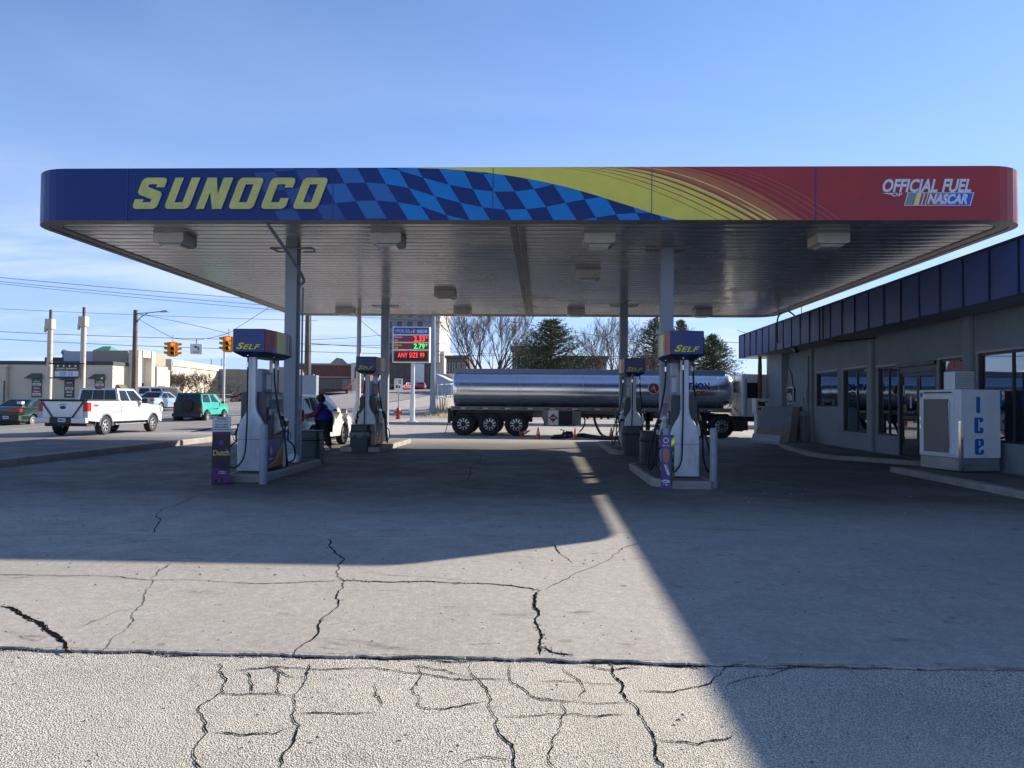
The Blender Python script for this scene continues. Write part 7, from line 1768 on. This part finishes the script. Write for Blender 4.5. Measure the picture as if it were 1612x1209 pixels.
for y_ in (4.4, -.3, -1.4, -10.3, -11.4):
    for sx in (-1, 1): w_ = MB().lathe([(.28, -.14), (.46, -.14), (.50, -.1), (.50, .1), (.46, .14), (.28, .14)], axis='X', n=20).build('wheel', 'tyre', t, (sx*1.05, y_, .5)); MB().lathe([(0, sx*.1), (.28, sx*.08)], axis='X', n=16).build('rim', 'alloy', w_)
t2 = thing('orange_machine', 'orange and grey machine with a glass cab riding on the lowboy trailer', 'machine', (q.x, 118, gz), R(106))
mb = MB(); mb.bx(-.8, .8, -8.4, -5.4, 1.15, 1.9, 0); mb.bx(-.7, .7, -6.9, -5.6, 1.9, 2.2, 0); mb.tube([(0, -5.6, 1.9), (0, -4.2, 3.2), (0, -3.2, 1.9)], .12, 6, 0); mb.bx(-.9, -.5, -8.6, -5.2, .82, 1.15, 1); mb.bx(.5, .9, -8.6, -5.2, .82, 1.15, 1); mb.bx(-.6, .6, -3.6, -2.6, 1.5, 1.9, 0); mb.build('machine_body', ['cone_orange', 'tank_dark'], t2, bevel=.03)
mb = MB(); mb.bx(-.6, .6, -8.2, -7.0, 1.91, 3.1); cg = mb.build('machine_cab', 'car_glass', t2); mb = MB(); mb.bx(-.65, .65, -8.25, -6.95, 3.101, 3.25); 
for sx in (-.62, .55): 
    for y_ in (-8.25, -7.05): mb.bx(sx, sx+.07, y_, y_+.07, 1.91, 3.1)
mb.build('cab_frame', 'alloy', cg)
# railing along the far side of the street and the bridge railing
def railing(name, lbl, P0, P1, h, n, mat, r=.03, solid=0.0):
    t = thing(name, lbl, 'railing', P0); d = P1-P0; mb = MB(); mb.tube([(0, 0, h), tuple(d+Vector((0, 0, h)))], .06, 6); mb.tube([(0, 0, .15), tuple(d+Vector((0, 0, .15)))], .045, 6); mb.build('rail', mat, t)
    mb = MB()
    for k in range(n+1): q = d*(k/n); mb.tube([tuple(q), tuple(q+Vector((0, 0, h)))], r if k % 6 else .07, 5)
    mb.build('balusters', mat, t); return t
A_ = AT(598, 618, 135); B_ = AT(530, 615, 150); railing('railing', 'pale railing on the far side of the road behind the white truck', Vector((AT(612, 618, 130).x, 130, T(-26, 130)-.9)), Vector((AT(500, 618, 160).x, 160, 1.4)), 1.5, 60, 'pole_white', .05)
# retaining wall and bank with bridge railing left of the tanker tail
P0 = AT(688, 628, 62); P1 = AT(760, 620, 78)
t = thing('retaining_wall', 'concrete retaining wall carrying the dark railing behind the tanker tail', 'wall', (P0.x, 62, 0)); D_ = P1-P0
mb = MB(); mb.prism([(0, -1), (1, -1), (1, 1), (0, 1)], lambda u, v, w: (u*D_.x, u*(78-62)+w*.4, (P0.z if v > 0 else .2) + (u*(P1.z-P0.z) if v > 0 else 0)), 1); mb.build('wall', 'kerb', t)
railing('railing', 'dark bridge railing left of the tanker tail', Vector((P0.x, 62, P0.z)), Vector((P1.x, 78, P1.z)), 1.15, 24, 'pole_steel', .035)
bank = MB(); n_ = 14; vs = []
for i in range(n_+1):
    for j in range(n_+1):
        s, q = i/n_, j/n_; x = pxw(652, 50)+(s)*26; y = 49+q*13
        z = T(x, y)+.02 + 1.25*min(1, q*1.2)*min(1, s*3.5)*(.9+.2*random.random()); 
        if i == 0 or j == 0: z = T(x, y)-.02
        vs.append((x, y, z))
bank.add(vs, [(i*(n_+1)+j, (i+1)*(n_+1)+j, (i+1)*(n_+1)+j+1, i*(n_+1)+j+1) for i in range(n_) for j in range(n_)]); tag(bank.build('grass_bank', 'grass_dry', smooth=60), kind='structure')
g = MB(); rg = random.Random(11)
for _ in range(2600):
    s, q = rg.random(), rg.random(); x = pxw(652, 50)+s*26; y = 49+q*13; z = T(x, y)+1.2*min(1, q*1.2)*min(1, s*3.5); a = rg.uniform(0, 3.1); h_ = rg.uniform(.08, .28); w_ = .05
    g.add([(x-w_*math.cos(a), y-w_*math.sin(a), z-.05), (x+w_*math.cos(a), y+w_*math.sin(a), z-.05), (x+rg.uniform(-.1, .1), y+rg.uniform(-.1, .1), z+h_)], [(0, 1, 2)])
tag(g.build('dry_grass', 'grass_dry', smooth=0, fixn=False), 'dry yellow grass on the bank behind the price sign', 'grass', kind='stuff')
snow = MB()
for (px, py, w_, d_) in ((628, 667, 1.5, .6), (645, 669, 1.0, .3), (700, 664, 2.2, .7), (735, 662, 1.8, .5)):
    p = AT(px, py, 40.8+rg.random()*.6); pts = [(p.x+w_*math.cos(a*.6)*rg.uniform(.6, 1), 41.0+d_*math.sin(a*.6)*rg.uniform(.6, 1)) for a in range(10)]
    snow.prism(pts, lambda u, v, w: (u, v, T(u, v)+.04+w*.03), 1)
tag(snow.build('snow_patch', 'snow', smooth=60), 'thin patches of old snow on the pavement by the hydrant', 'snow', kind='stuff')

# ================================================================== TREES
def bare_tree(lbl, loc, H, spread, seed, nlimb=5, levels=5, lean=0, thick=.24, twig_r=.012, name='bare_tree', forkh=.12, cat='tree', group='bare trees'):
    rg = random.Random(seed); t = thing(name, lbl, cat, loc, 0, group)
    tr = MB(); tw = MB()
    def grow(p, d, L, r, lv):
        n = 4 if lv < 3 else 3; pts = [p]; rs = [r]; q = p.copy(); dd = d.copy()
        for i in range(n):
            dd = (dd + Vector((rg.gauss(0, .10), rg.gauss(0, .10), .05))).normalized(); q = q+dd*(L/n); pts.append(q.copy()); rs.append(max(twig_r*.7, r*(1-.5*(i+1)/n)))
        (tr if lv < 3 else tw).tube(pts, rs, 7 if lv < 2 else (5 if lv < 3 else 3), caps=False)
        if lv >= levels: return
        k = 3 if lv < levels-1 else 4
        for j in range(k+1):
            s = .35+.65*(j+1)/(k+1); idx = min(n, max(1, int(round(s*n)))); b = pts[idx]
            ax = Vector((rg.gauss(0, 1), rg.gauss(0, 1), rg.gauss(0, .35))).normalized(); nd = (dd*1.0 + ax*rg.uniform(.35, .75) + Vector((0, 0, .12))).normalized()
            grow(b, nd, L*rg.uniform(.52, .76), rs[idx]*.66, lv+1)
    h0 = H*forkh; tr.tube([(0, 0, -.2), (0, 0, h0)], [thick*1.25, thick], 9)
    for k in range(nlimb):
        a = 2*math.pi*k/nlimb+rg.uniform(-.3, .3); el = rg.uniform(.25, .62)*spread
        grow(Vector((0, 0, h0*.9)), Vector((math.cos(a)*el, math.sin(a)*el, 1)).normalized(), H*.42, thick*.62, 1)
    tr.build('trunk', 'bark', t, smooth=60, fixn=False); tw.build('crown', 'twig', t, smooth=0, fixn=False); return t
def conifer(lbl, loc, H, Rb, seed, top_irr=.2, bare=.06, dens=1.0, group='evergreens behind the tanker'):
    rg = random.Random(seed); t = thing('evergreen_tree', lbl, 'tree', loc, 0, group); tr = MB(); fo = MB()
    tr.tube([(0, 0, -.2), (0, 0, H*.5), (0, 0, H*.97)], [.26, .16, .03], 8)
    z = H*bare; sector = [rg.uniform(.72, 1.12) for _ in range(9)]
    while z < H*.985:
        f = (z/H); rad = Rb*((1-f)**.78)*(1-.35*max(0, (.15-f))/.15)*rg.uniform(.82, 1.12)+.12; nb = max(4, int(9*(1-f)+4))
        for k in range(nb):
            a = rg.uniform(0, 2*math.pi); L = rad*sector[int(a/(2*math.pi)*9) % 9]*rg.uniform(.75, 1.15); up = rg.uniform(-.10, .35)+.35*f
            d = Vector((math.cos(a), math.sin(a), up)).normalized(); p0 = Vector((0, 0, z)); tip = p0+d*L; mid = p0+d*L*.55-Vector((0, 0, .06*L))
            tr.tube([p0, mid, tip], [.035+.02*(1-f), .022, .006], 4, caps=False)
            m_ = int((40*L/2+16)*dens)
            cl_m = 1 if rg.random() < .33 else 0
            for _ in range(m_):
                s = rg.uniform(.22, 1.02)**.8; q = p0.lerp(tip, s)+Vector((rg.gauss(0, .17), rg.gauss(0, .17), rg.gauss(0, .10)))*(.5+.6*s)*(L/2+.4)*.8
                # a small spray of needle blades
                dd = (d+Vector((rg.gauss(0, .7), rg.gauss(0, .7), rg.gauss(.15, .5)))).normalized(); ln = rg.uniform(.12, .26); sd = dd.orthogonal().normalized()*rg.uniform(.018, .04)
                sd = Matrix.Rotation(rg.uniform(0, 3.14), 3, dd) @ sd
                fo.add([q-sd, q+sd, q+dd*ln+sd*.25, q+dd*ln-sd*.25], [(0, 1, 2, 3)], cl_m)
        z += H*.024*rg.uniform(.7, 1.3)*(1.35-f)
    tr.build('trunk', 'bark', t, smooth=60, fixn=False); fo.build('crown', ['needles', 'needles_light'], t, smooth=0, fixn=False); return t
def tree_at(px, pyt, Y): q = AT(px, pyt, Y); g_ = T(q.x, Y); return (q.x, Y, g_), q.z-g_
loc, H = tree_at(768, 494, 66); bare_tree('big spreading bare tree behind the tail of the tanker', loc, H*1.12, 1.45, 21, 6, 5, thick=.24, twig_r=.017)
loc, H = tree_at(868, 503, 62); conifer('broad evergreen left of the right columns, behind the middle of the tanker', loc, H, 5.3, 5, dens=.8)
loc, H = tree_at(965, 510, 74); bare_tree('pale bare tree seen between the rear right pump and the evergreens', loc, H*1.05, 1.3, 33, 5, 5, twig_r=.015)
loc, H = tree_at(1030, 500, 64); conifer('tall loose evergreen behind the right front column', loc, H, 4.8, 8, dens=.42)
loc, H = tree_at(1072, 504, 70); conifer('evergreen just right of the right front column', loc, H, 3.6, 9, dens=.6)
loc, H = tree_at(1122, 528, 58); conifer('evergreen at the right end of the tanker, beside the white cab', loc, H, 3.8, 10, dens=.6)
loc, H = tree_at(1010, 560, 60); bare_tree('low reddish bare bush tree behind the right part of the tanker', loc, H*1.1, 1.3, 41, 6, 5, thick=.12, twig_r=.012, forkh=.05)
loc, H = tree_at(1160, 600, 50); bare_tree('low bare shrub between tanker and white cab', loc, H*1.1, 1.4, 44, 6, 5, thick=.08, twig_r=.010, forkh=.04, name='bare_shrub', cat='shrub', group='bare shrubs')
for k, (px, pyt, Y, lb) in enumerate(((262, 583, 98, 'bare street tree in front of the stone building, left one'), (283, 590, 96, 'bare street tree in front of the stone building, right one'), (318, 586, 112, 'bare tree in front of the garage decks'))):
    loc, H = tree_at(px, pyt, Y); bare_tree(lb, loc, H, 1.2, 50+k, 5, 5, thick=.14, twig_r=.02)
sh_ = MB(); rg = random.Random(77)
for _ in range(5200):
    s = rg.random(); x = pxw(300+s*80, 100); x += rg.gauss(0, .5); y = 100+rg.gauss(0, 1.0); z = T(x, y)+abs(rg.gauss(0, 1.0))*(1+.4*math.sin(s*20)); a = Vector((rg.gauss(0, 1), rg.gauss(0, 1), rg.gauss(.6, .6))).normalized()*rg.uniform(.15, .4); sd = a.orthogonal().normalized()*.04
    q = Vector((x, y, z)); sh_.add([q-sd, q+sd, q+a], [(0, 1, 2)])
tag(sh_.build('hedge', 'shrub', smooth=0, fixn=False), 'brown winter hedge in front of the parking garage', 'hedge', kind='stuff')
for px, lb in ((612+72/764*0+9, 'dark round bush at the foot of the tower, left one'), (662, 'dark round bush at the foot of the tower behind the red car')):
    Y = 170; loc = (pxw(px, Y), Y, 3.4); t = thing('evergreen_bush', lb, 'bush', loc, 0, 'dark bushes below the tower'); mb = MB(); rg = random.Random(px)
    for _ in range(700):
        v = Vector((rg.gauss(0, 1), rg.gauss(0, 1), abs(rg.gauss(0, 1.1)))); q = v*.75; a = Vector((rg.gauss(0, 1), rg.gauss(0, 1), rg.gauss(.3, 1))).normalized()*.5; sd = a.orthogonal().normalized()*.14; mb.add([q-sd, q+sd, q+a], [(0, 1, 2)])
    mb.build('crown', 'needles', t, smooth=0, fixn=False); mb = MB(); mb.tube([(0, 0, -.5), (0, 0, 1)], .12, 6); mb.build('trunk', 'bark', t)
# grit and small litter lying on the slab
lt = MB(); rg = random.Random(9)
for _ in range(900):
    y = rg.uniform(2.9, 15)**1.0; x = rg.uniform(-.72, .60)*y; s = rg.uniform(.003, .011)*(1 if y < 6 else 1.5); a = rg.uniform(0, 6)
    pts = [(x+s*math.cos(a+k*1.26)*rg.uniform(.7, 1.2), y+s*math.sin(a+k*1.26)*rg.uniform(.7, 1.2), .003) for k in range(5)]
    lt.add(pts+[(x, y, .004+s*.8)], [(k, (k+1) % 5, 5) for k in range(5)], 0)
tag(lt.build('grit', ['crumble', 'paper'], smooth=0, fixn=False), 'small stones and specks of litter scattered on the forecourt', 'grit', kind='stuff')
scene.render.engine = 'CYCLES'
